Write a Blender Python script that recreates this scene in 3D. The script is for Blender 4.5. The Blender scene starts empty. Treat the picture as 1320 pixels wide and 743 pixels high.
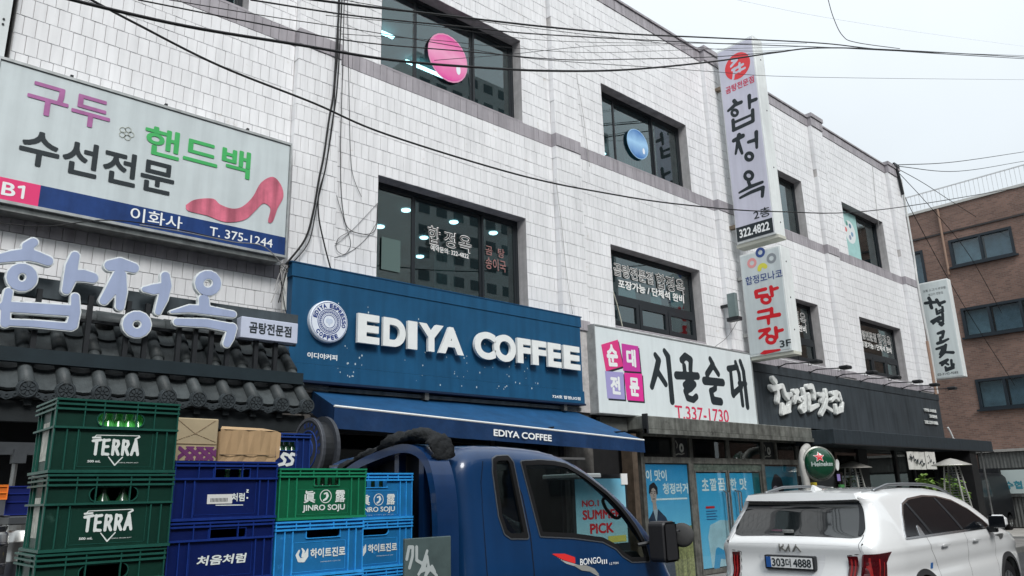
import bpy, bmesh, math, random
import numpy as np
from mathutils import Vector, Matrix
R = math.radians
random.seed(7); np.random.seed(7)
sc = bpy.context.scene
C = sc.collection

# ------------------------------------------------------------------ camera
FPX = 995.0; EYE = 1.68
def _n(a): a = np.array(a, float); return a/np.linalg.norm(a)
_X = _n([1782-660, 609-371.5, FPX]); _Z = _n([564-660, -3339-371.5, FPX])
_Z = _n(_Z-(_X@_Z)*_X*.5); _X = _n(_X-(_X@_Z)*_Z); _Y = np.cross(_Z, _X)
CM = np.array([_X, _Y, _Z])            # rows: world axes; columns: right, down, forward
cam_d = bpy.data.cameras.new('camera'); cam = bpy.data.objects.new('camera', cam_d); C.objects.link(cam)
cam_d.sensor_fit = 'HORIZONTAL'; cam_d.sensor_width = 36; cam_d.lens = 36*FPX/1320
cam_d.clip_start = .05; cam_d.clip_end = 2000
m4 = Matrix.Identity(4)
for i in range(3):
    m4[i][0] = CM[i][0]; m4[i][1] = -CM[i][1]; m4[i][2] = -CM[i][2]
m4[2][3] = EYE
cam.matrix_world = m4
sc.camera = cam
def ray(px, py): return CM@np.array([px-660, py-371.5, FPX])
def atY(px, py, Y): r = ray(px, py); r = r*Y/r[1]; return (r[0], Y, r[2]+EYE)
def atX(px, py, X): r = ray(px, py); r = r*X/r[0]; return (X, r[1], r[2]+EYE)
def uvY(p, Y): q = atY(p[0], p[1], Y); return (q[0], q[2])          # measured on a wall plane: (x, z)
def uvX(p, X): q = atX(p[0], p[1], X); return (-q[1], q[2])         # measured on a plane facing the viewer along X

# ------------------------------------------------------------------ world and sun (overcast)
SUN_EL, SUN_AZ = 43, 215     # degrees
w = bpy.data.worlds.new('World'); sc.world = w; w.use_nodes = True
nt = w.node_tree; nt.nodes.clear()
out = nt.nodes.new('ShaderNodeOutputWorld'); bg = nt.nodes.new('ShaderNodeBackground')
sky = nt.nodes.new('ShaderNodeTexSky'); sky.sky_type = 'NISHITA'; sky.sun_disc = False
sky.sun_elevation = R(SUN_EL); sky.sun_rotation = R(180); sky.dust_density = 3; sky.air_density = 1
geo = nt.nodes.new('ShaderNodeTexCoord'); sep = nt.nodes.new('ShaderNodeSeparateXYZ')
mr = nt.nodes.new('ShaderNodeMapRange'); mr.inputs[1].default_value = 0; mr.inputs[2].default_value = 1
mr.inputs[3].default_value = 0.0; mr.inputs[4].default_value = 1.0
cloud = nt.nodes.new('ShaderNodeTexNoise'); cloud.inputs['Scale'].default_value = 2.2; cloud.inputs['Detail'].default_value = 4
ramp = nt.nodes.new('ShaderNodeValToRGB')
ramp.color_ramp.elements[0].position = 0; ramp.color_ramp.elements[0].color = (3.1, 3.38, 3.6, 1)
ramp.color_ramp.elements[1].position = 1; ramp.color_ramp.elements[1].color = (8.3, 8.9, 9.3, 1)
mulc = nt.nodes.new('ShaderNodeMix'); mulc.data_type = 'RGBA'; mulc.blend_type = 'MULTIPLY'; mulc.inputs[0].default_value = 1
cr = nt.nodes.new('ShaderNodeMapRange'); cr.inputs[1].default_value = .3; cr.inputs[2].default_value = .7; cr.inputs[3].default_value = .93; cr.inputs[4].default_value = 1.05
mix = nt.nodes.new('ShaderNodeMix'); mix.data_type = 'RGBA'; mix.inputs[0].default_value = .94
L = nt.links.new
L(geo.outputs['Generated'], sep.inputs[0]); L(sep.outputs[2], mr.inputs[0]); L(mr.outputs[0], ramp.inputs[0])
L(geo.outputs['Generated'], cloud.inputs['Vector']); L(cloud.outputs[0], cr.inputs[0])
L(ramp.outputs[0], mulc.inputs[6]); L(cr.outputs[0], mulc.inputs[7])
L(sky.outputs[0], mix.inputs[6]); L(mulc.outputs[2], mix.inputs[7])
L(mix.outputs[2], bg.inputs[0]); L(bg.outputs[0], out.inputs[0])
bg.inputs[1].default_value = 0.1
sd = bpy.data.lights.new('sun', 'SUN'); sun = bpy.data.objects.new('sun', sd); C.objects.link(sun)
sd.energy = 1.5; sd.angle = R(20); sd.color = (1, .985, .965)
_d = Vector((-math.cos(R(SUN_EL))*.35, -math.cos(R(SUN_EL))*.94, math.sin(R(SUN_EL))))    # direction towards the sun
sun.rotation_euler = _d.to_track_quat('Z', 'Y').to_euler(); sun.location = (0, -10, 30)
sky.sun_rotation = math.atan2(_d.x, _d.y)
sc.view_settings.view_transform = 'Standard'; sc.view_settings.look = 'None'
sc.view_settings.exposure = 0.78; sc.view_settings.gamma = 1.0

# ------------------------------------------------------------------ materials
MC = {}
def mat(name, col, rough=.6, metal=0, var=.0, vscale=6, streak=0, bump=0, bscale=40, coat=0, spec=.28, rnd=0, emit=None, aniso=None, dirt=None):
    if name in MC: return MC[name]
    m = bpy.data.materials.new(name); m.use_nodes = True; t = m.node_tree; N = t.nodes; K = t.links.new
    b = N['Principled BSDF']
    b.inputs['Base Color'].default_value = (*col, 1); b.inputs['Roughness'].default_value = rough; b.inputs['Metallic'].default_value = metal
    b.inputs['Coat Weight'].default_value = coat; b.inputs['Specular IOR Level'].default_value = spec; b.inputs['Coat Roughness'].default_value = .05; b.inputs['Coat IOR'].default_value = 1.4
    g = N.new('ShaderNodeNewGeometry'); cur = None
    def mul(a, facsock, lo, hi, f0=.3, f1=.7):
        r = N.new('ShaderNodeMapRange'); r.inputs[1].default_value = f0; r.inputs[2].default_value = f1; r.inputs[3].default_value = lo; r.inputs[4].default_value = hi
        K(facsock, r.inputs[0]); x = N.new('ShaderNodeMix'); x.data_type = 'RGBA'; x.blend_type = 'MULTIPLY'; x.inputs[0].default_value = 1
        if a is None: x.inputs[6].default_value = (*col, 1)
        else: K(a, x.inputs[6])
        K(r.outputs[0], x.inputs[7]); return x.outputs[2]
    if var:
        n = N.new('ShaderNodeTexNoise'); n.inputs['Scale'].default_value = vscale; n.inputs['Detail'].default_value = 5; n.inputs['Roughness'].default_value = .65
        K(g.outputs['Position'], n.inputs['Vector']); cur = mul(cur, n.outputs[0], 1-var, 1+var*.5)
    if streak:
        mp = N.new('ShaderNodeMapping'); mp.inputs['Scale'].default_value = (9, 9, .7); K(g.outputs['Position'], mp.inputs[0])
        n = N.new('ShaderNodeTexNoise'); n.inputs['Scale'].default_value = 1; n.inputs['Detail'].default_value = 6; K(mp.outputs[0], n.inputs['Vector'])
        cur = mul(cur, n.outputs[0], 1-streak, 1, .35, .6)
    if rnd:
        oi = N.new('ShaderNodeObjectInfo'); at = N.new('ShaderNodeAttribute'); at.attribute_name = 'tint'
        ad = N.new('ShaderNodeMath'); ad.operation = 'ADD'; K(oi.outputs['Random'], ad.inputs[0]); K(at.outputs['Fac'], ad.inputs[1])
        fr = N.new('ShaderNodeMath'); fr.operation = 'FRACT'; K(ad.outputs[0], fr.inputs[0])
        cur = mul(cur, fr.outputs[0], 1-rnd, 1+rnd*.3, 0, 1)
    if dirt:
        n = N.new('ShaderNodeTexNoise'); n.inputs['Scale'].default_value = dirt[1]; n.inputs['Detail'].default_value = 8; n.inputs['Roughness'].default_value = .7
        K(g.outputs['Position'], n.inputs['Vector'])
        r = N.new('ShaderNodeMapRange'); r.inputs[1].default_value = dirt[2]; r.inputs[2].default_value = dirt[2]+.12; K(n.outputs[0], r.inputs[0])
        x = N.new('ShaderNodeMix'); x.data_type = 'RGBA'; K(r.outputs[0], x.inputs[0])
        if cur is None: x.inputs[6].default_value = (*col, 1)
        else: K(cur, x.inputs[6])
        x.inputs[7].default_value = (*dirt[0], 1); cur = x.outputs[2]
    if cur is not None: K(cur, b.inputs['Base Color'])
    if bump:
        n = N.new('ShaderNodeTexNoise'); n.inputs['Scale'].default_value = bscale; n.inputs['Detail'].default_value = 4
        K(g.outputs['Position'], n.inputs['Vector']); bp = N.new('ShaderNodeBump'); bp.inputs['Strength'].default_value = bump; bp.inputs['Distance'].default_value = .02
        K(n.outputs[0], bp.inputs['Height']); K(bp.outputs[0], b.inputs['Normal'])
    if emit:
        b.inputs['Emission Color'].default_value = (*emit[0], 1); b.inputs['Emission Strength'].default_value = emit[1]
    MC[name] = m; return m
def glass(name, tint=(.5, .6, .6), refl=.9, ior=1.5, wob=0):
    if name in MC: return MC[name]
    m = bpy.data.materials.new(name); m.use_nodes = True; t = m.node_tree; N = t.nodes; K = t.links.new; N.clear()
    o = N.new('ShaderNodeOutputMaterial'); mx = N.new('ShaderNodeMixShader'); tr = N.new('ShaderNodeBsdfTransparent'); gl = N.new('ShaderNodeBsdfGlossy')
    fr = N.new('ShaderNodeFresnel'); gb = N.new('ShaderNodeNewGeometry'); mi = N.new('ShaderNodeMapRange'); mi.inputs[3].default_value = ior; mi.inputs[4].default_value = 1/ior
    K(gb.outputs['Backfacing'], mi.inputs[0]); K(mi.outputs[0], fr.inputs[0]); tr.inputs[0].default_value = (*tint, 1); gl.inputs[0].default_value = (refl, refl, refl, 1); gl.inputs['Roughness'].default_value = .01
    if wob:
        g = N.new('ShaderNodeNewGeometry'); n = N.new('ShaderNodeTexNoise'); n.inputs['Scale'].default_value = 1.5; K(g.outputs['Position'], n.inputs['Vector'])
        bp = N.new('ShaderNodeBump'); bp.inputs['Strength'].default_value = wob; bp.inputs['Distance'].default_value = .05; K(n.outputs[0], bp.inputs['Height']); K(bp.outputs[0], gl.inputs['Normal'])
    K(fr.outputs[0], mx.inputs[0]); K(tr.outputs[0], mx.inputs[1]); K(gl.outputs[0], mx.inputs[2]); K(mx.outputs[0], o.inputs[0])
    MC[name] = m; return m
def ramp_mat(name, axis, lo, hi, stops, rough=.5):
    """printed colour print that changes along a world axis (posters)"""
    m = bpy.data.materials.new(name); m.use_nodes = True; t = m.node_tree; N = t.nodes; K = t.links.new; b = N['Principled BSDF']; b.inputs['Roughness'].default_value = rough
    g = N.new('ShaderNodeNewGeometry'); s = N.new('ShaderNodeSeparateXYZ'); K(g.outputs['Position'], s.inputs[0])
    r = N.new('ShaderNodeMapRange'); r.inputs[1].default_value = lo; r.inputs[2].default_value = hi; K(s.outputs[axis], r.inputs[0])
    n = N.new('ShaderNodeTexNoise'); n.inputs['Scale'].default_value = 5; n.inputs['Detail'].default_value = 5; K(g.outputs['Position'], n.inputs['Vector'])
    a = N.new('ShaderNodeMath'); a.operation = 'MULTIPLY_ADD'; a.inputs[1].default_value = .25; K(n.outputs[0], a.inputs[0]); K(r.outputs[0], a.inputs[2])
    a2 = N.new('ShaderNodeMath'); a2.operation = 'SUBTRACT'; a2.inputs[1].default_value = .125; K(a.outputs[0], a2.inputs[0])
    c = N.new('ShaderNodeValToRGB'); e = c.color_ramp.elements
    e[0].position = stops[0][0]; e[0].color = (*stops[0][1], 1); e[1].position = stops[-1][0]; e[1].color = (*stops[-1][1], 1)
    for p, q in stops[1:-1]:
        k = e.new(p); k.color = (*q, 1)
    K(a2.outputs[0], c.inputs[0]); K(c.outputs[0], b.inputs['Base Color']); return m

# ------------------------------------------------------------------ objects
OFF = {}
def setp(o, label=None, cat=None, group=None, kind=None):
    if label: o['label'] = label
    if cat: o['category'] = cat
    if group: o['group'] = group
    if kind: o['kind'] = kind
    return o
def thing(name, label, cat, loc=(0, 0, 0), group=None, world=True):
    """an Empty at the base of a thing; its parts are given in world coordinates (world) or in its own"""
    o = bpy.data.objects.new(name, None); C.objects.link(o); o.location = loc; o.empty_display_size = .2
    OFF[o.name] = Vector(loc) if world else Vector((0, 0, 0)); return setp(o, label, cat, group)
def obj(name, me, m=None, parent=None, smooth=False):
    if m is not None:
        me.materials.clear()
        for q in (m if isinstance(m, (list, tuple)) else [m]): me.materials.append(q)
    o = bpy.data.objects.new(name, me); C.objects.link(o)
    if parent is not None:
        o.parent = parent
        o.location = -OFF.get(parent.name, Vector((0, 0, 0)))
        OFF[o.name] = Vector((0, 0, 0))
    if smooth and len(me.polygons): me.polygons.foreach_set('use_smooth', [True]*len(me.polygons))
    return o
def dup(root, loc=None, rotz=None, label=None, group=None):
    r = root.copy(); C.objects.link(r)
    if loc is not None: r.location = loc
    if rotz is not None: r.rotation_euler.z = rotz
    if label: r['label'] = label
    if group: r['group'] = group
    for ch in list(root.children):
        c = ch.copy(); C.objects.link(c); c.parent = r
        for g in ch.children:
            d = g.copy(); C.objects.link(d); d.parent = c
    return r
class MB:
    def __init__(s): s.v = []; s.f = []; s.mi = []; s.t = []
    def add(s, vs, fs, tint=0., mi=0):
        n = len(s.v); s.v += [tuple(p) for p in vs]; s.f += [tuple(n+i for i in f) for f in fs]; s.t += [tint]*len(fs); s.mi += [mi]*len(fs); return s
    def box(s, x0, x1, y0, y1, z0, z1, tint=0., mi=0):
        x0, x1 = min(x0, x1), max(x0, x1); y0, y1 = min(y0, y1), max(y0, y1); z0, z1 = min(z0, z1), max(z0, z1)
        v = [(x, y, z) for z in (z0, z1) for y in (y0, y1) for x in (x0, x1)]
        return s.add(v, [(0, 2, 3, 1), (4, 5, 7, 6), (0, 1, 5, 4), (2, 6, 7, 3), (0, 4, 6, 2), (1, 3, 7, 5)], tint, mi)
    def bbox(s, x0, x1, y0, y1, z0, z1, b=.005, tint=0.):
        """box with chamfered edges"""
        X = (min(x0, x1), max(x0, x1)); Y = (min(y0, y1), max(y0, y1)); Z = (min(z0, z1), max(z0, z1)); v = []; idx = {}
        for i in (0, 1):
            for j in (0, 1):
                for k in (0, 1):
                    x, y, z = X[i], Y[j], Z[k]; sx, sy, sz = (1-2*i)*b, (1-2*j)*b, (1-2*k)*b
                    idx[i, j, k] = len(v); v += [(x, y+sy, z+sz), (x+sx, y, z+sz), (x+sx, y+sy, z)]
        I = lambda i, j, k, a: idx[i, j, k]+a
        f = []
        for i in (0, 1):
            f.append([I(i, 0, 0, 0), I(i, 0, 1, 0), I(i, 1, 1, 0), I(i, 1, 0, 0)]); f.append([I(0, i, 0, 1), I(1, i, 0, 1), I(1, i, 1, 1), I(0, i, 1, 1)])
            f.append([I(0, 0, i, 2), I(0, 1, i, 2), I(1, 1, i, 2), I(1, 0, i, 2)])
            for j in (0, 1):
                f.append([I(i, j, 0, 0), I(i, j, 1, 0), I(i, j, 1, 1), I(i, j, 0, 1)]); f.append([I(i, 0, j, 0), I(i, 1, j, 0), I(i, 1, j, 2), I(i, 0, j, 2)])
                f.append([I(0, i, j, 1), I(1, i, j, 1), I(1, i, j, 2), I(0, i, j, 2)])
                for k in (0, 1): f.append([I(i, j, k, 0), I(i, j, k, 1), I(i, j, k, 2)])
        c = ((X[0]+X[1])/2, (Y[0]+Y[1])/2, (Z[0]+Z[1])/2)
        g = []
        for q in f:
            a, b_, d = Vector(v[q[0]]), Vector(v[q[1]]), Vector(v[q[2]]); nn = (b_-a).cross(d-a)
            g.append(tuple(q) if nn.dot((a+d)/2-Vector(c)) > 0 else tuple(q[::-1]))
        return s.add(v, g, tint)
    def prism(s, poly, frame, d0, d1, tint=0.):
        """polygon (u, v) in a frame, between depths d0 and d1 along its normal (d1 is the face turned outward)"""
        n = len(poly); v = [frame(p[0], p[1], d0) for p in poly]+[frame(p[0], p[1], d1) for p in poly]
        return s.add(v, [tuple(range(n))[::-1], tuple(range(n, 2*n))]+[(i, (i+1) % n, n+(i+1) % n, n+i) for i in range(n)], tint)
    def tube(s, path, r, n=8, cap=True):
        P = [Vector(p) for p in path]; rs = r if isinstance(r, (list, tuple)) else [r]*len(P); up = None; rings = []
        for i, p in enumerate(P):
            t = (P[min(i+1, len(P)-1)]-P[max(i-1, 0)]).normalized()
            if up is None: up = Vector((0, 0, 1)) if abs(t.z) < .9 else Vector((1, 0, 0))
            a = t.cross(up); a = a.normalized() if a.length > 1e-6 else t.orthogonal().normalized(); b = a.cross(t).normalized(); up = b
            rings.append([p+(a*math.cos(2*math.pi*k/n)+b*math.sin(2*math.pi*k/n))*rs[i] for k in range(n)])
        v = [q for g in rings for q in g]; f = [(i*n+k, i*n+(k+1) % n, (i+1)*n+(k+1) % n, (i+1)*n+k) for i in range(len(P)-1) for k in range(n)]
        if cap: f += [tuple(range(n))[::-1], tuple((len(P)-1)*n+k for k in range(n))]
        return s.add(v, f)
    def lathe(s, prof, c=(0, 0, 0), axis='z', n=24, a0=0, a1=2*math.pi):
        """profile [(radius, height)] turned about an axis through c"""
        full = abs(a1-a0-2*math.pi) < 1e-6; m = n if full else n+1; v = []
        for r, h in prof:
            for k in range(m):
                a = a0+(a1-a0)*k/n; p = (r*math.cos(a), r*math.sin(a))
                q = (p[0], p[1], h) if axis == 'z' else (p[0], h, p[1]) if axis == 'y' else (h, p[0], p[1])
                v.append((q[0]+c[0], q[1]+c[1], q[2]+c[2]))
        f = []
        for i in range(len(prof)-1):
            for k in range(n):
                k2 = (k+1) % m; f.append((i*m+k, i*m+k2, (i+1)*m+k2, (i+1)*m+k))
        return s.add(v, f)
    weld = False
    def mesh(s, name='mesh', fix=False):
        if s.weld:
            ids = {}; mp = []; nv = []
            used = {i for f in s.f for i in f}
            for i, p in enumerate(s.v):
                if i not in used: mp.append(-1); continue
                k = (round(p[0], 5), round(p[1], 5), round(p[2], 5))
                if k not in ids: ids[k] = len(nv); nv.append(p)
                mp.append(ids[k])
            s.v = nv; fs = []; ts = []; mi = []
            for f, t, q in zip(s.f, s.t, s.mi):
                g = [mp[i] for i in f]; g = [a for j, a in enumerate(g) if a != g[j-1]]
                if len(set(g)) >= 3 and len(set(g)) == len(g): fs.append(tuple(g)); ts.append(t); mi.append(q)
            s.f, s.t, s.mi = fs, ts, mi
        me = bpy.data.meshes.new(name); me.from_pydata(s.v, [], s.f)
        if any(s.t):
            a = me.attributes.new('tint', 'FLOAT', 'FACE'); a.data.foreach_set('value', s.t)
        if any(s.mi): me.polygons.foreach_set('material_index', s.mi)
        if fix:
            bm = bmesh.new(); bm.from_mesh(me); bmesh.ops.recalc_face_normals(bm, faces=bm.faces); bm.to_mesh(me); bm.free()
        me.update(); return me
    def build(s, name, m=None, parent=None, smooth=False, fix=False): return obj(name, s.mesh(name, fix), m, parent, smooth)

# frames map (u, v, depth outward) to the world
def FY(Y): return lambda u, v, d=0.: (u, Y-d, v)            # wall plane seen from the street
def FX(X): return lambda u, v, d=0.: (X-d, -u, v)           # plane facing -X; u runs towards the street
# ------------------------------------------------------------------ 2-D shapes by distance field
def sd_poly(P):
    P = np.array(P, float)
    def f(x, y):
        d = np.full(x.shape, 1e9); s = np.ones(x.shape); n = len(P)
        for i in range(n):
            a = P[i]; b = P[i-1]; e = b-a; wx = x-a[0]; wy = y-a[1]; t = np.clip((wx*e[0]+wy*e[1])/(e@e+1e-12), 0, 1)
            d = np.minimum(d, (wx-e[0]*t)**2+(wy-e[1]*t)**2)
            c1 = y >= a[1]; c2 = y < b[1]; c3 = e[0]*wy > e[1]*wx; k = (c1 & c2 & c3) | (~c1 & ~c2 & ~c3); s = np.where(k, -s, s)
        return s*np.sqrt(d)
    f.bb = (P[:, 0].min(), P[:, 1].min(), P[:, 0].max(), P[:, 1].max()); return f
RS = [1.]
def sd_strokes(S):
    """S: list of (points, radii)"""
    seg = []
    for pts, rr in S:
        if not isinstance(rr, (list, tuple)): rr = [rr]*len(pts)
        rr = [q*RS[0] for q in rr]
        if len(rr) == 2 and len(pts) > 2: rr = [rr[0]+(rr[1]-rr[0])*i/(len(pts)-1) for i in range(len(pts))]
        if len(pts) == 1: seg.append((pts[0], pts[0], rr[0], rr[0]))
        for i in range(len(pts)-1): seg.append((pts[i], pts[i+1], rr[i], rr[i+1]))
    def f(x, y):
        d = np.full(x.shape, 1e9)
        for a, b, r0, r1 in seg:
            ex, ey = b[0]-a[0], b[1]-a[1]; t = np.clip(((x-a[0])*ex+(y-a[1])*ey)/(ex*ex+ey*ey+1e-12), 0, 1)
            d = np.minimum(d, np.hypot(x-a[0]-ex*t, y-a[1]-ey*t)-(r0+(r1-r0)*t))
        return d
    q = [(p[0], p[1], max(s[2], s[3])) for s in seg for p in s[:2]]
    f.bb = (min(a[0]-a[2] for a in q), min(a[1]-a[2] for a in q), max(a[0]+a[2] for a in q), max(a[1]+a[2] for a in q)); return f
def ring(c, r, n=14, e=1.): return [(c[0]+r*math.cos(2*math.pi*k/n), c[1]+r*e*math.sin(2*math.pi*k/n)) for k in range(n+1)]
def ms(f, cell, off=0., bb=None):
    """marching squares: (verts, faces, boundary edges) of the region f < off"""
    bb = bb or f.bb; m = max(off, 0)+cell*1.5
    nx = max(3, int(math.ceil((bb[2]-bb[0]+2*m)/cell))+1); ny = max(3, int(math.ceil((bb[3]-bb[1]+2*m)/cell))+1)
    xs = bb[0]-m+np.arange(nx)*cell; ys = bb[1]-m+np.arange(ny)*cell
    X, Y = np.meshgrid(xs, ys, indexing='ij'); D = f(X, Y)-off; D[D == 0] = 1e-9
    V = []; vid = {}; F = []; B = []
    def corner(i, j):
        k = (i, j, 0)
        if k not in vid: vid[k] = len(V); V.append((xs[i], ys[j]))
        return vid[k]
    def cross(i, j, ax):
        k = (i, j, 1+ax)
        if k not in vid:
            a = D[i, j]; b = D[i+1, j] if ax == 0 else D[i, j+1]; t = min(max(a/(a-b), .04), .96)
            vid[k] = len(V); V.append((xs[i]+cell*t, ys[j]) if ax == 0 else (xs[i], ys[j]+cell*t))
        return vid[k]
    S = D < 0
    any_ = S[:-1, :-1] | S[1:, :-1] | S[:-1, 1:] | S[1:, 1:]
    for i, j in zip(*np.nonzero(any_)):
        c = [(i, j), (i+1, j), (i+1, j+1), (i, j+1)]; e = [(i, j, 0), (i+1, j, 1), (i, j+1, 0), (i, j, 1)]; poly = []; cut = []
        for k in range(4):
            if S[c[k]]: poly.append(corner(*c[k]))
            if S[c[k]] != S[c[(k+1) % 4]]:
                q = cross(*e[k]); poly.append(q); cut.append((q, S[c[k]]))
        F.append(tuple(poly))
        if len(cut) >= 2:
            for k, (q, leaving) in enumerate(cut):
                if leaving: B.append((q, cut[(k+1) % len(cut)][0]))
    return V, F, B
def shape(mb, f, frame, cell, d0=0., d1=.002, off=0., bevel=0., tint=0., sides=True):
    """solid of a 2-D shape between depth d0 and d1"""
    V, F, B = ms(f, cell, off)
    mb.weld = True
    if not F: return mb
    if not sides:
        return mb.add([frame(x, y, d1) for x, y in V], F, tint)
    bset = sorted({i for e in B for i in e}); V2 = list(V)
    if bevel:
        P = np.array([V[i] for i in bset]); h = cell*.3
        gx = f(P[:, 0]+h, P[:, 1])-f(P[:, 0]-h, P[:, 1]); gy = f(P[:, 0], P[:, 1]+h)-f(P[:, 0], P[:, 1]-h); g = np.hypot(gx, gy)+1e-9
        for k, i in enumerate(bset): V2[i] = (P[k, 0]-bevel*gx[k]/g[k], P[k, 1]-bevel*gy[k]/g[k])
    verts = [frame(x, y, d1) for x, y in V2]; faces = list(F); a = {}; b = {}
    for i in bset:
        a[i] = len(verts); verts.append(frame(*V[i], d1-bevel)); b[i] = len(verts); verts.append(frame(*V[i], d0))
    for p, q in B:
        if bevel: faces.append((p, a[p], a[q], q))
        else: a_ = (p, q); faces.append((p, b[p], b[q], q)); continue
        faces.append((a[p], b[p], b[q], a[q]))
    return mb.add(verts, faces, tint)
# ------------------------------------------------------------------ lettering (Blender's own built-in typeface)
_TC = {}
def tmesh(s, bold=.0, ext=0., res=4):
    k = (s, bold, ext, res)
    if k in _TC: return _TC[k]
    cu = bpy.data.curves.new('t', 'FONT'); cu.body = s; cu.size = 1; cu.offset = bold; cu.resolution_u = res; cu.fill_mode = 'FRONT' if not ext else 'BOTH'; cu.extrude = ext
    o = bpy.data.objects.new('t', cu); ts = bpy.data.scenes.new('lettering'); ts.collection.objects.link(o); vl = ts.view_layers[0]; vl.update(); dg = vl.depsgraph
    me = bpy.data.meshes.new_from_object(o.evaluated_get(dg)); bpy.data.objects.remove(o); bpy.data.curves.remove(cu); bpy.data.scenes.remove(ts)
    v = [tuple(q.co) for q in me.vertices]; f = [tuple(p.vertices) for p in me.polygons]; bpy.data.meshes.remove(me)
    xs = [a[0] for a in v]; ys = [a[1] for a in v]
    _TC[k] = (v, f, min(xs), max(xs), min(ys), max(ys)); return _TC[k]
def text(mb, s, box, frame, d=.002, bold=.0, thick=0., rot=0., shear=0.):
    """fit the text s in box (u0, v0, u1, v1) of the frame; bold thickens the strokes with shifted copies"""
    v, f, x0, x1, y0, y1 = tmesh(s, bold if thick else 0., .5 if thick else 0., 9 if thick else 4)
    b = 0 if thick else bold
    u0, v0, u1, v1 = box; sx = (u1-u0)/(x1-x0+2*b); sy = (v1-v0)/(y1-y0+2*b); cu, cv = (u0+u1)/2, (v0+v1)/2; ca, sa = math.cos(rot), math.sin(rot)
    sh = [(0, 0)] if b < .004 else [(b*math.cos(k*math.pi/4), b*math.sin(k*math.pi/4)) for k in range(8)]+([(0, 0)] if b > .03 else [])
    for n, (bx_, by_) in enumerate(sh):
        o = []
        for x, y, z in v:
            a = u0+(x-x0+b+bx_)*sx-cu; c = v0+(y-y0+b+by_)*sy-cv; a += shear*c
            o.append(frame(cu+a*ca-c*sa, cv+a*sa+c*ca, d+n*.00012+(z*thick if thick else 0)+(thick/2 if thick else 0)))
        mb.add(o, f)
    return mb
def tword(name, s, box, frame, m, parent, d=.002, bold=0., **k): return text(MB(), s, box, frame, d, bold, **k).build(name, m, parent)
def bx(a, b, uv, P):
    """box from the photo's lower-left and upper-right corners of some lettering, measured on plane P"""
    p = uv(a, P); q = uv(b, P); return (p[0], p[1], q[0], q[1])
def bezier(P, n=10):
    """smooth path through points (Catmull-Rom)"""
    P = [Vector(p) for p in P]; Q = [P[0]*2-P[1]]+P+[P[-1]*2-P[-2]]; o = []
    for i in range(1, len(Q)-2):
        for k in range(n):
            t = k/n; a, b, c, d = Q[i-1:i+3]
            o.append(.5*((2*b)+(c-a)*t+(2*a-5*b+4*c-d)*t*t+(3*b-3*c+d-a)*t**3))
    return o+[P[-1]]
# ------------------------------------------------------------------ shared materials
M_tile = mat('white_glazed_tile', (.84, .84, .85), .32, var=.07, vscale=1.3, streak=.11, rnd=.035, bump=.05, bscale=9, dirt=((.50, .45, .38), 2.7, .645))
M_grout = mat('grey_grout', (.52, .50, .49), .9, var=.3, vscale=8)
M_band = mat('mauve_band_tile', (.40, .375, .40), .45, var=.12, vscale=2.5, streak=.2, rnd=.10)
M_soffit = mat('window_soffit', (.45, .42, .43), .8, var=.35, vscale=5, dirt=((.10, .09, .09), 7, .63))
M_frame = mat('dark_window_frame', (.018, .022, .026), .35, spec=.4)
M_glass = glass('window_glass', (.52, .74, .76), .95, 2.0)
M_dark = mat('dark_room', (.03, .035, .037), .9, var=.4, vscale=2)
M_steel = mat('brushed_steel', (.42, .43, .42), .35, metal=.9, var=.25, vscale=7, streak=.3)
M_white = mat('white_paint', (.78, .79, .78), .4, var=.06, vscale=3)
M_black = mat('black_metal', (.02, .022, .025), .45, var=.2, vscale=6)
M_rubber = mat('black_rubber', (.012, .012, .013), .75, spec=.1)
M_signwhite = mat('sign_acrylic_white', (.70, .76, .77), .35, var=.05, vscale=2, streak=.06)
M_lamp = mat('lit_ceiling_lamp', (.9, .9, .9), emit=((.9, .95, 1), 3))
M_tube = mat('lit_tube_lamp', (.9, .9, .9), emit=((.85, .95, 1), 4))

# ------------------------------------------------------------------ ground
mb = MB(); mb.add([(-150, -150, 0), (400, -150, 0), (400, 400, 0), (-150, 400, 0)], [(0, 1, 2, 3)])
setp(mb.build('ground', mat('asphalt', (.055, .056, .058), .85, var=.35, vscale=.8, bump=.5, bscale=90)), kind='structure')
M_pave = mat('paving_concrete', (.24, .23, .22), .8, var=.25, vscale=2, rnd=.18, bump=.3, bscale=30)
side = setp(MB().box(-10, 27.2, 6.4, 9.5, 0, .12).build('pavement', mat('paving_joint', (.12, .12, .115), .9, var=.2)), kind='structure')
mb = MB()
for i in range(0, 120):
    for j in range(10):
        x = -9.9+i*.3; 
        if x > 26.9: continue
        mb.box(x+.004, x+.296, 6.45+j*.3, 6.45+j*.3+.292, .12, .126, random.random())
setp(mb.build('paving_slabs', M_pave, side), kind='stuff')
# alley paving seen beyond the parked car
mb = MB()
for i in range(22):
    for j in range(26): mb.box(27.3+i*.5, 27.3+i*.5+.49, .2+j*.5, .2+j*.5+.49, .0, .012, random.random())
alley = setp(MB().box(27.25, 38.5, .1, 13.5, -.05, .004).build('alley', mat('alley_joint', (.2, .19, .18), .9)), kind='structure')
setp(mb.build('alley_slabs', mat('alley_concrete', (.42, .40, .37), .85, var=.25, vscale=1.5, rnd=.12), alley), kind='stuff')

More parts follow.
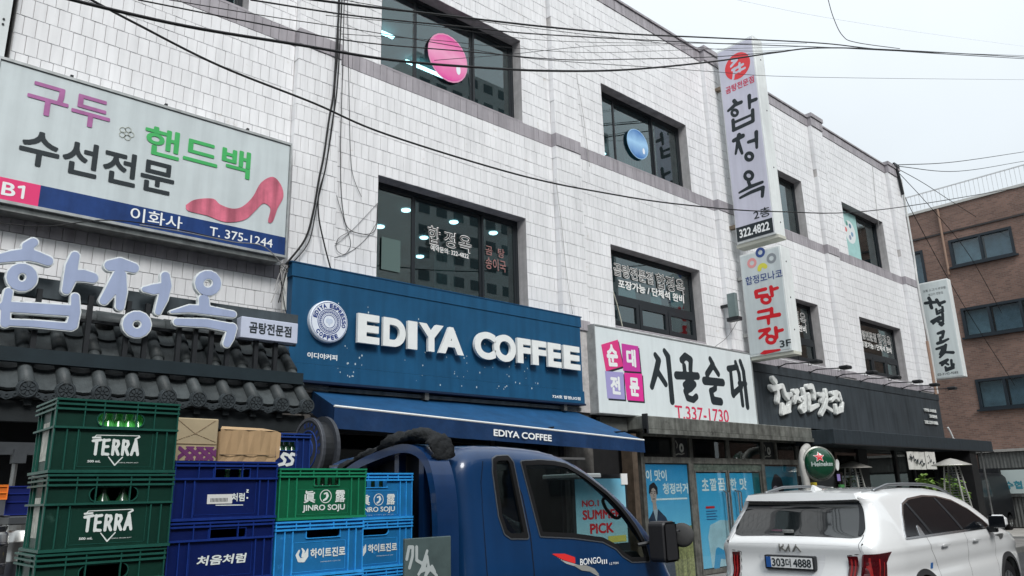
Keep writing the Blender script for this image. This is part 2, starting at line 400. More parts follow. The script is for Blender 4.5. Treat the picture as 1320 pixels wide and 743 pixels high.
# ------------------------------------------------------------------ the white tiled building
WY = 9.0; ZT = 11.86
bld = thing('tiled_building', 'long three-storey white tiled commercial building with mauve bands and dark recessed windows', 'building', (1.05, 9.3, 0))
PIERS = [(4.30, 4.97), (9.38, 10.04), (14.62, 15.28), (19.90, 20.58), (25.12, 26.05)]
PD = .12
OPEN = [(1.7, 3.6, 8.07, 9.70), (5.70, 8.66, 8.07, 9.70), (10.88, 13.78, 8.07, 9.66), (16.15, 19.08, 8.07, 9.70), (21.46, 24.28, 8.07, 9.70),
        (5.70, 8.66, 4.62, 6.25), (10.88, 13.80, 4.66, 6.24), (16.15, 19.10, 4.66, 6.25), (21.52, 24.36, 4.66, 6.27)]
RD = .2     # depth of the window reveals
def wall_with_holes(mb, x0, x1, z0, z1, y, holes):
    xs = sorted({x0, x1, *[h[0] for h in holes], *[h[1] for h in holes]}); zs = sorted({z0, z1, *[h[2] for h in holes], *[h[3] for h in holes]})
    for a, b in zip(xs, xs[1:]):
        for c, d in zip(zs, zs[1:]):
            mx, mz = (a+b)/2, (c+d)/2
            if any(h[0] < mx < h[1] and h[2] < mz < h[3] for h in holes): continue
            mb.add([(a, y, c), (b, y, c), (b, y, d), (a, y, d)], [(0, 1, 2, 3)])
mb = MB(); mb.weld = True; wall_with_holes(mb, 1.05, 26.05, 3.0, ZT, WY, OPEN)
mb.box(1.05, 26.05, 9.5, 9.6, 0, 3.0)                      # ground-floor back wall
mb.add([(1.05, 9, 3), (26.05, 9, 3), (26.05, 9.5, 3), (1.05, 9.5, 3)], [(0, 1, 2, 3)])
mb.add([(26.05, 9, 0), (26.05, 20, 0), (26.05, 20, ZT), (26.05, 9, ZT)], [(0, 1, 2, 3)])
mb.add([(1.05, 9, 0), (1.05, 20, 0), (1.05, 20, ZT), (1.05, 9, ZT)], [(3, 2, 1, 0)])
mb.add([(1.05, 9, ZT), (26.05, 9, ZT), (26.05, 20, ZT), (1.05, 20, ZT)], [(0, 1, 2, 3)])
mb.add([(1.05, 20, 0), (26.05, 20, 0), (26.05, 20, ZT), (1.05, 20, ZT)], [(3, 2, 1, 0)])
for a, b in PIERS: mb.box(a+.01, b-.01, WY-PD+.012, WY+.02, 3.0, ZT+.05)
mb.build('wall', M_grout, bld)
# ground-floor piers
for a, b in ((9.38, 10.04), (4.3, 4.97), (25.6, 26.05)): MB().box(a, b, 8.95, 9.5, 0, 3.0).build('ground_floor_pier', mat('stained_render', (.16, .15, .14), .8, var=.4, streak=.3), bld)
# rooms behind the windows
for h in OPEN:
    mb = MB(); x0, x1, z0, z1 = h; y0, y1 = WY+RD+.1, WY+RD+4.6
    fx0, fx1, fz0, fz1 = x0-.6, x1+.6, z0-.9, z1+.12
    v = [(fx0, y0, fz0), (fx1, y0, fz0), (fx1, y1, fz0), (fx0, y1, fz0), (fx0, y0, fz1), (fx1, y0, fz1), (fx1, y1, fz1), (fx0, y1, fz1)]
    mb.add(v, [(0, 1, 2, 3), (4, 7, 6, 5), (3, 2, 6, 7), (0, 3, 7, 4), (1, 5, 6, 2)])
    mb.build('room', mat('dim_interior', (.09, .13, .135), .9, var=.5, vscale=1.3), bld)
# curtains and partitions that show dimly behind some panes
M_cur = mat('pale_curtain', (.34, .40, .38), .9, var=.2, vscale=4)
for (h, a, b, z0, z1, d) in ((OPEN[1], .05, .30, 8.2, 9.5, 1.2), (OPEN[2], .70, .95, 8.2, 9.3, .9), (OPEN[4], .62, .92, 8.2, 9.6, .7), (OPEN[5], .34, .46, 4.8, 5.9, 2.2), (OPEN[5], .80, .97, 4.8, 6.1, 1.6), (OPEN[3], .5, .8, 8.2, 9.4, .8)):
    x0 = h[0]+a*(h[1]-h[0]); x1 = h[0]+b*(h[1]-h[0]); n = int((x1-x0)/.05)+1; m = MB(); y = WY+RD+d
    m.add([(x0+(x1-x0)*k/n, y+(.025 if k % 2 else 0), z) for z in (z0, z1) for k in range(n+1)], [(k, k+1, n+2+k, n+1+k) for k in range(n)]).build('curtain', M_cur, bld)
# mauve bands: single tiles, as the photograph shows them
BANDS = [(7.80, 8.05), (4.42, 4.60), (11.60, ZT)]
tiles = []        # (x0, x1, z0, z1, y, depth)
def tile_rows(x0, x1, z0, z1, y, tw, th, depth, holes=(), jx=0.):
    n = max(1, int(round((z1-z0)/th))); h = (z1-z0)/n
    for r in range(n):
        a, b = z0+r*h, z0+(r+1)*h; x = x0-((r*.37+jx) % 1)*tw
        while x < x1-.004:
            p, q = max(x, x0), min(x+tw, x1); x += tw
            if q-p < .012: continue
            segs = [(p, q, a, b)]
            for hx0, hx1, hz0, hz1 in holes:
                ns = []
                for s in segs:
                    if s[1] <= hx0 or s[0] >= hx1 or s[3] <= hz0 or s[2] >= hz1: ns.append(s); continue
                    if s[0] < hx0: ns.append((s[0], hx0, s[2], s[3]))
                    if s[1] > hx1: ns.append((hx1, s[1], s[2], s[3]))
                    m0, m1 = max(s[0], hx0), min(s[1], hx1)
                    if s[2] < hz0: ns.append((m0, m1, s[2], hz0))
                    if s[3] > hz1: ns.append((m0, m1, hz1, s[3]))
                segs = ns
            for s in segs:
                if s[1]-s[0] > .012 and s[3]-s[2] > .012: tiles.append((*s, y, depth))
bounds = [(1.05, 4.30), (4.97, 9.38), (10.04, 14.62), (15.28, 19.90), (20.58, 25.12)]
for i, (a, b) in enumerate(bounds):
    hs = [h for h in OPEN if a < h[0] < b]
    tile_rows(a+.003, b-.003, 8.05, 11.60, WY, .121, .222, .014, hs, i*.3)
    tile_rows(a+.003, b-.003, 4.60, 7.80, WY, .121, .222, .014, hs, i*.45)
tile_rows(1.05, 4.30, 3.42, 4.42, WY, .121, .222, .014)
for i, (a, b) in enumerate(PIERS):
    tile_rows(a, b, 8.05, 11.60, WY-PD, .112, .222, PD+.004, (), i*.2); tile_rows(a, b, 4.60, 7.80, WY-PD, .112, .222, PD+.004, (), .5)
def tile_geo(mb, t, g=.0026, bev=.0032, tint=0., rng=random):
    x0, x1, z0, z1, y, d = t; k = y-.014 if d < .05 else y; jit = rng.uniform(-.0022, .0022); k += jit; tl = rng.uniform(-.0015, .0015)
    X0, X1, Z0, Z1 = x0+g, x1-g, z0+g, z1-g
    o = [(X0, y+d if d > .05 else y, Z0), (X1, y+d if d > .05 else y, Z0), (X1, y+d if d > .05 else y, Z1), (X0, y+d if d > .05 else y, Z1)]
    m = [(X0, k+bev, Z0), (X1, k+bev, Z0), (X1, k+bev, Z1), (X0, k+bev, Z1)]
    f = [(X0+bev, k-tl, Z0+bev), (X1-bev, k+tl, Z0+bev), (X1-bev, k+tl, Z1-bev), (X0+bev, k-tl, Z1-bev)]
    fs = [(8, 9, 10, 11)]+[(4+i, 4+(i+1) % 4, 8+(i+1) % 4, 8+i) for i in range(4)]+[(i, (i+1) % 4, 4+(i+1) % 4, 4+i) for i in range(4)]
    return mb.add(o+m+f, fs, tint)
def vis_px(t):
    c = CM.T@np.array([(t[0]+t[1])/2, t[4], (t[2]+t[3])/2-EYE]); u, v = 660+FPX*c[0]/c[2], 371.5+FPX*c[1]/c[2]
    return c[2], u, v
def size_key(t):
    z, u, v = vis_px(t)
    hidden = not (-5 < u < 1325 and -5 < v < 748) or (1.12 < t[0] < 4.2 and 4.62 < t[2] < 6.15) or t[3] < 4.0
    return 1e9 if hidden or t[1]-t[0] < .1 or t[3]-t[2] < .2 or t[5] > .05 else z
order = sorted(range(len(tiles)), key=lambda i: size_key(tiles[i]))
near = set(order[:300]); meshes = {}
for i in order[:300]:
    t = tiles[i]; key = (round(t[1]-t[0], 3), round(t[3]-t[2], 3), random.randrange(3))
    if key not in meshes: meshes[key] = tile_geo(MB(), (0, t[1]-t[0], 0, t[3]-t[2], 0, t[5])).mesh('tile')
    o = obj('tile', meshes[key], M_tile if not meshes[key].materials else None, bld); o.location = Vector(o.location)+Vector((t[0], t[4], t[2]))
mb = MB()
for i, t in enumerate(tiles):
    if i not in near: tile_geo(mb, t, tint=random.random())
setp(mb.build('tile_field', M_tile, bld), kind='stuff')
mb = MB(); keep = tiles; tiles = []
for z0, z1 in BANDS:
    cuts = [1.05]+[e for p in PIERS for e in p]
    for i in range(len(cuts)-1):
        a, b = cuts[i], cuts[i+1]; pier = any(abs(a-p[0]) < 1e-6 for p in PIERS); top = z1 == ZT; low = z1 == 4.60
        off = .03 if top else .016; y = WY-off-(PD if pier else 0)
        if low and a > 14: pass
        x = a
        while x < b-.005:
            q = min(x+.12, b); mb.add(*(lambda T: (T.v, T.f))(tile_geo(MB(), (x, q, z0, z1, y, .2 if True else 0))), tint=random.random()); x = q
tiles = keep
setp(mb.build('band_tiles', M_band, bld), kind='stuff')
mb = MB(); mb.box(1.03, 26.1, WY-.06, WY+.3, ZT, ZT+.05)
for a, b in PIERS: mb.box(a-.02, b+.02, WY-PD-.06, WY+.3, ZT+.003, ZT+.12)
mb.build('coping', mat('mauve_coping', (.36, .34, .36), .7, var=.25, streak=.2), bld)

# windows ----------------------------------------------------------
def window(h, splits, low=None, name='window'):
    x0, x1, z0, z1 = h; y = WY+RD; m = MB(); fw = .055
    # reveal and soffit
    rv = MB(); rv.add([(x0, WY-.01, z0), (x0, y, z0), (x0, y, z1), (x0, WY-.01, z1)], [(0, 1, 2, 3)]); rv2 = MB(); rv2.add([(x1, WY-.01, z0), (x1, y, z0), (x1, y, z1), (x1, WY-.01, z1)], [(3, 2, 1, 0)])
    W = m.box(x0, x1, y, y+.08, z1-fw, z1).box(x0, x1, y, y+.08, z0, z0+fw+.03).box(x0, x0+fw, y+.002, y+.078, z0+fw, z1-fw).box(x1-fw, x1, y+.002, y+.078, z0+fw, z1-fw)
    zb = z0+fw+.03
    if low: m.box(x0+fw, x1-fw, y+.003, y+.077, z0+low, z0+low+.07)
    win = m.build(name, M_frame, bld)
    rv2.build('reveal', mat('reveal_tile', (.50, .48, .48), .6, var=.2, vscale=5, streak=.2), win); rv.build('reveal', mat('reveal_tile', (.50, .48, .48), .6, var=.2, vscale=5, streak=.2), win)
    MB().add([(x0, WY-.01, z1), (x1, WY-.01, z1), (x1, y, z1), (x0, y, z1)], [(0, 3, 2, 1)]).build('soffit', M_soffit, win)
    MB().box(x0, x1, WY-.018, y+.02, z0-.03, z0+.004).build('sill', M_band, win)
    edges = [x0+fw]+[x0+s*(x1-x0) for s in splits]+[x1-fw]
    for i, (a, b) in enumerate(zip(edges, edges[1:])):
        p, q = (a if i == 0 else a), b
        s = MB(); yy = y+.012+.03*(i % 2); t = .04; top = z1-fw; bot = z0+low+.07 if low else zb
        s.box(p, p+t, yy, yy+.035, bot, top).box(q-t, q, yy, yy+.035, bot, top).box(p+t, q-t, yy, yy+.034, bot, bot+t).box(p+t, q-t, yy, yy+.034, top-t, top)
        s.build('sash', M_frame, win)
        MB().box(p+t, q-t, yy+.014, yy+.02, bot+t, top-t).build('pane', M_glass, win)
    if low:
        for i in range(3):
            a = x0+fw+(x1-x0-2*fw)*i/3; b = x0+fw+(x1-x0-2*fw)*(i+1)/3; c, d = zb, z0+low
            s = MB(); t = .085; yy = y-.02
            s.box(a+.01, a+.01+t, yy, yy+.05, c, d).box(b-.01-t, b-.01, yy, yy+.05, c, d).box(a+.01+t, b-.01-t, yy, yy+.049, c, c+t).box(a+.01+t, b-.01-t, yy, yy+.049, d-t, d)
            s.build('casement', M_frame, win); MB().box(a+t, b-t, yy+.03, yy+.036, c+t*.8, d-t*.8).build('pane', M_glass, win)
    return win
W30 = window(OPEN[0], [.5]); W31 = window(OPEN[1], [.27, .68]); W32 = window(OPEN[2], [.22, .66]); W33 = window(OPEN[3], [.3, .68]); W34 = window(OPEN[4], [.5])
W21 = window(OPEN[5], [.27, .73]); W22 = window(OPEN[6], [], .58); W23 = window(OPEN[7], [], .58); W24 = window(OPEN[8], [], .58)
GY = WY+RD+.008      # just in front of the panes
F = FY(GY)
# ceiling lamps
for (x, y, wh) in ((7.98, 10.11, 'above the middle of the white brush name'), (7.1, 11.11, 'left of the white brush name'), (8.07, 11.12, 'low, under the white brush name'), (8.91, 10.12, 'at the red lettering'), (8.7, 12.12, 'lowest, deep in the room'), (6.99, 10.15, 'at the top of the left pane'), (6.1, 10.6, 'at the far left frame')):
    o = MB().lathe([(.0, 6.335), (.07, 6.335), (.08, 6.345), (.08, 6.36)], (x, y, 0), n=18).build('ceiling_lamp', M_lamp); setp(o, 'round ceiling lamp over the blue sign, '+wh, 'lamp', 'lit downlights behind the second-floor window')
for i, (x, y, zz, lab) in enumerate(((6.3, 10.4, 9.7, 'lit tube lamp seen through the window with the pink balloon sticker, left'), (8.0, 10.9, 9.7, 'lit tube lamp seen beside the pink balloon sticker, right'), (11.5, 10.5, 9.66, 'lit tube lamp seen through the left pane beside the blue balloon sticker'), (13.0, 11.2, 9.66, 'lit tube lamp seen behind the blue balloon sticker'), (17.7, 10.2, 9.7, 'lit tube lamp behind the third-floor window right of the hanging signs'))):
    setp(MB().box(x-.55, x+.55, y-.04, y+.04, zz, zz+.03).build('tube_lamp', M_tube), lab, 'lamp')
# balloon stickers
def balloon(win, c, ru, rv, col, colhi, dk):
    uc = uvY(c, GY); n = 24
    o = MB().prism([(uc[0]+ru*1.06*math.cos(2*math.pi*k/n), uc[1]+rv*1.06*math.sin(2*math.pi*k/n)) for k in range(n)], F, 0, .002).build('sticker_rim', mat('sticker_edge_'+dk, tuple(c_*.85 for c_ in colhi), .4), win)
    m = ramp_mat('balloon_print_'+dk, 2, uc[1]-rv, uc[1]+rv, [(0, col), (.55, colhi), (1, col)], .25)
    MB().prism([(uc[0]+ru*math.cos(2*math.pi*k/n), uc[1]+rv*math.sin(2*math.pi*k/n)) for k in range(n)], F, .002, .004).build('balloon_sticker', m, win)
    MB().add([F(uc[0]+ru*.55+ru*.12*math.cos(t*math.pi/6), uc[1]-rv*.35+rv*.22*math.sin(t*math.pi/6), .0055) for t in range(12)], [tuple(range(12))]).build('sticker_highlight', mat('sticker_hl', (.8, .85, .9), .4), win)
balloon(W31, (577.5, 75), .40, .42, (.75, .06, .33), (.85, .35, .55), 'pink')
balloon(W32, (822, 186), .34, .32, (.04, .16, .45), (.35, .60, .85), 'blue')
# window lettering of the second floor: white outlined black characters
M_print = mat('white_vinyl', (.80, .80, .78), .6); M_printk = mat('black_vinyl', (.02, .02, .022), .6); M_printr = mat('faded_red_vinyl', (.30, .16, .15), .6)
def outlined(win, s, box, d=.002, bold=.03, core=-.004, name='lettering'):
    tword(name, s, box, F, M_print, win, d, bold); dx = (box[2]-box[0])*.006; dz = (box[3]-box[1])*.05
    tword(name, s, (box[0]+dx, box[1]+dz, box[2]-dx, box[3]-dz), F, M_printk, win, d+.002, core)
for ch, a, b in (('합', (551, 314), (568, 294)), ('정', (572, 318), (588, 301)), ('옥', (591, 324), (608, 306))): outlined(W21, ch, bx(a, b, uvY, GY), bold=.03)
tword('lettering', '예약문의: 322-4822', bx((555, 323), (604, 327), uvY, GY), F, M_print, W21, .002, .02)
tword('lettering', '곰  탕', bx((626, 328), (650, 322), uvY, GY), F, M_printr, W21, .002, .01)
tword('lettering', '송이국', bx((626, 346), (652, 337), uvY, GY), F, M_printr, W21, .002, .01)
x0, z0 = uvY((491, 347), GY); x1, z1 = uvY((516, 311), GY)
MB().box(x0, x1, GY-.006, GY-.002, z0, z1).build('notice_sheet', mat('pale_green_sheet', (.10, .15, .14), .5), W21)
for win, tx in ((W22, None), (W23, None), (W24, None)):
    h = {id(W22): OPEN[6], id(W23): OPEN[7], id(W24): OPEN[8]}[id(win)]; a, b = h[0]+.3, h[1]-.1
    outlined(win, '곰탕전문점', (a, 5.73, a+(b-a)*.50, 6.0), bold=.045); outlined(win, '합정옥', (a+(b-a)*.53, 5.69, b-.18, 6.03), bold=.03)
    tword('lettering', '포장가능 / 단체석 완비', (a+.12, 5.50, b-.25, 5.68), F, M_print, win, .002, .03)
for p, q in (((799, 384), (819, 372)), ((840, 391), (852, 380)), ((866, 394), (883, 381))):
    b = bx(p, q, uvY, 9.9); MB().box(b[0], b[2], 9.9, 9.92, b[1], b[3]).build('hanging_paper', mat('interior_papers', (.30, .40, .40), .8, emit=((.3, .42, .42), .12)), W22)  # papers carry a faint glow of their own as painted light
# mint poster with a ball in the far top window
x0, x1, z0, z1 = OPEN[4]; cx = x0+.92
MB().box(x0+.1, x0+1.36, GY-.004, GY-.001, z0+.1, z1-.08).build('poster_film', mat('mint_film', (.36, .60, .58), .5, var=.1), W34)
g_ = sd_strokes([([(cx-.1, 9.0)], [.36])]); shape(MB(), g_, F, .03, .004, .006).build('ball_print', mat('ball_white', (.72, .76, .76), .5), W34)
for dx, dz, col in ((-.27, .03, (.65, .15, .15)), (.05, .2, (.1, .2, .3)), (-.05, -.18, (.25, .3, .4)), (.12, -.05, (.2, .35, .5)), (-.16, .24, (.1, .3, .25))):
    shape(MB(), sd_strokes([([(cx-.1+dx, 9.0+dz)], [.075])]), F, .015, .006, .008).build('ball_spot', mat('spot%.2f' % col[0]+'%.2f' % col[2], col, .5), W34)

# neighbour's white wall strip at the far left
nb = thing('neighbouring_wall', 'smooth white metal-clad wall edge at the far left beside the tiles', 'wall', (.5, 9, 0))
MB().box(-2.5, .985, 8.8, 12, 0, 13).build('cladding', mat('white_cladding', (.66, .70, .70), .5, var=.06, streak=.08), nb)
MB().box(.80, .815, 8.79, 8.8, 0, 13).build('joint', mat('joint_dark', (.12, .12, .12), .8), nb)
for z in (6.6, 6.66, 5.3): MB().lathe([(0, 8.79), (.012, 8.79), (.012, 8.8)], (.93, 0, z), axis='y', n=8).build('screw', M_black, nb)
# ------------------------------------------------------------------ helpers for traced lettering
def zs(region, scale, uv, P):
    """strokes measured on the photograph: zoomed pixels -> metres on plane P"""
    def f(S):
        return [([uv((region[0]+p[0]/scale, region[1]+p[1]/scale), P) for p in pts], r) for pts, r in S]
    return f
def ringm(c, r, e=1., n=14): return ring(c, r, n, e)
def box_sign(name, x0, x1, z0, z1, y0, y1, m, parent, b=.006): return MB().bbox(x0, x1, y0, y1, z0, z1, b).build(name, m, parent)

# ------------------------------------------------------------------ shoe and handbag repair sign
S = thing('shop_sign', 'wide pale grey lightbox sign for shoe and handbag repair with a faded pink high-heel shoe', 'shop sign', (2.65, 9, 4.6))
Y = 8.7
MB().bbox(.95, 4.17, Y+.004, 8.98, 4.65, 6.15, .01).build('lightbox', mat('sign_face_grey', (.58, .64, .65), .4, var=.06, vscale=2.5, streak=.10), S)
mb = MB().box(.93, 4.19, Y-.012, 8.97, 6.15, 6.18).box(.93, 4.19, Y-.012, 8.97, 4.62, 4.65).box(4.17, 4.19, Y-.012, 8.97, 4.65, 6.15).box(.93, .95, Y-.012, 8.97, 4.65, 6.15)
mb.build('trim', mat('aluminium_trim', (.40, .42, .42), .5, metal=.4, var=.3), S)
FS = FY(Y)
MB().box(.95, 1.46, Y-.001, Y+.003, 4.652, 4.885).build('pink_panel', mat('pink_print', (.75, .05, .18), .4, var=.05), S)
MB().box(1.46, 4.168, Y-.0012, Y+.003, 4.652, 4.885).build('blue_panel', mat('navy_print', (.015, .05, .19), .4, var=.2, streak=.2), S)
M_purple = mat('faded_purple_print', (.40, .14, .33), .5, var=.25, vscale=5); M_green = mat('green_print', (.06, .42, .12), .5, var=.1); M_ink = mat('black_print', (.022, .03, .035), .5)
M_wprint = mat('white_print', (.8, .82, .82), .5)
tword('lettering', '구두', bx((30, 184), (141, 119), uvY, Y), FS, M_purple, S, .003, .018)
# each word is placed from the corners measured along the sloping line of the sign
def sw(s, x0, z0, x1, z1, m, bold, par=S, fr=FS): tword('lettering', s, (x0, z0, x1, z1), fr, m, par, .003, bold)
for o in list(S.children):
    if o.name.startswith('lettering'): bpy.data.objects.remove(o)
def P2(px, py): return uvY((px, py), Y)
a = P2(30, 150); b = P2(139, 178)
sw('구두', P2(31, 150)[0], 5.66, P2(140, 170)[0], 5.66+.36, M_purple, .018)
sw('핸드백', P2(186, 180)[0], 5.53, P2(323, 210)[0], 5.53+.36, M_green, .022)
sw('수선전문', P2(23, 200)[0], 5.08, P2(224, 240)[0], 5.08+.40, M_ink, .022)
sw('이화사', P2(167, 285)[0], 4.70, P2(234, 300)[0], 4.70+.165, M_wprint, .008)
sw('T. 375-1244', P2(270, 300)[0], 4.715, P2(351, 318)[0], 4.715+.11, M_wprint, .01)
sw('B', 1.13, 4.70, 1.25, 4.84, M_wprint, .02)
shape(MB(), sd_strokes([([(1.275, 4.815), (1.315, 4.83), (1.315, 4.71)], [.013]*3)]), FS, .005, 0, .004).build('lettering', M_wprint, S)
Z_ = zs((0, 60), 3.3, uvY, Y)
shoe = [(790, 675), (830, 652), (905, 648), (935, 672), (985, 690), (1030, 682), (1075, 640), (1110, 580), (1160, 555), (1195, 590), (1205, 640), (1180, 690), (1160, 745), (1140, 745), (1150, 690), (1120, 668), (1085, 700), (1040, 738), (960, 748), (880, 720), (800, 700)]
pp = [P2(x/3.3, 60+y/3.3) for x, y in shoe]
pp = [(q.x, q.y) for q in bezier([Vector((a_, b_, 0)) for a_, b_ in pp]+[Vector((*pp[0], 0))], 4)][:-1]; mb = MB(); shape(mb, sd_poly(pp), FS, .012, 0, .004)
mb.build('shoe_print', mat('pink_shoe_print', (.72, .18, .26), .5, var=.25, vscale=4, streak=.45), S)
M_fl = mat('faint_print', (.42, .45, .40), .5)
fl = P2(163, 172); mb = MB()
for k in range(5): shape(mb, sd_strokes([(ring((fl[0]+.05*math.cos(k*1.256), fl[1]+.05*math.sin(k*1.256)), .032, 8), [.004]*9)]), FS, .008, .001, .003)
mb.build('flower_print', M_fl, S)
MB().box(1.0, 4.1, 8.74, 8.95, 4.56, 4.62).build('under_bracket', M_steel, S)
for x in (1.6, 2.6, 3.6): MB().box(x, x+.03, 8.75, 9.0, 6.18, 6.24).build('top_bracket', M_black, S)

# ------------------------------------------------------------------ tiled eave of the restaurant
G = thing('tiled_eave', 'dark grey Korean clay-tile eave with flower end caps under the large blue letters', 'eave', (2.7, 9, 2.6))
M_giwa = mat('dark_grey_roof_tile', (.062, .072, .075), .5, var=.35, vscale=7, rnd=.25, bump=.15, bscale=60, dirt=((.16, .17, .16), 9, .68))
M_giwad = mat('black_roof_tile', (.016, .02, .022), .55, var=.3)
e0 = Vector((0, 7.98, 2.70)); e1 = Vector((0, 8.80, 3.56)); sl = (e1-e0); LN = sl.length; sd_ = sl.normalized(); nrm = Vector((0, -sd_.z, sd_.y))
NX = 12; PW = .302; GX0 = 4.17-PW*(NX-1)
def on(x, s, h): p = e0+sd_*s+nrm*h; return (x, p.y, p.z)
def cover_tile():
    m = MB(); n = 8; v = []
    for s, r in ((0, .068), (.335, .057)):
        for k in range(n+1):
            a = math.pi*k/n; p = Vector((math.cos(a)*r, 0, 0))+sd_*s+nrm*(math.sin(a)*r*1.05+.03-(.02 if s else 0)); v.append(tuple(p))
    v.append(tuple(nrm*.03))
    f = [(k, k+1, n+2+k, n+1+k) for k in range(n)]+[(k+1, k, 2*n+2) for k in range(n)]
    return m.add(v, f).mesh('cover_tile')
def pan_tile():
    m = MB(); n = 6; v = []
    for s, dz in ((0, .034), (.335, .0)):
        for t in (0, -.026):
            for k in range(n+1):
                u = k/n*2-1; p = Vector((u*.142, 0, 0))+sd_*s+nrm*(u*u*.05-.035+dz+t); v.append(tuple(p))
    q = n+1
    f = [(k+1, k, 2*q+k, 2*q+k+1) for k in range(n)]+[(k, k+1, q+k+1, q+k) for k in range(n)]
    return m.add(v, f).mesh('pan_tile')
cv, pn = cover_tile(), pan_tile(); cv.polygons.foreach_set('use_smooth', [True]*len(cv.polygons))
MB().add([on(GX0-.2, -.02, -.06), on(4.25, -.02, -.06), on(4.25, LN, -.06), on(GX0-.2, LN, -.06), on(GX0-.2, -.02, -.1), on(4.25, -.02, -.1), on(4.25, LN, -.1), on(GX0-.2, LN, -.1)], [(0, 1, 2, 3), (7, 6, 5, 4), (0, 4, 5, 1), (1, 5, 6, 2)]).build('roof_board', M_giwad, G)
for i in range(NX):
    for j in range(4):
        s = j*.29; x = GX0+i*PW
        if j == 3 and LN-s < .1: continue
        o = obj('cover_tile', cv, M_giwa if i+j == 0 else None, G); p = e0+sd_*s; o.location = Vector(o.location)+Vector((x, p.y, p.z)); o.rotation_euler.y = random.uniform(-.03, .03)
        if i < NX-1:
            o = obj('pan_tile', pn, M_giwa if i+j == 0 else None, G); o.location = Vector(o.location)+Vector((x+PW/2, p.y, p.z))+Vector((0, 0, random.uniform(-.004, .004)))
# ridge course along the wall
for i in range(10):
    m = MB(); x0 = GX0-.1+i*.345; n = 8; v = []
    for x in (x0, x0+.335):
        for k in range(n+1):
            a = math.pi*(k/n)*.9-.25; v.append((x, 8.78-math.cos(a)*.12*(1 if x == x0 else .93), 3.55+math.sin(a)*.12*(1 if x == x0 else .93)))
    m.add(v, [(k, n+1+k, n+2+k, k+1) for k in range(n)]+[tuple(range(n+1))]).build('ridge_tile', M_giwa, G, smooth=True)
# flower end caps and drop tiles
capm = MB(); capm.lathe([(0, -.012), (.07, -.012), (.085, -.012), (.088, .03), (.07, .03)], axis='y', n=20)
def T0(u, v, d=0.): return (u, -d, v)
capm.lathe([(.062, -.012), (.066, -.022), (.074, -.022), (.078, -.012)], axis='y', n=20)
for k in range(8):
    a = k*math.pi/4; shape(capm, sd_strokes([([(.026*math.cos(a), .026*math.sin(a)), (.046*math.cos(a), .046*math.sin(a))], [.007, .0135])]), T0, .009, .01, .022)
shape(capm, sd_strokes([([(0, 0)], [.014])]), T0, .009, .01, .026)
capme = capm.mesh('end_cap')
dm = MB(); prof = [(-.135, .03), (-.135, -.03), (-.10, -.045), (-.05, -.062), (0, -.085), (.05, -.062), (.10, -.045), (.135, -.03), (.135, .03), (.07, -.005), (0, -.018), (-.07, -.005)]
shape(dm, sd_poly(prof), T0, .012, -.02, .012)
for k in (-1, 0, 1): shape(dm, sd_strokes([(ring((k*.062, -.034-(.012 if k == 0 else 0)), .016, 8), [.004]*9)]), T0, .006, .01, .02)
dme = dm.mesh('drop_tile')
M_cap = mat('black_flower_tile', (.050, .060, .066), .5, var=.3, vscale=9)
for i in range(NX):
    o = obj('end_cap', capme, M_cap if i == 0 else None, G); o.location = Vector(o.location)+Vector((GX0+i*PW, 7.945, 2.70)); o.rotation_euler.x = R(8)
    if i < NX-1: o = obj('drop_tile', dme, M_cap if i == 0 else None, G); o.location = Vector(o.location)+Vector((GX0+(i+.5)*PW, 7.955, 2.68)); o.rotation_euler.x = R(8)
MB().box(GX0-.3, 4.2, 8.05, 8.15, 2.42, 2.60).build('eave_beam', M_giwad, G)
mb = MB()
for i in range(11): mb.box(GX0+i*.3, GX0+i*.3+.06, 8.0, 8.95, 2.56, 2.62)
setp(mb.build('rafters', M_giwad, G), kind='stuff')

# ------------------------------------------------------------------ large blue brush letters on their steel frame
H = thing('letter_sign', 'big pale blue brush letters on a black steel frame above the tiled eave', 'letter sign', (2.6, 8.1, 2.9))
M_face = mat('pale_blue_face', (.35, .41, .58), .35, var=.07, vscale=3, streak=.08); M_edge = mat('white_letter_edge', (.72, .76, .76), .4, var=.12, vscale=8)
MB().box(.6, 4.15, 8.22, 8.30, 3.60, 3.79).build('upper_beam', mat('grey_beam', (.06, .075, .085), .5, var=.25, streak=.2), H)
MB().box(.6, 4.18, 8.08, 8.16, 2.955, 3.085).build('lower_beam', mat('black_beam', (.016, .026, .032), .45, var=.2), H)
MB().box(.6, 4.15, 8.24, 8.28, 3.42, 3.45).build('tie_rail', M_black, H)
for x in (1.48, 1.92, 2.27, 2.45, 2.78, 2.95, 3.12, 3.30, 3.62, 3.85):
    MB().box(x-.022, x+.022, 8.12, 8.17, 3.085, 3.66).build('post', M_black, H)
YL = 8.05; FL = FY(YL); A = zs((0, 290), 4.645, uvY, YL); B_ = zs((180, 340), 4.645, uvY, YL)
def rg(Zf, c, r, w, e=1.): return Zf([([(c[0]+r*math.cos(2*math.pi*k/14), c[1]+r*e*math.sin(2*math.pi*k/14)) for k in range(15)], w)])
RS[0] = 1.17
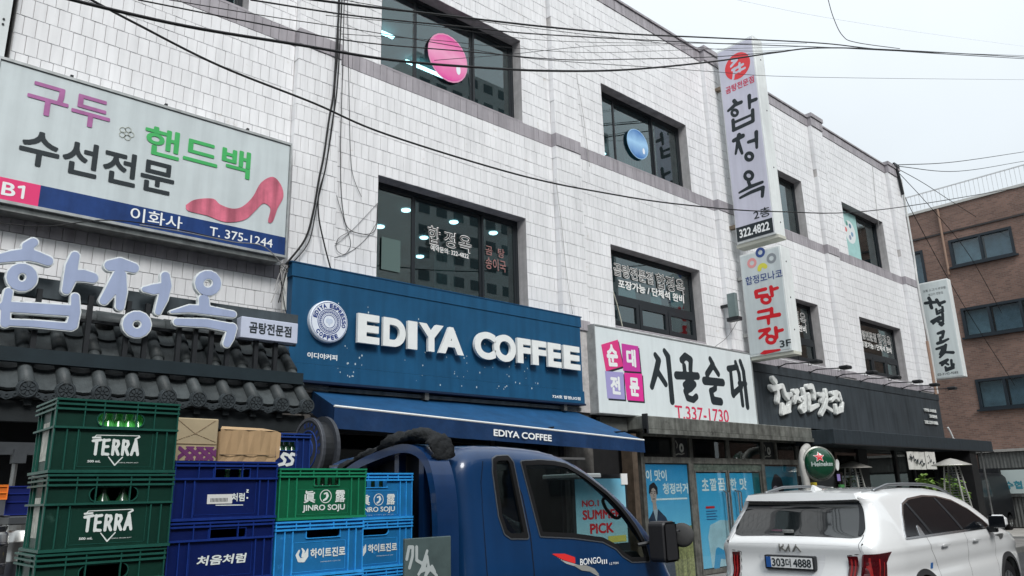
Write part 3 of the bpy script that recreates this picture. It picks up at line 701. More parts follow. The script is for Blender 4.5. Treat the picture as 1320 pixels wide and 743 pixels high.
letters = {
 1: [A([([(200, 105), (165, 130), (170, 160)], [.036, .045]), ([(-20, 205), (80, 187), (170, 178), (230, 195), (285, 216)], [.034, .046, .052, .046, .042])]),
     rg(A, (132, 315), 60, [.040]*15, .92)],
 2: [A([([(450, 185), (430, 250), (420, 320), (397, 392)], [.036, .048, .050, .034]), ([(440, 305), (500, 305), (555, 318)], [.048, .052, .045])])],
 3: [A([([(52, 400), (35, 480), (30, 590)], [.030, .034]), ([(450, 432), (452, 520), (432, 600)], [.032, .042]), ([(30, 490), (200, 500), (430, 515)], [.042, .046]), ([(30, 585), (200, 592), (425, 612)], [.026, .032])])],
 4: [A([([(660, 245), (720, 235), (800, 258)], [.048, .056, .046]), ([(715, 300), (675, 380), (622, 455)], [.050, .052, .036]), ([(720, 300), (728, 400), (718, 490)], [.050, .046, .036])])],
 5: [B_([([(30, 155), (80, 155), (140, 145)], [.026, .046, .046]), ([(155, 75), (160, 130), (140, 210), (110, 290)], [.040, .046, .044, .028])])],
 6: [rg(A, (820, 597), 57, [.040]*15, .92)],
 7: [rg(B_, (410, 118), 54, [.040]*15, .95)],
 8: [B_([([(385, 215), (388, 262)], [.048, .05]), ([(190, 290), (300, 270), (400, 278), (560, 304)], [.012, .036, .042, .032])])],
 9: [B_([([(225, 350), (400, 357), (545, 385)], [.034, .040, .042]), ([(555, 385), (540, 440), (522, 480)], [.044, .044, .036])])],
}
for k, grp in letters.items():
    f = sd_strokes([s for g in grp for s in g])
    m = MB(); shape(m, f, FL, .0085, -.055, 0, .009, .003); e = m.build('letter', M_edge, H)
    m = MB(); shape(m, f, FL, .0085, 0, .005, -.004); m.build('letter_face', M_face, e)
RS[0] = 1.
x0, z0 = uvY((310, 437), YL); x1, z1 = uvY((384, 414), YL); x0 = 3.40; x1 = 4.07
bxs = MB().bbox(x0, x1, YL, YL+.13, 3.41, 3.645, .006).build('small_lightbox', mat('lavender_white', (.52, .56, .68), .4, var=.05), H)
tword('lettering', '곰탕전문점', (x0+.09, 3.47, x1-.08, 3.60), FL, M_ink, bxs, .002, .03)

# ------------------------------------------------------------------ blue coffee shop sign
E_ = thing('shop_sign', 'large dark blue sign board with raised white EDIYA COFFEE letters and a round emblem', 'shop sign', (7, 9, 3.1))
YE = 8.75; FE = FY(YE)
M_blue = mat('sign_blue', (.012, .085, .185), .42, var=.16, vscale=1.6, streak=.18); M_blue2 = mat('sign_blue_edge', (.010, .065, .15), .45, var=.2)
MB().box(4.32, 9.64, YE, 8.98, 3.33, 4.42).build('main_panel', M_blue, E_)
MB().box(4.30, 9.66, YE-.012, 8.98, 4.424, 4.60).build('top_panel', M_blue, E_)
MB().box(4.30, 9.66, YE-.012, 8.98, 3.12, 3.326).build('bottom_panel', M_blue, E_)
MB().box(4.28, 9.68, YE-.02, 8.99, 4.60, 4.615).build('top_trim', M_blue2, E_)
MB().box(4.28, 9.68, YE-.02, 8.99, 3.09, 3.12).build('bottom_trim', mat('dark_blue_trim', (.008, .02, .05), .5), E_)
M_let = mat('letter_white', (.80, .82, .80), .35, var=.06, vscale=6)
lx = [(461, 489), (494, 523), (526, 538), (540, 572), (566, 598), (612, 639), (637, 665), (667, 684), (686, 704), (706, 723), (726, 747)]
YT = YE-.10; FT = FY(YT)
word = 'EDIYACOFFEE'
zlo, zhi = uvY((461, 441), YT)[1], uvY((461, 405), YT)[1]
for ch, (a, b) in zip(word, lx):
    tx0 = uvY((a, 440), YT)[0]; tx1 = uvY((b, 445), YT)[0]; r = .0 if ch not in 'CO' else .012
    m = MB(); text(m, ch, (tx0, 3.655-r, tx1, 4.05+r), FT, -.05, .05, .05)
    e = m.build('letter', M_let, E_)
rc = uvY((421, 416), YE); rr = .272
em = MB().lathe([(0, YE-.07), (rr-.012, YE-.07), (rr, YE-.058), (rr, YE)], (rc[0], 0, rc[1]), axis='y', n=48).build('emblem_disc', mat('emblem_white', (.74, .79, .86), .35), E_)
FM = FY(YE-.07); M_navy = mat('navy_ink', (.02, .05, .22), .5)
for r, w_ in ((.252, .005), (.162, .010), (.143, .006), (.124, .009), (.103, .004), (.084, .008)):
    shape(MB(), sd_strokes([(ring(rc, r, 40), [w_*.5]*41)]), FM, .004, 0, .002).build('emblem_ring', M_navy, em)
mb = MB()
for k in range(30):
    a = 2*math.pi*k/30; shape(mb, sd_strokes([([(rc[0]+.114*math.cos(a), rc[1]+.114*math.sin(a)), (rc[0]+.137*math.cos(a), rc[1]+.137*math.sin(a))], [.003]*2)]), FM, .004, .002, .004)
setp(mb.build('emblem_ticks', M_navy, em), kind='stuff')
mb = MB()
def arc_text(mb, s, r, a0, a1, h, inward=False):
    n = len(s)
    for k, ch in enumerate(s):
        if ch == ' ': continue
        a = R(a0+(a1-a0)*k/(n-1)); c = (rc[0]+r*math.cos(a), rc[1]+r*math.sin(a)); rot = a-math.pi/2 if not inward else a+math.pi/2
        wd = h*(.35 if ch == 'I' else .8); text(mb, ch, (c[0]-wd/2, c[1]-h/2, c[0]+wd/2, c[1]+h/2), FM, .003, .05, rot=rot)
arc_text(mb, 'EDIYA ESPRESSO', .208, 165, -10, .058); arc_text(mb, 'COFFEE', .208, 222, 300, .058, True)
mb.build('emblem_lettering', M_navy, em)
shape(MB(), sd_strokes([([(rc[0]-.02, rc[1]+.01)], [.03]), ([(rc[0]+.02, rc[1]+.01)], [.03]), ([(rc[0], rc[1]), (rc[0], rc[1]-.04)], [.03, .01])]), FM, .005, 0, .003).build('emblem_heart', mat('emblem_pale', (.55, .62, .75), .4), em)
tword('lettering', '이디야커피', (uvY((395, 480), YE)[0], 3.40, uvY((434, 480), YE)[0], 3.475), FE, M_wprint, E_, .002, .03)
tword('lettering', '724호 합정LIG점', (uvY((711, 505), YE)[0], 3.17, uvY((747, 505), YE)[0], 3.225), FY(YE-.012), M_wprint, E_, .002, .03)
mb = MB()
rs = random.Random(3)
for k in range(85):
    x = rs.uniform(4.5, 9.5); z = rs.uniform(3.15, 4.5)
    if rs.random() < .6: x = rs.choice([5.2, 6.5, 6.9, 7.3, 7.9, 8.3])+rs.gauss(0, .12); z = 3.2+abs(rs.gauss(0, .35))
    if z > 4.3: continue
    r = rs.uniform(.004, .011); zz = YE-.001 if 3.33 < z < 4.42 else YE-.013
    mb.add([FY(zz)(x+r*math.cos(t*1.05), z+r*1.5*math.sin(t*1.05), .001) for t in range(6)], [tuple(range(6))])
setp(mb.build('bird_droppings', mat('droppings', (.45, .52, .55), .8), E_), kind='stuff')
# ------------------------------------------------------------------ awning
AW = thing('awning', 'navy blue fabric awning with a white piping line and EDIYA COFFEE on its valance', 'awning', (7.2, 9, 2.3))
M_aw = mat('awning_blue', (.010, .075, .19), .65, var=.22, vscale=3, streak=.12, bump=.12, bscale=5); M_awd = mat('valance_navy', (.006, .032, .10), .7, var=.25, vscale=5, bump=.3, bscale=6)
TL, TR = (4.75, 8.95, 3.03), (9.55, 8.95, 3.03)
BL, BR = (4.43, 7.8, 2.70), (9.97, 7.8, 2.47)
def lerp(a, b, t): return tuple(a[i]+(b[i]-a[i])*t for i in range(3))
m = MB(); nx, ny = 36, 6; v = []
for j in range(ny+1):
    for i in range(nx+1):
        t = i/nx; p = lerp(lerp(TL, TR, t), lerp(BL, BR, t), j/ny); sag = -.03*math.sin(math.pi*j/ny)*abs(math.sin(t*math.pi*4)); v.append((p[0], p[1], p[2]+sag))
m.add(v, [(j*(nx+1)+i, (j+1)*(nx+1)+i, (j+1)*(nx+1)+i+1, j*(nx+1)+i+1) for j in range(ny) for i in range(nx)])
m.add([lerp(TL, BL, 0), BL, (4.75, 8.95, 2.72)], [(0, 1, 2)]); m.add([TR, BR, (9.55, 8.95, 2.5)], [(0, 1, 2)])
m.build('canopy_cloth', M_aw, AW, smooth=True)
m = MB(); v = []; nx = 60
for j in range(4):
    for i in range(nx+1):
        t = i/nx; p = lerp(BL, BR, t); dz = -.25*(1-.22*t)*j/3; wv = .012*math.sin(t*41)*(j/3)+.008*math.sin(t*97+1)*(j/3); v.append((p[0], p[1]-.005+wv, p[2]+dz))
m.add(v, [(j*(nx+1)+i, (j+1)*(nx+1)+i, (j+1)*(nx+1)+i+1, j*(nx+1)+i+1) for j in range(3) for i in range(nx)])
# valance round both ends
m.add([BL, (4.6, 8.6, 2.93), (4.6, 8.6, 2.68), (BL[0], BL[1], BL[2]-.25)], [(0, 1, 2, 3)]); m.add([BR, (9.7, 8.6, 2.80), (9.7, 8.6, 2.58), (BR[0], BR[1], BR[2]-.20)], [(0, 1, 2, 3)])
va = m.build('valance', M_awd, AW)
MB().tube([lerp(BL, BR, k/8) for k in range(9)], .014, 6).build('white_piping', M_white, AW)
for i, x in enumerate((4.62, 6.3, 8.0, 9.6)): MB().tube([(x, 8.93, 2.78), (x, 8.4, 2.6), (x, 7.86, 2.60)], .014, 6).build('awning_arm', M_black, AW)
MB().box(4.6, 9.7, 8.86, 8.98, 3.02, 3.07).build('mounting_rail', mat('grey_rail', (.25, .25, .23), .6, var=.3, streak=.3), AW)
for x in (6.4, 9.2): MB().box(x, x+.07, 8.78, 8.86, 2.99, 3.1).build('rail_clamp', M_steel, AW)
def FA(u, v_, d=0.): # valance plane following its slope
    t = (u-BL[0])/(BR[0]-BL[0]); return (u, 7.78-d, BL[2]+(BR[2]-BL[2])*t+v_)
u0 = uvY((635, 560), 7.8)[0]; u1 = uvY((710, 570), 7.8)[0]
tword('lettering', 'EDIYA COFFEE', (u0, -.165, u1, -.075), FA, M_wprint, va, .002, .03)

# ------------------------------------------------------------------ sundae restaurant sign
U = thing('shop_sign', 'white lightbox sign with thick black brush letters and four pink and lilac squares', 'shop sign', (12.5, 9, 3))
YS = 8.72; FU = FY(YS)
MB().bbox(9.98, 15.05, YS, 8.98, 2.98, 4.50, .012).build('lightbox', M_signwhite, U)
mb = MB().box(9.96, 15.07, YS-.01, 8.97, 4.50, 4.525).box(9.96, 9.98, YS-.01, 8.97, 2.98, 4.5).box(15.05, 15.07, YS-.01, 8.97, 2.98, 4.5)
mb.build('trim', mat('aluminium_trim', (.4, .42, .42), .5), U)
Z3 = zs((770, 430), 6.19, uvY, YS)
big = {1: [([(462, 172), (488, 215), (470, 300), (435, 425)], [.055, .075, .075, .06]), ([(478, 300), (545, 405)], [.065, .06]), ([(535, 140), (563, 185), (575, 300), (597, 540)], [.055, .075, .07, .075])],
 2: [([(672, 212), (702, 182), (745, 210), (742, 290)], [.07, .075, .07, .065]), ([(692, 258), (700, 325)], [.06, .06]), ([(632, 335), (800, 340)], [.08, .075]), ([(697, 412), (735, 380), (775, 405), (745, 440), (702, 462), (720, 515), (765, 530), (790, 505)], [.065]*8)],
 3: [([(900, 205), (922, 250), (875, 325)], [.06, .07, .07]), ([(925, 262), (965, 325)], [.065, .06]), ([(855, 378), (1000, 392)], [.085, .08]), ([(940, 400), (942, 440), (905, 460), (925, 535), (985, 545)], [.06, .055, .065, .085, .08])],
 4: [([(1045, 282), (1115, 268)], [.065, .06]), ([(1062, 290), (1080, 480), (1085, 490)], [.055, .065, .07]), ([(1085, 485), (1150, 425)], [.07, .06]), ([(1102, 232), (1130, 320), (1160, 570)], [.055, .06, .06]), ([(1140, 225), (1165, 300), (1198, 585)], [.06, .065, .07]), ([(1130, 400), (1185, 400)], [.05, .05])]}
for k, s in big.items(): shape(MB(), sd_strokes(Z3(s)), FU, .02, 0, .003).build('brush_letter', M_ink, U)
def sq(corn, ch, col, nm):
    q = [uvY((770+x/6.19, 430+y/6.19), YS) for x, y in corn]; q = q[::-1]
    sh = [(p[0]+.03, p[1]-.03) for p in q]
    MB().prism(sh, FU, 0, .002).build('square_shadow', M_ink, U)
    o = MB().prism(q, FU, .002, .004).build('colour_square', mat(nm, col, .4), U)
    xs = [p[0] for p in q]; zs_ = [p[1] for p in q]; cx, cz = sum(xs)/4, sum(zs_)/4; hw, hh = (max(xs)-min(xs))*.27, (max(zs_)-min(zs_))*.33
    tword('lettering', ch, (cx-hw, cz-hh, cx+hw, cz+hh), FU, M_wprint, o, .006, .05, rot=math.atan2(q[3][1]-q[0][1], q[3][0]-q[0][0]) if False else .06 if ch in '순' else 0)
sq([(30, 90), (162, 50), (205, 262), (68, 302)], '순', (.70, .05, .22), 'hot_pink_print')
sq([(192, 80), (325, 103), (345, 308), (206, 298)], '대', (.55, .05, .33), 'magenta_print')
sq([(60, 300), (206, 312), (220, 528), (80, 518)], '전', (.36, .33, .60), 'lilac_print')
sq([(212, 314), (355, 322), (370, 543), (236, 533)], '문', (.72, .04, .30), 'pink_square_print')
tword('lettering', 'T.337-1730', (uvY((870, 530), YS)[0], 2.985, uvY((939, 535), YS)[0], 3.24), FU, mat('red_print', (.62, .04, .10), .5), U, .003, .01)

# ------------------------------------------------------------------ dark fascia of the meat restaurant
K_ = thing('shop_sign', 'long charcoal fascia board with chunky white brush letters at its left end', 'shop sign', (20.5, 9, 3))
YG = 8.75; FG = FY(YG)
M_char = mat('charcoal_panel', (.050, .062, .072), .5, var=.2, vscale=.9, streak=.3)
MB().box(15.08, 25.85, YG, 8.98, 3.0, 4.15).build('main_panel', M_char, K_)
MB().box(15.08, 25.87, YG-.015, 8.98, 4.155, 4.34).build('top_panel', mat('charcoal_top', (.045, .055, .063), .55, var=.25, streak=.25), K_)
Z4 = zs((960, 450), 6.753, uvY, YG-.12); m = MB(); FGL = FY(YG)
gl = [[([(262, 258), (282, 282)], [.085, .085]), ([(245, 330), (262, 345), (330, 325)], [.075, .085, .07]), ([(296, 345), (308, 400), (302, 455)], [.08, .075, .08])],
 [([(345, 320), (370, 400), (392, 425)], [.07, .075, .08]), ([(385, 400), (420, 395)], [.075, .07])],
 [([(348, 485), (345, 560)], [.065, .065]), ([(408, 455), (400, 540)], [.065, .065]), ([(350, 520), (400, 500)], [.05, .05]), ([(348, 558), (408, 540)], [.055, .055])],
 [([(442, 368), (475, 368), (458, 420), (448, 462)], [.075, .08, .075, .07]), ([(470, 425), (500, 445)], [.07, .075])],
 [([(525, 352), (538, 420), (535, 475)], [.07, .075, .07]), ([(505, 430), (535, 425)], [.06, .06]), ([(505, 520), (520, 545), (542, 530), (540, 495), (515, 492), (505, 520)], [.06]*6)],
 [([(560, 328), (600, 325), (620, 380), (622, 425)], [.085, .09, .075, .07]), ([(572, 400), (580, 520)], [.08, .08]), ([(580, 528), (620, 505), (655, 488)], [.075, .07, .06])],
 [([(655, 395), (700, 398), (682, 460)], [.07, .08, .07]), ([(720, 362), (728, 440), (710, 510), (680, 568)], [.075, .08, .075, .075]), ([(715, 500), (770, 535)], [.065, .07])],
 [([(770, 385), (820, 378), (795, 420), (770, 448)], [.065, .075, .07, .06]), ([(800, 420), (828, 440)], [.06, .065]), ([(838, 385), (852, 440)], [.055, .06])],
 [([(808, 490), (814, 558)], [.055, .055]), ([(868, 470), (862, 540)], [.055, .055]), ([(815, 522), (862, 510)], [.045, .045]), ([(815, 556), (864, 538)], [.05, .05])]]
M_bub = mat('bubble_letter', (.80, .82, .80), .45, var=.12, vscale=6, streak=.12)
for g in gl:
    shape(MB(), sd_strokes([(p, [q*.82 for q in (r if isinstance(r, (list, tuple)) else [r])]) for p, r in Z4(g)]), FGL, .02, .02, .10, 0, .014).build('letter', M_bub, K_, smooth=False)
for s, z, x0 in (('평생-고깃집', 3.80, .10), ('합정본점', 3.63, .45), ('TEL.324-5982', 3.44, 0)):
    tword('lettering', s, (24.35+x0, z-.045, 25.35, z+.05), FG, M_bub, K_, .02, .03, thick=.03)
# swan-neck lamps on the fascia
LPX = [(1003, 473, 1048, 470), (1043, 480, 1090, 475), (1078, 487, 1120, 482), (1109, 493, 1157, 490), (1139, 498, 1180, 492), (1162, 502, 1213, 498), (1185, 506, 1228, 502)]
lamp_lab = ['nearest the tall white signs', 'second from the billiard sign', 'third from the left along the fascia', 'in the middle of the row', 'third from the right end', 'second from the right end', 'at the right end']
def sign_lamp():
    t = thing('sign_lamp', 'x', 'sign lamp', (0, 0, 0), 'arm lamps on the charcoal fascia', world=False)
    MB().tube([(0, 0, 0), (-.02, -.2, .05), (-.05, -.78, .0)], .014, 6).build('arm', M_black, t)
    MB().bbox(-.11, .13, -1.0, -.78, -.035, .045, .02).build('lamp_head', M_black, t)
    MB().lathe([(0, -.02), (.04, -.02), (.04, .02), (0, .02)], (0, 0, 0), axis='y', n=8).build('wall_plate', M_black, t)
    MB().tube([(-.04, -.74, .0), (.03, -.70, -.06), (-.02, -.80, -.05)], .008, 5).build('hanging_cable', M_black, t)
    return t
sl0 = sign_lamp()
for i, (a, b, c, d) in enumerate(LPX):
    p = atY(a, b, YG); o = sl0 if i == 0 else dup(sl0); o.location = (p[0], YG, 4.33); o.rotation_euler.z = random.uniform(-.05, .05)
    o['label'] = 'black arm lamp reaching out over the charcoal fascia, '+lamp_lab[i]

# ------------------------------------------------------------------ projecting signs
def projecting(name, label, X, y0, y1, z0, z1, th, m, base):
    t = thing(name, label, 'projecting sign', base)
    MB().bbox(X, X+th, y0, y1, z0, z1, .012).build('lightbox', m, t)
    return t
M_lav = mat('sign_lavender_white', (.60, .60, .70), .4, var=.05, vscale=2, streak=.08); M_trimw = mat('white_trim', (.76, .79, .78), .4, var=.06, streak=.1)
V1 = projecting('projecting_sign', 'tallest hanging sign, lavender-white with a red round seal, black brush letters and 322.4822', 14.94, 7.74, 8.70, 6.98, 11.86, .42, M_trimw, (15.1, 8.9, 7))
X1 = 14.93; F1 = FX(X1)
MB().box(X1, X1+.01, 7.78, 8.67, 7.03, 11.80).build('sign_face', M_lav, V1)
c3 = zs((920, 60), 5.72, uvX, X1); c4 = zs((930, 180), 5.31, uvX, X1)
cc = uvX((920+175/5.72, 60+145/5.72), X1)
sf = sd_strokes([([cc], [.33])]); wm = sd_strokes([([(cc[0]-.12, cc[1]+.20), (cc[0]+.0, cc[1]+.16), (cc[0]-.16, cc[1]+.07)], [.035]*3), ([(cc[0]-.14, cc[1]-.04), (cc[0]+.14, cc[1]-.02)], [.035]*2), ([(cc[0]-.08, cc[1]-.02), (cc[0]-.14, cc[1]-.26)], [.03]*2), ([(cc[0]+.06, cc[1]+.05), (cc[0]+.05, cc[1]-.16)], [.03]*2), ([(cc[0]-.10, cc[1]-.15), (cc[0]+.18, cc[1]-.13)], [.03]*2)])
def cutf(a, b):
    g = lambda x, y: np.maximum(a(x, y), -b(x, y)); g.bb = a.bb; return g
shape(MB(), cutf(sf, wm), F1, .02, 0, .003).build('red_seal', mat('seal_red', (.72, .06, .07), .45), V1)
tb = bx((920+80/5.72, 60+360/5.72), (920+312/5.72, 60+225/5.72), uvX, X1)
tword('lettering', '곰탕전문점', (-8.56, 10.66, -7.82, 10.84), F1, mat('red_print', (.62, .04, .10), .5), V1, .003, .02)
hap = [c3([([(150, 402), (165, 420)], [.05, .05]), ([(108, 475), (160, 430), (203, 412)], [.035, .05, .045]), ([(262, 365), (265, 455)], [.05, .035]), ([(268, 408), (312, 390)], [.045, .045])]),
       c3([([(142, 545), (148, 612)], [.045, .045]), ([(287, 470), (290, 545)], [.045, .045]), ([(150, 562), (280, 505)], [.035, .03]), ([(146, 618), (290, 550)], [.045, .045])]), rg(c3, (155, 490), 22, [.035]*15, 1.)]
shape(MB(), sd_strokes([s for g in hap for s in g]), F1, .02, 0, .003).build('brush_letter', M_ink, V1)
jung = [c3([([(148, 695), (215, 660)], [.05, .055])]), c4([([(120, -30), (98, 98)], [.055, .03]), ([(115, 20), (142, 95)], [.05, .035]), ([(185, 18), (240, 0)], [.04, .045]), ([(238, -50), (242, 55)], [.05, .035])]), rg(c4, (190, 117), 24, [.04]*15, 1.)]
shape(MB(), sd_strokes([s for g in jung for s in g]), F1, .02, 0, .003).build('brush_letter', M_ink, V1)
ok = [c4([([(185, 288), (195, 315)], [.04, .04]), ([(122, 365), (195, 325), (280, 292)], [.025, .045, .035]), ([(128, 400), (200, 362), (285, 328)], [.03, .04, .045]), ([(285, 328), (280, 388)], [.045, .04])]), rg(c4, (187, 248), 27, [.04]*15, 1.)]
shape(MB(), sd_strokes([s for g in ok for s in g]), F1, .02, 0, .003).build('brush_letter', M_ink, V1)
tword('lettering', '2층', (-8.21, 7.42, -7.80, 7.64), F1, M_ink, V1, .003, .01)
pb = MB().box(X1-.004, X1, 7.78, 8.67, 7.03, 7.36).build('black_panel', M_ink, V1)
tword('lettering', '322.4822', (-8.60, 7.10, -7.86, 7.30), FX(X1-.004), M_wprint, pb, .003, .03)
for z in (7.3, 8.6, 10.0, 11.3): MB().lathe([(0, -.006), (.018, -.006), (.018, 0)], (15.2, 7.74, z), axis='y', n=8).build('screw', M_black, V1)
for z in (7.4, 10.9): MB().box(15.0, 15.12, 8.7, 9.0, z, z+.08).build('wall_bracket', mat('rusty_bracket', (.30, .24, .18), .8, var=.5), V1)
MB().bbox(14.98, 15.3, 7.70, 8.74, 6.90, 6.98, .006).build('bottom_tray', mat('cream_tray', (.55, .55, .48), .6), V1)
V2 = projecting('projecting_sign', 'lower hanging sign with coloured billiard balls and red letters, marked 3F', 15.02, 7.72, 8.72, 4.43, 6.74, .40, M_trimw, (15.2, 8.9, 4.5))
X2 = 15.01; F2 = FX(X2)
MB().box(X2, X2+.01, 7.76, 8.69, 4.48, 6.70).build('sign_face', mat('sign_face_grey', (.58, .64, .65), .4), V2)
def z5(x, y): return uvX((940+x/4.37, 300+y/4.37), X2)
for c_, col, nm, hollow in (((175, 112), (.04, .08, .25), 'ball_navy', 1), ((238, 145), (.25, .28, .30), 'ball_grey', 1), ((128, 172), (.70, .30, .30), 'ball_red', 1), ((188, 203), (.65, .62, .08), 'ball_yellow', 0)):
    p = z5(*c_); q = sd_strokes([(ring(p, .085, 16), [.03]*17)]) if hollow else sd_strokes([(ring(p, .075, 16)[1:9], [.05]*8)])
    shape(MB(), q, F2, .012, 0, .003).build('ball_print', mat(nm, col, .45), V2)
tword('lettering', '합정모나코', (z5(95, 300)[0], 6.02, z5(302, 250)[0], 6.21), F2, mat('navy_ink', (.02, .05, .22), .5), V2, .003, .01)
M_red = mat('red_letter_print', (.60, .015, .025), .45)
def brush(par, S, fr, m, cell=.015): shape(MB(), sd_strokes(S), fr, cell, 0, .003).build('brush_letter', m, par)
Z5 = zs((940, 300), 4.37, uvX, X2)
brush(V2, Z5([([(150, 332), (205, 318)], [.04, .04]), ([(150, 335), (155, 362), (215, 350)], [.045, .045, .03]), ([(235, 308), (243, 355)], [.045, .04]), ([(240, 322), (272, 312)], [.035, .035])])+rg(Z5, (207, 378), 24, [.036]*15, .8), F2, M_red)
brush(V2, Z5([([(165, 448), (240, 432)], [.035, .04]), ([(238, 430), (240, 470)], [.045, .04]), ([(162, 485), (282, 462)], [.035, .045]), ([(220, 475), (222, 512)], [.045, .035])]), F2, M_red)
brush(V2, Z5([([(170, 555), (225, 545), (172, 595)], [.035, .045, .03]), ([(200, 565), (225, 585)], [.03, .03]), ([(262, 538), (268, 590)], [.045, .04]), ([(265, 558), (300, 548)], [.035, .035])])+rg(Z5, (235, 603), 24, [.036]*15, .8), F2, M_red)
brush(V2, Z5([([(178, 682), (200, 675), (285, 660)], [.012, .045, .02])]), F2, M_red)
tword('lettering', '3F', (z5(290, 678)[0], 4.53, z5(353, 655)[0], 4.68), F2, M_ink, V2, .003, .02)
MB().bbox(15.05, 15.35, 7.70, 8.75, 4.36, 4.43, .006).build('bottom_tray', mat('cream_tray', (.55, .55, .48), .6), V2)
for z in (4.9, 5.6, 6.4): MB().lathe([(0, -.006), (.018, -.006), (.018, 0)], (15.2, 7.72, z), axis='y', n=8).build('screw', M_black, V2)
for z in (4.9, 6.2): MB().box(15.1, 15.2, 8.72, 9.0, z, z+.07).build('wall_bracket', M_steel, V2)
V3 = projecting('projecting_sign', 'narrow white vertical sign with black brush letters hanging in front of the brick building', 26.3, 8.05, 8.93, 4.86, 8.0, .28, M_trimw, (26.4, 8.9, 4.9))
X3 = 26.29; F3 = FX(X3)
MB().box(X3, X3+.01, 8.08, 8.90, 4.90, 7.96).build('sign_face', mat('sign_face_white2', (.62, .68, .68), .4, streak=.08), V3)
Z6 = zs((1180, 360), 5.307, uvX, X3)
for s in ([([(92, 130), (103, 148)], [.05, .05]), ([(68, 165), (105, 160), (140, 158)], [.05, .055, .045]), ([(105, 180), (112, 198)], [.055, .05]), ([(145, 142), (168, 180)], [.05, .045]), ([(165, 168), (198, 155)], [.05, .05]), ([(142, 205), (148, 238)], [.035, .035]), ([(185, 190), (188, 222)], [.035, .04]), ([(148, 222), (185, 205)], [.025, .025]), ([(148, 240), (186, 222)], [.035, .035])],
          [([(112, 290), (165, 262)], [.05, .055]), ([(150, 275), (122, 305)], [.045, .035]), ([(145, 285), (168, 298)], [.04, .04]), ([(186, 238), (190, 290)], [.045, .035]), ([(168, 278), (188, 270)], [.03, .03]), ([(165, 308), (180, 318), (192, 305), (175, 296), (165, 308)], [.035]*5)],
          [([(155, 372), (192, 358), (185, 400)], [.045, .05, .04]), ([(172, 400), (172, 432)], [.045, .045]), ([(152, 440), (185, 430), (225, 410)], [.05, .05, .035])],
          [([(145, 478), (195, 462), (168, 515)], [.04, .05, .035]), ([(208, 450), (200, 500), (168, 535)], [.045, .045, .035]), ([(205, 500), (258, 502)], [.04, .05])],
          [([(170, 575), (220, 552), (182, 590)], [.04, .045, .035]), ([(200, 570), (225, 585)], [.035, .035]), ([(246, 555), (248, 588)], [.04, .035]), ([(206, 602), (210, 626)], [.035, .03]), ([(262, 582), (260, 608)], [.035, .035]), ([(210, 612), (260, 597)], [.025, .025]), ([(210, 627), (262, 608)], [.035, .035])]):
    brush(V3, Z6(s), F3, M_ink, .018)
tword('lettering', '숯불 소.고기 부위별', (-8.82, 7.68, -8.14, 7.76), F3, M_ink, V3, .003, .0)
tword('lettering', '생고기 전문점', (-8.68, 7.53, -8.24, 7.61), F3, M_ink, V3, .003, .0)
tword('lettering', '02-3142-9282', (-8.80, 4.97, -8.20, 5.04), F3, M_ink, V3, .003, .01)
MB().box(26.35, 26.4, 8.9, 9.35, 7.0, 7.04).build('upper_bracket', M_steel, V3); MB().box(26.35, 26.4, 8.9, 9.35, 5.2, 5.24).build('lower_bracket', M_steel, V3)
# ------------------------------------------------------------------ glazed shopfront of the sundae restaurant
D_ = thing('shopfront', 'glazed steel shopfront with stainless fascia and paired doors under the white sundae sign', 'shopfront', (14.2, 9, 0))
M_st = mat('stained_stainless', (.33, .34, .31), .4, metal=.6, var=.5, vscale=4, streak=.45, dirt=((.05, .05, .045), 5, .6))
M_fr = mat('aluminium_shopfront', (.22, .22, .20), .5, metal=.5, var=.45, vscale=9, streak=.4)
MB().bbox(10.95, 16.96, 8.5, 8.99, 2.74, 2.97, .01).build('fascia', M_st, D_)
MB().box(10.93, 16.98, 8.48, 8.53, 2.66, 2.74).build('fascia_lip', M_st, D_)
MB().box(10.93, 10.97, 8.46, 8.56, 2.66, 3.0).build('fascia_end', M_black, D_)
MB().box(10.2, 10.93, 8.9, 8.98, 2.72, 2.95).build('side_panel', mat('dark_side_panel', (.10, .105, .10), .5, var=.3), D_)
MB().box(11.30, 17.15, 8.93, 9.02, 2.66, 2.76).build('top_rail', M_fr, D_)
MB().box(11.30, 17.15, 8.93, 9.02, 2.18, 2.29).build('transom', M_fr, D_)
for x, w_ in ((11.30, .10), (12.28, .08), (12.83, .10), (14.13, .10), (15.49, .09), (16.07, .07), (16.98, .14)):
    MB().box(x, x+w_, 8.94, 9.01, 2.29, 2.66).build('mullion', M_fr, D_)
for x, w_ in ((11.30, .10), (12.74, .16), (15.40, .12), (16.95, .17)):
    MB().box(x, x+w_, 8.93, 9.02, .1, 2.18).build('post', M_fr, D_)
M_sg = glass('shop_glass', (.55, .62, .62), .95, 1.6)
for a, b in ((11.40, 12.28), (12.93, 14.13), (14.23, 15.49), (16.14, 16.98)): MB().box(a, b, 8.97, 8.976, 2.29, 2.66).build('upper_pane', M_sg, D_)
for a in (12.36, 15.58):
    MB().box(a, a+.46, 8.975, 8.98, 2.29, 2.66).build('ornament_panel', M_black, D_)
    m = MB()
    shape(m, sd_strokes([(ring((a+.25, 2.47), .05, 10, 1.3), [.022]*11)]), FY(8.975), .012, 0, .004)
    m.build('white_flower', mat('ornament_white', (.55, .56, .52), .5, var=.3), D_)
    shape(MB(), sd_strokes([([(a+.08, 2.60), (a+.13, 2.53), (a+.10, 2.47)], [.012]*3), ([(a+.06, 2.34), (a+.14, 2.36), (a+.24, 2.35), (a+.32, 2.37)], [.012]*4)]), FY(8.975), .012, 0, .003).build('painted_vine', mat('ornament_grey', (.30, .30, .27), .6), D_)
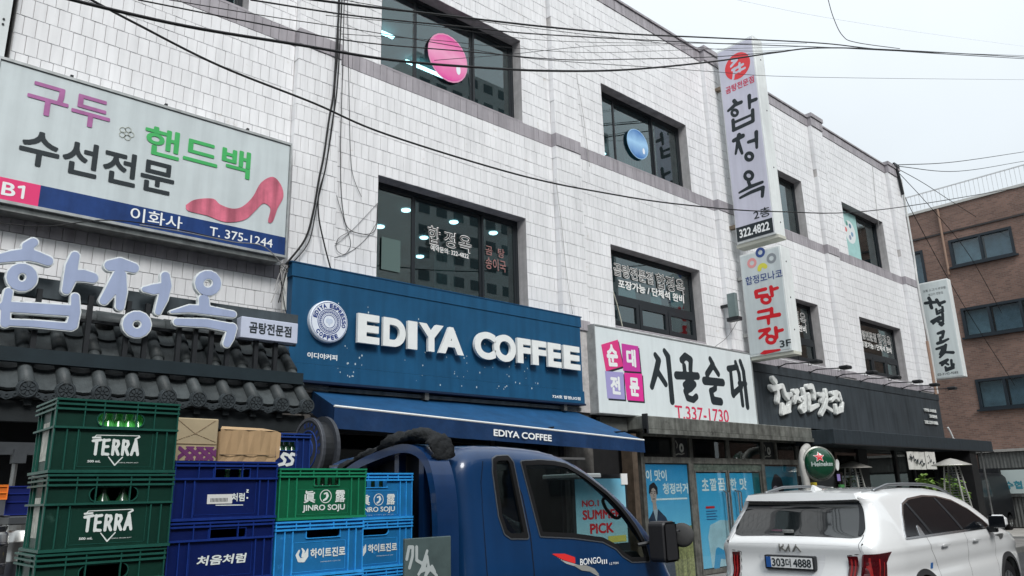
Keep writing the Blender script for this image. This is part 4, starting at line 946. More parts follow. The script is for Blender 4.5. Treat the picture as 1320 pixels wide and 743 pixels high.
MB().box(12.90, 15.40, 8.955, 8.99, 2.05, 2.18).build('marble_lintel', mat('green_marble', (.10, .13, .11), .3, var=.6, vscale=12, dirt=((.25, .20, .16), 14, .6)), D_)
M_clear = glass('clear_shop_glass', (.90, .94, .94), .95, 1.6)
blue = ramp_mat('poster_blue', 2, .2, 2.1, [(0, (.45, .68, .80)), (.35, (.18, .55, .78)), (1, (.02, .27, .55))], .45)
blue2 = ramp_mat('poster_blue_door', 2, .2, 2.05, [(0, (.18, .55, .78)), (.5, (.08, .44, .72)), (1, (.03, .34, .60))], .45)
M_pw = mat('poster_white', (.75, .82, .84), .5, var=.15)
# left poster with a man in a dark coat
MB().box(11.40, 12.74, 8.945, 8.950, .12, 2.18).build('fixed_pane', M_clear, D_)
def poster(name, label, x0, x1, y, z0, z1, m):
    t = thing(name, label, 'poster', (x0, y, z0)); MB().box(x0, x1, y, y+.003, z0, z1).build('sheet', m, t); return t
YP = 8.965; FP = FY(YP)
PA = poster('poster', 'blue poster with a man in a dark coat above yellow barley, left shop window', 11.42, 12.72, YP, .15, 2.16, blue)
tword('lettering', '이 맛이', (11.44, 1.86, 12.06, 2.06), FP, M_pw, PA, .002, .03)
tword('lettering', '청정라거', (11.92, 1.62, 12.70, 1.82), FP, M_pw, PA, .002, .03)
MB().box(11.55, 12.65, YP-.003, YP-.001, 1.52, 1.55).build('thin_line', M_pw, PA)
hx, hz = 11.62, 1.60
shape(MB(), sd_poly([(11.42, .35), (11.42, 1.18), (11.50, 1.25), (11.60, 1.36), (11.74, 1.36), (11.95, 1.22), (12.05, 1.05), (12.10, .7), (12.12, .15), (11.42, .15)]), FP, .02, 0, .003).build('printed_coat', mat('coat_print', (.03, .045, .08), .5, var=.3, vscale=6), PA)
shape(MB(), sd_strokes([([(hx+.02, 1.45), (hx+.03, 1.34)], [.05, .06])]), FP, .01, 0, .004).build('printed_neck', mat('skin_print', (.42, .33, .30), .5), PA)
shape(MB(), sd_strokes([([(hx, 1.66), (hx+.01, 1.53)], [.105, .07])]), FP, .01, 0, .005).build('printed_face', mat('skin_print', (.42, .33, .30), .5), PA)
shape(MB(), sd_strokes([([(hx-.10, 1.66), (hx-.06, 1.76), (hx+.03, 1.79), (hx+.10, 1.73), (hx+.11, 1.64)], [.02, .04, .045, .035, .02])]), FP, .01, 0, .007).build('printed_hair', mat('hair_print', (.025, .02, .025), .5), PA)
m = MB()
for k in (-1, 1):
    shape(m, sd_strokes([([(hx+k*.045-.018, 1.645), (hx+k*.045+.018, 1.65)], [.006]*2)]), FP, .004, .005, .007)
    shape(m, sd_strokes([([(hx+k*.045-.025, 1.672), (hx+k*.045+.025, 1.676)], [.005]*2)]), FP, .004, .005, .007)
shape(m, sd_strokes([([(hx-.03, 1.545), (hx+.03, 1.545)], [.006]*2)]), FP, .004, .005, .007); shape(m, sd_strokes([([(hx+.005, 1.63), (hx+.015, 1.585)], [.004]*2)]), FP, .004, .005, .007)
m.build('printed_features', mat('hair_print', (.025, .02, .025), .5), PA)
MB().add([FP(11.58, 1.36, .006), FP(11.72, 1.36, .006), FP(11.66, 1.12, .006)], [(0, 1, 2)]).build('printed_shirt', mat('shirt_print', (.35, .40, .45), .5), PA)
M_bar = mat('barley_print', (.42, .40, .16), .6, var=.6, vscale=22, streak=.5)
shape(MB(), sd_poly([(12.12, .15), (12.10, 1.0), (12.3, 1.06), (12.5, 1.02), (12.72, 1.05), (12.72, .15)]), FP, .03, 0, .004).build('printed_barley', M_bar, PA)
# double doors
for k, (a, b) in enumerate(((12.95, 14.08), (14.12, 15.36))):
    d = MB().box(a, a+.035, 8.955, 8.985, .14, 2.05).box(b-.035, b, 8.955, 8.985, .14, 2.05).box(a+.035, b-.035, 8.956, 8.984, 2.02, 2.05).box(a+.035, b-.035, 8.956, 8.984, .14, .22).build('door', M_fr, D_)
    MB().box(a+.035, b-.035, 8.958, 8.962, .22, 2.02).build('door_pane', M_clear, d)
    hxx = b-.22 if k == 0 else a+.17
    for dx in (0, .10): MB().tube([(hxx+dx, 8.95, .55), (hxx+dx, 8.88, .58), (hxx+dx, 8.88, 1.62), (hxx+dx, 8.95, 1.65)], .019, 8).build('handle', mat('handle_chrome', (.6, .6, .6), .2, metal=1), d)
FD = FY(8.978)
PB = thing('poster', 'blue poster over the double doors with white headline and pale rounded shape', 'poster', (14, 8.97, .2))
MB().box(12.99, 14.04, 8.978, 8.981, .24, 2.0).build('left_sheet', blue2, PB); MB().box(14.16, 15.05, 8.978, 8.981, .24, 2.0).build('right_sheet', blue2, PB)
MB().box(15.05, 15.32, 8.978, 8.981, .24, 2.0).build('dark_strip', mat('teal_dark_print', (.02, .12, .14), .4, var=.4, vscale=5), PB)
for s, a, b in (('초', 13.18, 13.42), ('깔', 13.46, 13.70), ('끔', 13.74, 14.00), ('한', 14.18, 14.42), ('맛', 14.54, 14.80)):
    tword('lettering', s, (a, 1.66, b, 1.90), FD, M_pw, PB, .002, .03)
shape(MB(), sd_poly([(13.30, .24), (13.25, .8), (13.35, 1.02), (13.7, 1.10), (14.03, 1.08), (14.03, .24)]), FD, .03, 0, .003).build('pale_shape', mat('pale_blue_print', (.42, .60, .68), .5, var=.2, vscale=3), PB)
shape(MB(), sd_poly([(14.17, .24), (14.17, 1.08), (14.5, 1.05), (14.8, .85), (14.9, .24)]), FD, .03, 0, .003).build('pale_shape', mat('pale_blue_print', (.42, .60, .68), .5), PB)
m = MB()
for k in range(4): m.box(13.25, 13.62-.05*(k % 2), 8.973, 8.975, 1.27-k*.05, 1.285-k*.05)
m.build('small_print', mat('small_print_navy', (.03, .09, .25), .5), PB); tword('lettering', 'OPEN', (13.25, 1.31, 13.5, 1.37), FD, M_red, PB, .003, .02) if False else None
MB().box(13.25, 13.55, 8.973, 8.975, 1.33, 1.37).build('red_strip', M_red, PB)
shape(MB(), sd_strokes([([(13.45, .24), (13.55, .5), (13.85, .42), (13.9, .62)], [.09, .10, .07, .05])]), FD, .02, .003, .005).build('blue_swirl', mat('mid_blue_print', (.03, .30, .55), .5), PB)
# right poster
PC = poster('poster', 'dim teal poster showing a dark haired head in the right shop window', 15.54, 16.92, YP, .15, 2.14, ramp_mat('poster_teal', 2, .2, 2.1, [(0, (.10, .26, .32)), (.5, (.05, .20, .27)), (1, (.015, .13, .20))], .45))
MB().box(15.52, 16.95, 8.945, 8.950, .12, 2.18).build('fixed_pane', M_clear, D_)
shape(MB(), sd_strokes([([(15.9, 1.72), (16.0, 1.85), (16.12, 1.8), (16.2, 1.5)], [.13, .13, .12, .10])]), FP, .02, 0, .003).build('printed_hair', mat('hair_print', (.025, .02, .025), .5), PC)
shape(MB(), sd_strokes([([(15.93, 1.60), (15.96, 1.42)], [.13, .10])]), FP, .02, .003, .005).build('printed_face', mat('dim_skin_print', (.30, .24, .28), .5), PC)
shape(MB(), sd_poly([(15.6, .15), (15.65, 1.2), (15.9, 1.32), (16.2, 1.25), (16.4, .15)]), FP, .03, 0, .003).build('printed_coat', mat('coat_print', (.03, .045, .08), .5), PC)
m = MB().add([(11.3, 9.45, .1), (17.1, 9.45, .1), (17.1, 9.45, 2.8), (11.3, 9.45, 2.8)], [(0, 1, 2, 3)]); m.build('back_wall', mat('dark_shop_back', (.03, .035, .035), .9, var=.5), D_)

# ------------------------------------------------------------------ coffee shop entrance, deep shade under the awning
O_ = thing('coffee_shopfront', 'dark glazed coffee shop front in the shade under the navy awning', 'shopfront', (7.2, 9.1, 0))
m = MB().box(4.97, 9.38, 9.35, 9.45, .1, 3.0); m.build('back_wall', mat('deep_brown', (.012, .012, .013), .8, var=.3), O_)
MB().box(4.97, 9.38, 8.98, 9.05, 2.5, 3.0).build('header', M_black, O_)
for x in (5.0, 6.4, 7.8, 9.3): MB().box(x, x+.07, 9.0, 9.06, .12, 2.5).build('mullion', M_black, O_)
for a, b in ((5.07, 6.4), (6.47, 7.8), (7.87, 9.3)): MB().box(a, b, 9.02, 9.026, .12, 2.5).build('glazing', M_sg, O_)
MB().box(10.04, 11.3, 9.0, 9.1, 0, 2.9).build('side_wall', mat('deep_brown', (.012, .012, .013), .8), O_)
MB().box(10.72, 10.86, 8.66, 8.9, 0.1, 2.66).build('brown_post', mat('brown_post', (.10, .075, .055), .6, var=.4, streak=.3), O_)
PS = poster('poster', 'pale blue poster reading NO.1 SUMMER PICK in red, seen through the truck cab', 9.18, 10.40, 8.60, .88, 1.90, ramp_mat('poster_pale', 2, .9, 1.9, [(0, (.40, .62, .66)), (1, (.16, .48, .66))], .5))
FSM = FY(8.60)
for s, z, h, a, b in (('NO.1', 1.47, .10, 9.32, 9.72), ('SUMMER', 1.27, .15, 9.32, 10.26), ('PICK', 1.05, .16, 9.48, 10.05)): tword('lettering', s, (a, z, b, z+h), FSM, M_red, PS, .002, .04)
MB().box(9.9, 10.35, 8.594, 8.597, .9, 1.0).build('yellow_band', mat('poster_yellow', (.65, .55, .12), .5), PS)
SB = thing('standing_board', 'black board holding the pale blue drink poster beside the brown post', 'sign board', (10.1, 8.7, .1))
MB().box(9.12, 10.46, 8.61, 8.65, .12, 1.97).build('board', M_black, SB)
MB().box(10.30, 10.46, 8.585, 8.607, 1.80, 1.98).build('white_tag', M_white, SB)
# dim round coffee sign behind the awning end
RD_ = thing('round_sign', 'dim grey round double-faced sign with ringed lettering behind the awning end', 'round sign', (4.3, 8.2, 2.2))
M_rs = mat('dim_sign_grey', (.045, .05, .06), .5, var=.2)
m = MB(); c = (4.06, 7.68, 2.20)
def disc(x, r0, r1, t, nm, mm): MB().lathe([(r0, x), (r1, x), (r1, x+t), (r0, x+t), (r0, x)], (0, c[1], c[2]), axis='x', n=32).build(nm, mm, RD_)
disc(4.06, 0, .34, .03, 'face', M_rs); disc(4.05, .31, .34, .01, 'rim', mat('dim_rim', (.09, .095, .11), .4)); disc(4.09, 0, .30, .12, 'drum', M_black); disc(4.21, .0, .36, .04, 'backing', M_rs); disc(4.05, .10, .115, .01, 'inner_ring', M_navy); disc(4.05, .195, .205, .01, 'middle_ring', M_navy)
m = MB()
for k, ch in enumerate('EDIYA ESPRESSO'):
    if ch == ' ': continue
    a = R(200-k*16); text(m, ch, (-c[1]+.26*math.cos(a)-.018, c[2]+.26*math.sin(a)-.024, -c[1]+.26*math.cos(a)+.018, c[2]+.26*math.sin(a)+.024), FX(4.055), .003, .04, rot=a-math.pi/2)
m.build('lettering', M_navy, RD_)
MB().box(4.10, 4.16, 8.2, 8.95, 2.15, 2.2).build('arm', M_black, RD_)

# ------------------------------------------------------------------ dark restaurant front under the tiled eave
T_ = thing('restaurant_front', 'black restaurant front in deep shade below the tiled eave with a grey steel rail', 'shopfront', (2.7, 9, 0))
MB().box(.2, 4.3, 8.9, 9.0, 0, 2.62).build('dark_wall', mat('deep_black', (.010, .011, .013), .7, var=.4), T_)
MB().box(.3, 4.3, 8.85, 8.9, 2.62, 3.4).build('upper_board', M_giwad, T_)
MB().box(-.5, 1.9, 7.5, 7.56, 2.10, 2.20).build('steel_rail', mat('grey_steel_rail', (.045, .05, .055), .6, var=.3), T_)
for a, b, c_ in ((1.36, 1.33, 2.10), (1.50, 1.62, 2.10)): MB().tube([(a, 7.52, c_), (b, 7.52, .12)], .022, 6).build('rail_post', M_steel, T_)
MB().box(1.33, 1.42, 7.44, 7.58, 2.03, 2.14).build('rail_clamp', mat('grey_steel_rail', (.11, .12, .13), .5), T_)

# ------------------------------------------------------------------ meat restaurant front: canopy slab, slatted wall, glass
N_ = thing('meat_restaurant_front', 'black slatted restaurant front with a deep charcoal canopy slab', 'shopfront', (21, 9, 0))
MB().bbox(16.98, 27.55, 8.0, 9.05, 2.60, 2.92, .008).build('canopy_slab', mat('canopy_charcoal', (.032, .043, .052), .5, var=.2, streak=.3), N_)
MB().box(16.97, 27.56, 7.98, 8.02, 2.585, 2.61).build('canopy_lip', M_black, N_)
MB().box(17.15, 26.05, 9.03, 9.1, .1, 2.6).build('back_wall', mat('black_wall', (.014, .014, .015), .6, var=.3), N_)
m = MB()
for k in range(52): z = .16+k*.047; m.box(17.75, 20.1, 9.0, 9.03, z, z+.034)
setp(m.build('wall_slats', mat('dark_slat', (.035, .032, .032), .5, var=.3, vscale=5), N_), kind='stuff')
for x, w_ in ((17.3, .35), (20.15, .5), (22.4, .14), (23.6, .12), (25.2, .3)): MB().box(x, x+w_, 8.93, 9.05, .1, 2.6).build('pier', M_black, N_)
for a, b in ((20.65, 22.4), (22.54, 23.6), (23.72, 25.2)):
    MB().box(a, b, 8.97, 8.976, .1, 2.6).build('glazing', M_sg, N_)
MB().box(18.9, 20.1, 8.96, 8.966, .9, 2.5).build('slat_window', glass('dark_glass2', (.35, .4, .4), .95, 1.7), N_)
MB().box(25.55, 26.1, 8.05, 8.98, 0, 2.6).build('end_pier', mat('black_wall', (.014, .014, .015), .6), N_); MB().tube([(26.9, 8.15, 2.6), (26.95, 8.15, 0)], .03, 8).build('canopy_post', M_steel, N_)
mb = MB().tube([(26.1, 8.7, 3.35), (26.2, 8.68, 3.2), (26.28, 8.66, 3.02), (26.45, 8.6, 2.94), (26.9, 8.5, 2.93)], .025, 8); setp(mb.build('white_hose', M_white), 'short white hose bent down the right end of the charcoal fascia', 'pipe')
# white cloth sign
WC = thing('cloth_sign', 'two-part white cloth sign with black brush writing hanging under the canopy', 'banner', (21.5, 8.3, 2.0))
def cloth(a, b, z0, z1, y):
    m = MB(); n = 16
    v = [(a+(b-a)*i/n, y+.02*math.sin(i*1.1), z) for z in (z0, z1) for i in range(n+1)]
    return m.add(v, [(i, i+1, n+2+i, n+1+i) for i in range(n)])
cloth(20.95, 22.05, 2.05, 2.50, 8.05).build('cloth', mat('white_cloth', (.58, .57, .54), .9, var=.12), WC); cloth(22.08, 22.72, 2.06, 2.51, 8.03).build('cloth', mat('white_cloth', (.58, .57, .54), .9), WC)
FC = FY(8.02)
shape(MB(), sd_strokes([([(21.05, 2.36), (21.2, 2.34)], [.022]*2), ([(21.12, 2.42), (21.15, 2.28)], [.02]*2), ([(21.28, 2.38), (21.3, 2.27), (21.4, 2.3)], [.022]*3), ([(21.45, 2.26), (21.55, 2.3), (21.5, 2.2)], [.022]*3), ([(21.62, 2.2), (21.75, 2.26)], [.025]*2), ([(21.8, 2.3), (21.85, 2.18), (21.95, 2.2)], [.022]*3)]), FC, .02, 0, .003).build('brush_writing', M_ink, WC)
shape(MB(), sd_strokes([([(22.2, 2.38), (22.3, 2.42), (22.36, 2.33)], [.014]*3), ([(22.2, 2.22), (22.35, 2.25)], [.022]*2), ([(22.42, 2.3), (22.5, 2.2), (22.6, 2.24)], [.022]*3)]), FC, .02, 0, .003).build('brush_writing', M_ink, WC)
# menu boards
MBd = thing('menu_board', 'small pale green menu sheet on the black slatted wall', 'menu', (19.4, 8.9, 1.8)); MB().box(17.82, 18.22, 8.985, 8.998, 1.75, 2.22).build('sheet', mat('menu_sheet', (.42, .50, .48), .6, var=.15), MBd)
m = MB()
for k in range(6): m.box(17.86, 18.12+.06*(k % 2), 8.982, 8.984, 1.80+k*.06, 1.815+k*.06)
m.build('menu_lines', mat('menu_ink', (.12, .16, .16), .6), MBd)
# green globe beer sign
HG = thing('globe_sign', 'green bulging round beer sign with a red star beside the white duct', 'round sign', (16.2, 8.2, 2.1))
c = (16.16, 8.02, 2.16); rg_ = .33
prof = [(rg_*math.cos(a), -.20*math.sin(a)) for a in [math.pi/2-k*math.pi/2/10 for k in range(11)]]
Rm = Matrix.Rotation(R(-38), 4, 'Z')
def rotm(mb_, cen):
    mb_.v = [tuple(Rm@Vector(p)+Vector(cen)) for p in mb_.v]; return mb_
M_hg = mat('glossy_green', (.008, .06, .03), .12, coat=.7, var=.2)
rotm(MB().lathe(prof+[(rg_, .1), (rg_*.9, .14), (0, .14)], axis='y', n=40), c).build('globe', M_hg, HG, smooth=True)
rotm(MB().lathe([(rg_, -.01), (rg_+.03, 0), (rg_+.03, .06), (rg_, .08)], axis='y', n=40), c).build('rim', M_st, HG)
def FB(u, v, d=0.):
    q = max(0, 1-(u*u+v*v)/(rg_*rg_)); p = Rm@Vector((u, -.20*math.sqrt(q)-d, v)); return (p.x+c[0], p.y+c[1], p.z+c[2])
star = [(.105*(1 if k % 2 == 0 else .42)*math.sin(k*math.pi/5)-.07, .105*(1 if k % 2 == 0 else .42)*math.cos(k*math.pi/5)+.13) for k in range(10)]
shape(MB(), sd_poly([(a*1+(a+.07)*.18, b+(b-.13)*.18) for a, b in star]), FB, .012, 0, .004).build('star_edge', M_white, HG)
shape(MB(), sd_poly(star), FB, .010, .004, .007).build('red_star', mat('star_red', (.55, .01, .02), .3), HG)
m = MB(); text(m, 'Heineken', (-.24, -.06, .22, .035), FB, .005, .02); m.build('lettering', mat('dim_white_print', (.45, .52, .50), .5), HG)
DP = thing('duct', 'white bent exhaust duct between the shopfront and the green globe', 'pipe', (15.8, 8.4, .1))
path = bezier([(16.6, 8.5, 2.52), (16.35, 8.35, 2.52), (16.12, 8.3, 2.45), (15.98, 8.28, 2.30), (15.95, 8.28, 2.1), (16.0, 8.28, 1.6), (16.05, 8.28, .15)], 6)
MB().tube(path, .085, 14).build('pipe', mat('duct_white', (.50, .49, .46), .5, var=.25, streak=.3), DP, smooth=True)
for z in (2.15, 1.7): MB().lathe([(.087, z), (.092, z), (.092, z+.02), (.087, z+.02)], (15.97, 8.28, 0), n=16).build('joint_band', M_steel, DP)
YS_ = thing('shop_board', 'black board with a yellow noodle poster and white lettering low behind the white car', 'sign board', (16.6, 8.4, 1.2))
MB().box(16.0, 17.6, 8.42, 8.46, 1.1, 1.92).build('board', M_black, YS_)
MB().box(16.12, 16.72, 8.41, 8.418, 1.3, 1.78).build('yellow_poster', mat('yellow_print', (.70, .58, .06), .5, dirt=((.45, .08, .04), 8, .55)), YS_)
MB().box(16.12, 16.72, 8.40, 8.408, 1.62, 1.70).build('poster_band', mat('poster_cream', (.6, .55, .45), .5), YS_)
tword('lettering', '뼈해장국', (16.80, 1.50, 17.50, 1.68), FY(8.42), M_white, YS_, .004, .04)
GB = setp(MB().bbox(17.62, 17.80, 8.3, 8.36, 1.2, 1.72, .004).build('green_strip_sign', mat('leaf_green_print', (.06, .22, .07), .5)), 'narrow green strip sign left of the slatted wall', 'sign')
HT = thing('hanging_tags', 'white and violet hanging tags beside the green globe sign', 'tags', (17.5, 8.3, 1.8))
shape(MB(), sd_strokes([([(17.55, 2.1), (17.58, 2.2)], [.07, .08])]), FY(8.3), .02, 0, .01).build('white_tag', M_white, HT)
MB().box(17.48, 17.62, 8.29, 8.3, 1.8, 1.95).build('violet_tag', mat('violet_print', (.25, .20, .45), .5), HT)
# patio heaters
def heater(x, y, lab, s=1.):
    t = thing('patio_heater', lab, 'patio heater', (x, y, .12), 'pyramid patio heaters', world=False)
    t.location = (x, y, .12)
    MB().lathe([(.0, 2.16), (.12, 2.13), (.44, 2.00), (.45, 1.985), (.10, 2.03), (0, 2.03)], n=4 if False else 28).build('reflector_hood', mat('hood_metal', (.50, .48, .44), .35, metal=.5, var=.1), t)
    for a in range(4):
        ca, sa = math.cos(a*math.pi/2+math.pi/4), math.sin(a*math.pi/2+math.pi/4)
        MB().tube([(.40*ca, .40*sa, .45), (.17*ca, .17*sa, 2.0)], .020, 6).build('corner_post', mat('heater_post', (.42, .42, .39), .45, metal=.3), t)
    MB().lathe([(.05, .45), (.05, 1.98)], n=14).build('glass_tube', glass('tube_glass', (.8, .85, .85), .9, 1.5), t)
    m = MB()
    for k in range(24):
        z = .5+k*.06; r = .39-.23*(z-.45)/1.55
        for a in range(4):
            ca, sa = math.cos(a*math.pi/2+math.pi/4)*r, math.sin(a*math.pi/2+math.pi/4)*r; cb, sb = math.cos((a+1)*math.pi/2+math.pi/4)*r, math.sin((a+1)*math.pi/2+math.pi/4)*r
            m.tube([(ca, sa, z), (cb, sb, z)], .007, 4, cap=False)
    setp(m.build('guard_grille', M_steel, t), kind='stuff')
    MB().bbox(-.27, .27, -.27, .27, 0, .46, .02).build('gas_cabinet', mat('cabinet_grey', (.16, .16, .16), .4, metal=.4), t)
    return t
heater(20.95, 7.05, 'pyramid patio heater with a pale hood standing in front of the green plant')
heater(19.3, 8.75, 'second patio heater added for a reflection-like dim hood beside the black slatted wall')  # solid heater added for a reflection-like hood shape in the dark window
# plant in a tub
PL = thing('potted_plant', 'leafy green potted plant behind the right-hand patio heater', 'plant', (21.6, 7.6, .12))
MB().lathe([(.0, .12), (.22, .12), (.28, .5), (.25, .5), (.23, .45), (0, .45)], (21.6, 7.6, 0), n=20).build('pot', mat('pot_dark', (.06, .05, .045), .6), PL)
rp = random.Random(5); lm = MB(); st = MB(); leaves = []
for s in range(15):
    a = rp.uniform(0, 6.28); h = rp.uniform(1.0, 1.95); sp = rp.uniform(.15, .62)
    p0 = Vector((21.6, 7.6, .45)); p2 = p0+Vector((math.cos(a)*sp, math.sin(a)*sp, h-.45)); p1 = (p0+p2)/2+Vector((0, 0, .25))
    pts = bezier([p0, p1, p2], 6); st.tube(pts, .006, 4)
    for q in pts[3:]:
        for k in range(5):
            d = Vector((rp.uniform(-1, 1), rp.uniform(-1, 1), rp.uniform(-.7, .5))).normalized(); side_ = d.cross(Vector((0, 0, 1))).normalized()
            ln = rp.uniform(.14, .27); wd = ln*.32; o = q+d*.03; nn = d.cross(side_)*.02
            lm.add([o, o+d*ln*.5+side_*wd, o+d*ln+Vector((0, 0, -.03)), o+d*ln*.5-side_*wd, o+d*ln*.5+nn], [(0, 1, 4), (1, 2, 4), (2, 3, 4), (3, 0, 4)], rp.random())
setp(lm.build('leaf_mass', mat('leaf_green', (.22, .36, .07), .5, rnd=.5), PL), kind='stuff'); setp(st.build('stems', mat('stem_green', (.08, .12, .03), .6), PL), kind='stuff')

# floodlight box on the wall beside the sundae sign
FLB = thing('wall_lantern', 'small grey box light on the wall left of the billiard sign', 'wall light', (14.5, 8.9, 5.2))
MB().bbox(14.46, 14.57, 8.60, 8.80, 5.25, 5.78, .01).build('box', mat('grey_box', (.16, .21, .21), .4, var=.2), FLB); MB().box(14.44, 14.60, 8.56, 8.84, 5.17, 5.25).build('base_cap', M_black, FLB); MB().box(14.48, 14.54, 8.8, 8.99, 5.5, 5.56).build('bracket', M_black, FLB)
# ------------------------------------------------------------------ vehicle bodies
class Body:
    """a closed side outline swept across the width, edges rounded over, sides following w(x, z)"""
    def __init__(s, outline, w, yc, R_, crown=.03, step=.045, sm=3):
        P = [Vector((a, b)) for a, b in outline]; q = []
        for i in range(len(P)-1):
            n = max(1, int((P[i+1]-P[i]).length/step))
            q += [P[i].lerp(P[i+1], k/n) for k in range(n)]
        q.append(P[-1])
        for _ in range(sm): q = [q[0]]+[(q[i-1]+q[i]*2+q[i+1])/4 for i in range(1, len(q)-1)]+[q[-1]]
        s.P = q; s.w = w; s.yc = yc; s.R = R_; s.crown = crown; s.sd = sd_poly([(a.x, a.y) for a in q]); s.S = [0.]
        for i in range(1, len(q)): s.S.append(s.S[-1]+(q[i]-q[i-1]).length)
    def sy(s, u, v, d=0., side=-1):
        dd = min(max(-float(s.sd(np.array([[u]]), np.array([[v]]))[0, 0]), 0), s.R); r = s.R-math.sqrt(max(0, s.R*s.R-(s.R-dd)**2))
        return (u, s.yc+side*(s.w(u, v)-r+d), v)
    def many(s, V, d=0., side=-1):
        A = np.array(V); dd = np.clip(-s.sd(A[:, 0], A[:, 1]), 0, s.R); r = s.R-np.sqrt(np.maximum(0, s.R*s.R-(s.R-dd)**2))
        return [(V[i][0], s.yc+side*(s.w(V[i][0], V[i][1])-r[i]+d), V[i][1]) for i in range(len(V))]
    def side(s, holes=(), cell=.035, side=-1, cut=None):
        def f(x, y):
            d = s.sd(x, y)
            for h in holes: d = np.maximum(d, -h(x, y))
            if cut is not None: d = np.maximum(d, cut(x, y))
            return d
        f.bb = s.sd.bb; V, F_, B = ms(f, cell); m = MB()
        if side > 0: F_ = [x[::-1] for x in F_]
        return m.add(s.many(V, 0, side), F_)
    def pos(s, t, i, d=0.):
        """point on the ribbon: t in -1..1 across, i along the outline (fractional index)"""
        i = min(max(i, 0), len(s.P)-1.001); k = int(i); p = s.P[k].lerp(s.P[k+1], i-k); a = s.P[max(k-1, 0)]; b = s.P[min(k+2, len(s.P)-1)]; tg = (b-a).normalized(); n = Vector((-tg.y, tg.x))
        hw = s.w(p.x, p.y)-s.R; c = s.crown*(1-t*t)+d; q = p+n*c; return (q.x, s.yc+t*hw, q.y)
    def idx(s, sv):
        k = np.searchsorted(s.S, sv)-1; k = min(max(int(k), 0), len(s.P)-2); return k+(sv-s.S[k])/(s.S[k+1]-s.S[k])
    def ribbon(s, i0=0, i1=None, nt=14, skip=None):
        i1 = i1 or len(s.P)-1; m = MB(); v = [s.pos(-1+2*j/nt, i) for i in range(i0, i1+1) for j in range(nt+1)]; f = []
        for i in range(i1-i0):
            for j in range(nt):
                if skip and skip(i+i0+.5, -1+2*(j+.5)/nt): continue
                f.append((i*(nt+1)+j, (i+1)*(nt+1)+j, (i+1)*(nt+1)+j+1, i*(nt+1)+j+1))
        return m.add(v, f)
    def patch(s, f, cell, d=.004):
        """a 2-D shape in (across metres, along metres) laid on the ribbon; across is measured at width 1 = half width"""
        V, F_, B = ms(f, cell)
        return MB().add([s.pos(x, s.idx(y), d) for x, y in V], [x[::-1] for x in F_])
def wheel(par, x, y, z, r, wd, rim_m, side=-1):
    """tyre and rim, axis along Y; side -1 faces the camera"""
    t = MB().lathe([(r*.62, -wd/2), (r*.93, -wd/2), (r, -wd/2+.03), (r, wd/2-.03), (r*.93, wd/2), (r*.62, wd/2)], (x, y, z), axis='y', n=36).build('tyre', M_rubber, par, smooth=True)
    m = MB().lathe([(r*.62, -wd/2-.002), (r*.60, -wd/2+.05), (r*.5, -wd/2+.09), (0, -wd/2+.09)], (x, y, z), axis='y', n=36)
    for k in range(10):
        a = k*math.pi/5; ca, sa = math.cos(a), math.sin(a)
        m.add([(x+ca*r*.1-sa*.02, y-wd/2+.02, z+sa*r*.1+ca*.02), (x+ca*r*.6-sa*.03, y-wd/2+.005, z+sa*r*.6+ca*.03), (x+ca*r*.6+sa*.03, y-wd/2+.005, z+sa*r*.6-ca*.03), (x+ca*r*.1+sa*.02, y-wd/2+.02, z+sa*r*.1-ca*.02)], [(0, 1, 2, 3)])
    m.build('rim', rim_m, t)

# ------------------------------------------------------------------ blue delivery truck
TK = thing('delivery_truck', 'dark blue cab-over delivery truck with a rounded headboard behind its cab', 'truck', (3.8, 4.35, 0))
def paint(name, col, flake=0.):
    return mat(name, col, .28, coat=1, spec=.5, var=.05, vscale=2)
M_tp = mat('truck_blue_paint', (.004, .034, .110), .34, coat=.8, var=.16, vscale=2.2, streak=.12, dirt=((.014, .024, .05), 6, .68))
D0 = 3.55
tp = [(2.82, .40), (2.82, .8)]+[uvY(p, D0) for p in ((592, 720), (590, 660), (588, 615), (590, 592), (598, 580), (609, 575), (622, 573), (645, 573.5), (670, 575), (695, 577.5), (717, 581), (735, 588), (749, 595), (771, 611), (799, 636), (826, 666), (853, 707), (867, 740))]
tp = tp+[(4.86, 1.02), (4.93, .8), (4.93, .40)]
tp[2:] = tp[2:]
out_t = tp+[(2.82, .40)]
TB = Body(out_t[:-1], lambda x, z: .86-.07*max(0, (z-1.25))/.7-.05*max(0, x-4.3), 4.36, .11, .02, sm=2)
TB.sd = sd_poly([(a.x, a.y) for a in TB.P])
def tz(region, sc_, pts): return [uvY((region[0]+a/sc_, region[1]+b/sc_), D0) for a, b in pts]
door_w = tz((580, 540), 3.66, [(347, 208), (430, 202), (500, 206), (560, 218), (640, 267), (740, 350), (800, 420), (860, 510), (895, 580), (912, 664), (830, 666), (790, 640), (760, 605), (700, 572), (560, 553), (412, 546)])
quart = tz((500, 560), 4.06, [(585, 122), (640, 120), (655, 150), (708, 535), (625, 535), (598, 515), (575, 430), (558, 200), (562, 135)])
hd, hq = sd_poly(door_w), sd_poly(quart)
def whl(cx, cz, r): 
    g = lambda x, y: np.hypot(x-cx, y-cz)-r
    return g
side_m = TB.side([hd, hq, whl(4.25, .36, .42)], .022)
cabb = side_m.build('cab_body', M_tp, TK, smooth=True)
TB.side([hd, hq, whl(4.25, .36, .42)], .03, 1).build('cab_far_side', M_tp, TK, smooth=True)
iw0 = min(range(len(TB.P)), key=lambda i: abs(TB.P[i].x-uvY((752, 597), D0)[0]) if TB.P[i].y > 1 else 9)+1
iw1 = min(range(len(TB.P)), key=lambda i: abs(TB.P[i].y-1.22) if TB.P[i].x > 4 else 9)
TB.ribbon(0, None, 16, lambda i, t: iw0 < i < iw1 and abs(t) < .87).build('cab_shell', M_tp, TK, smooth=True)
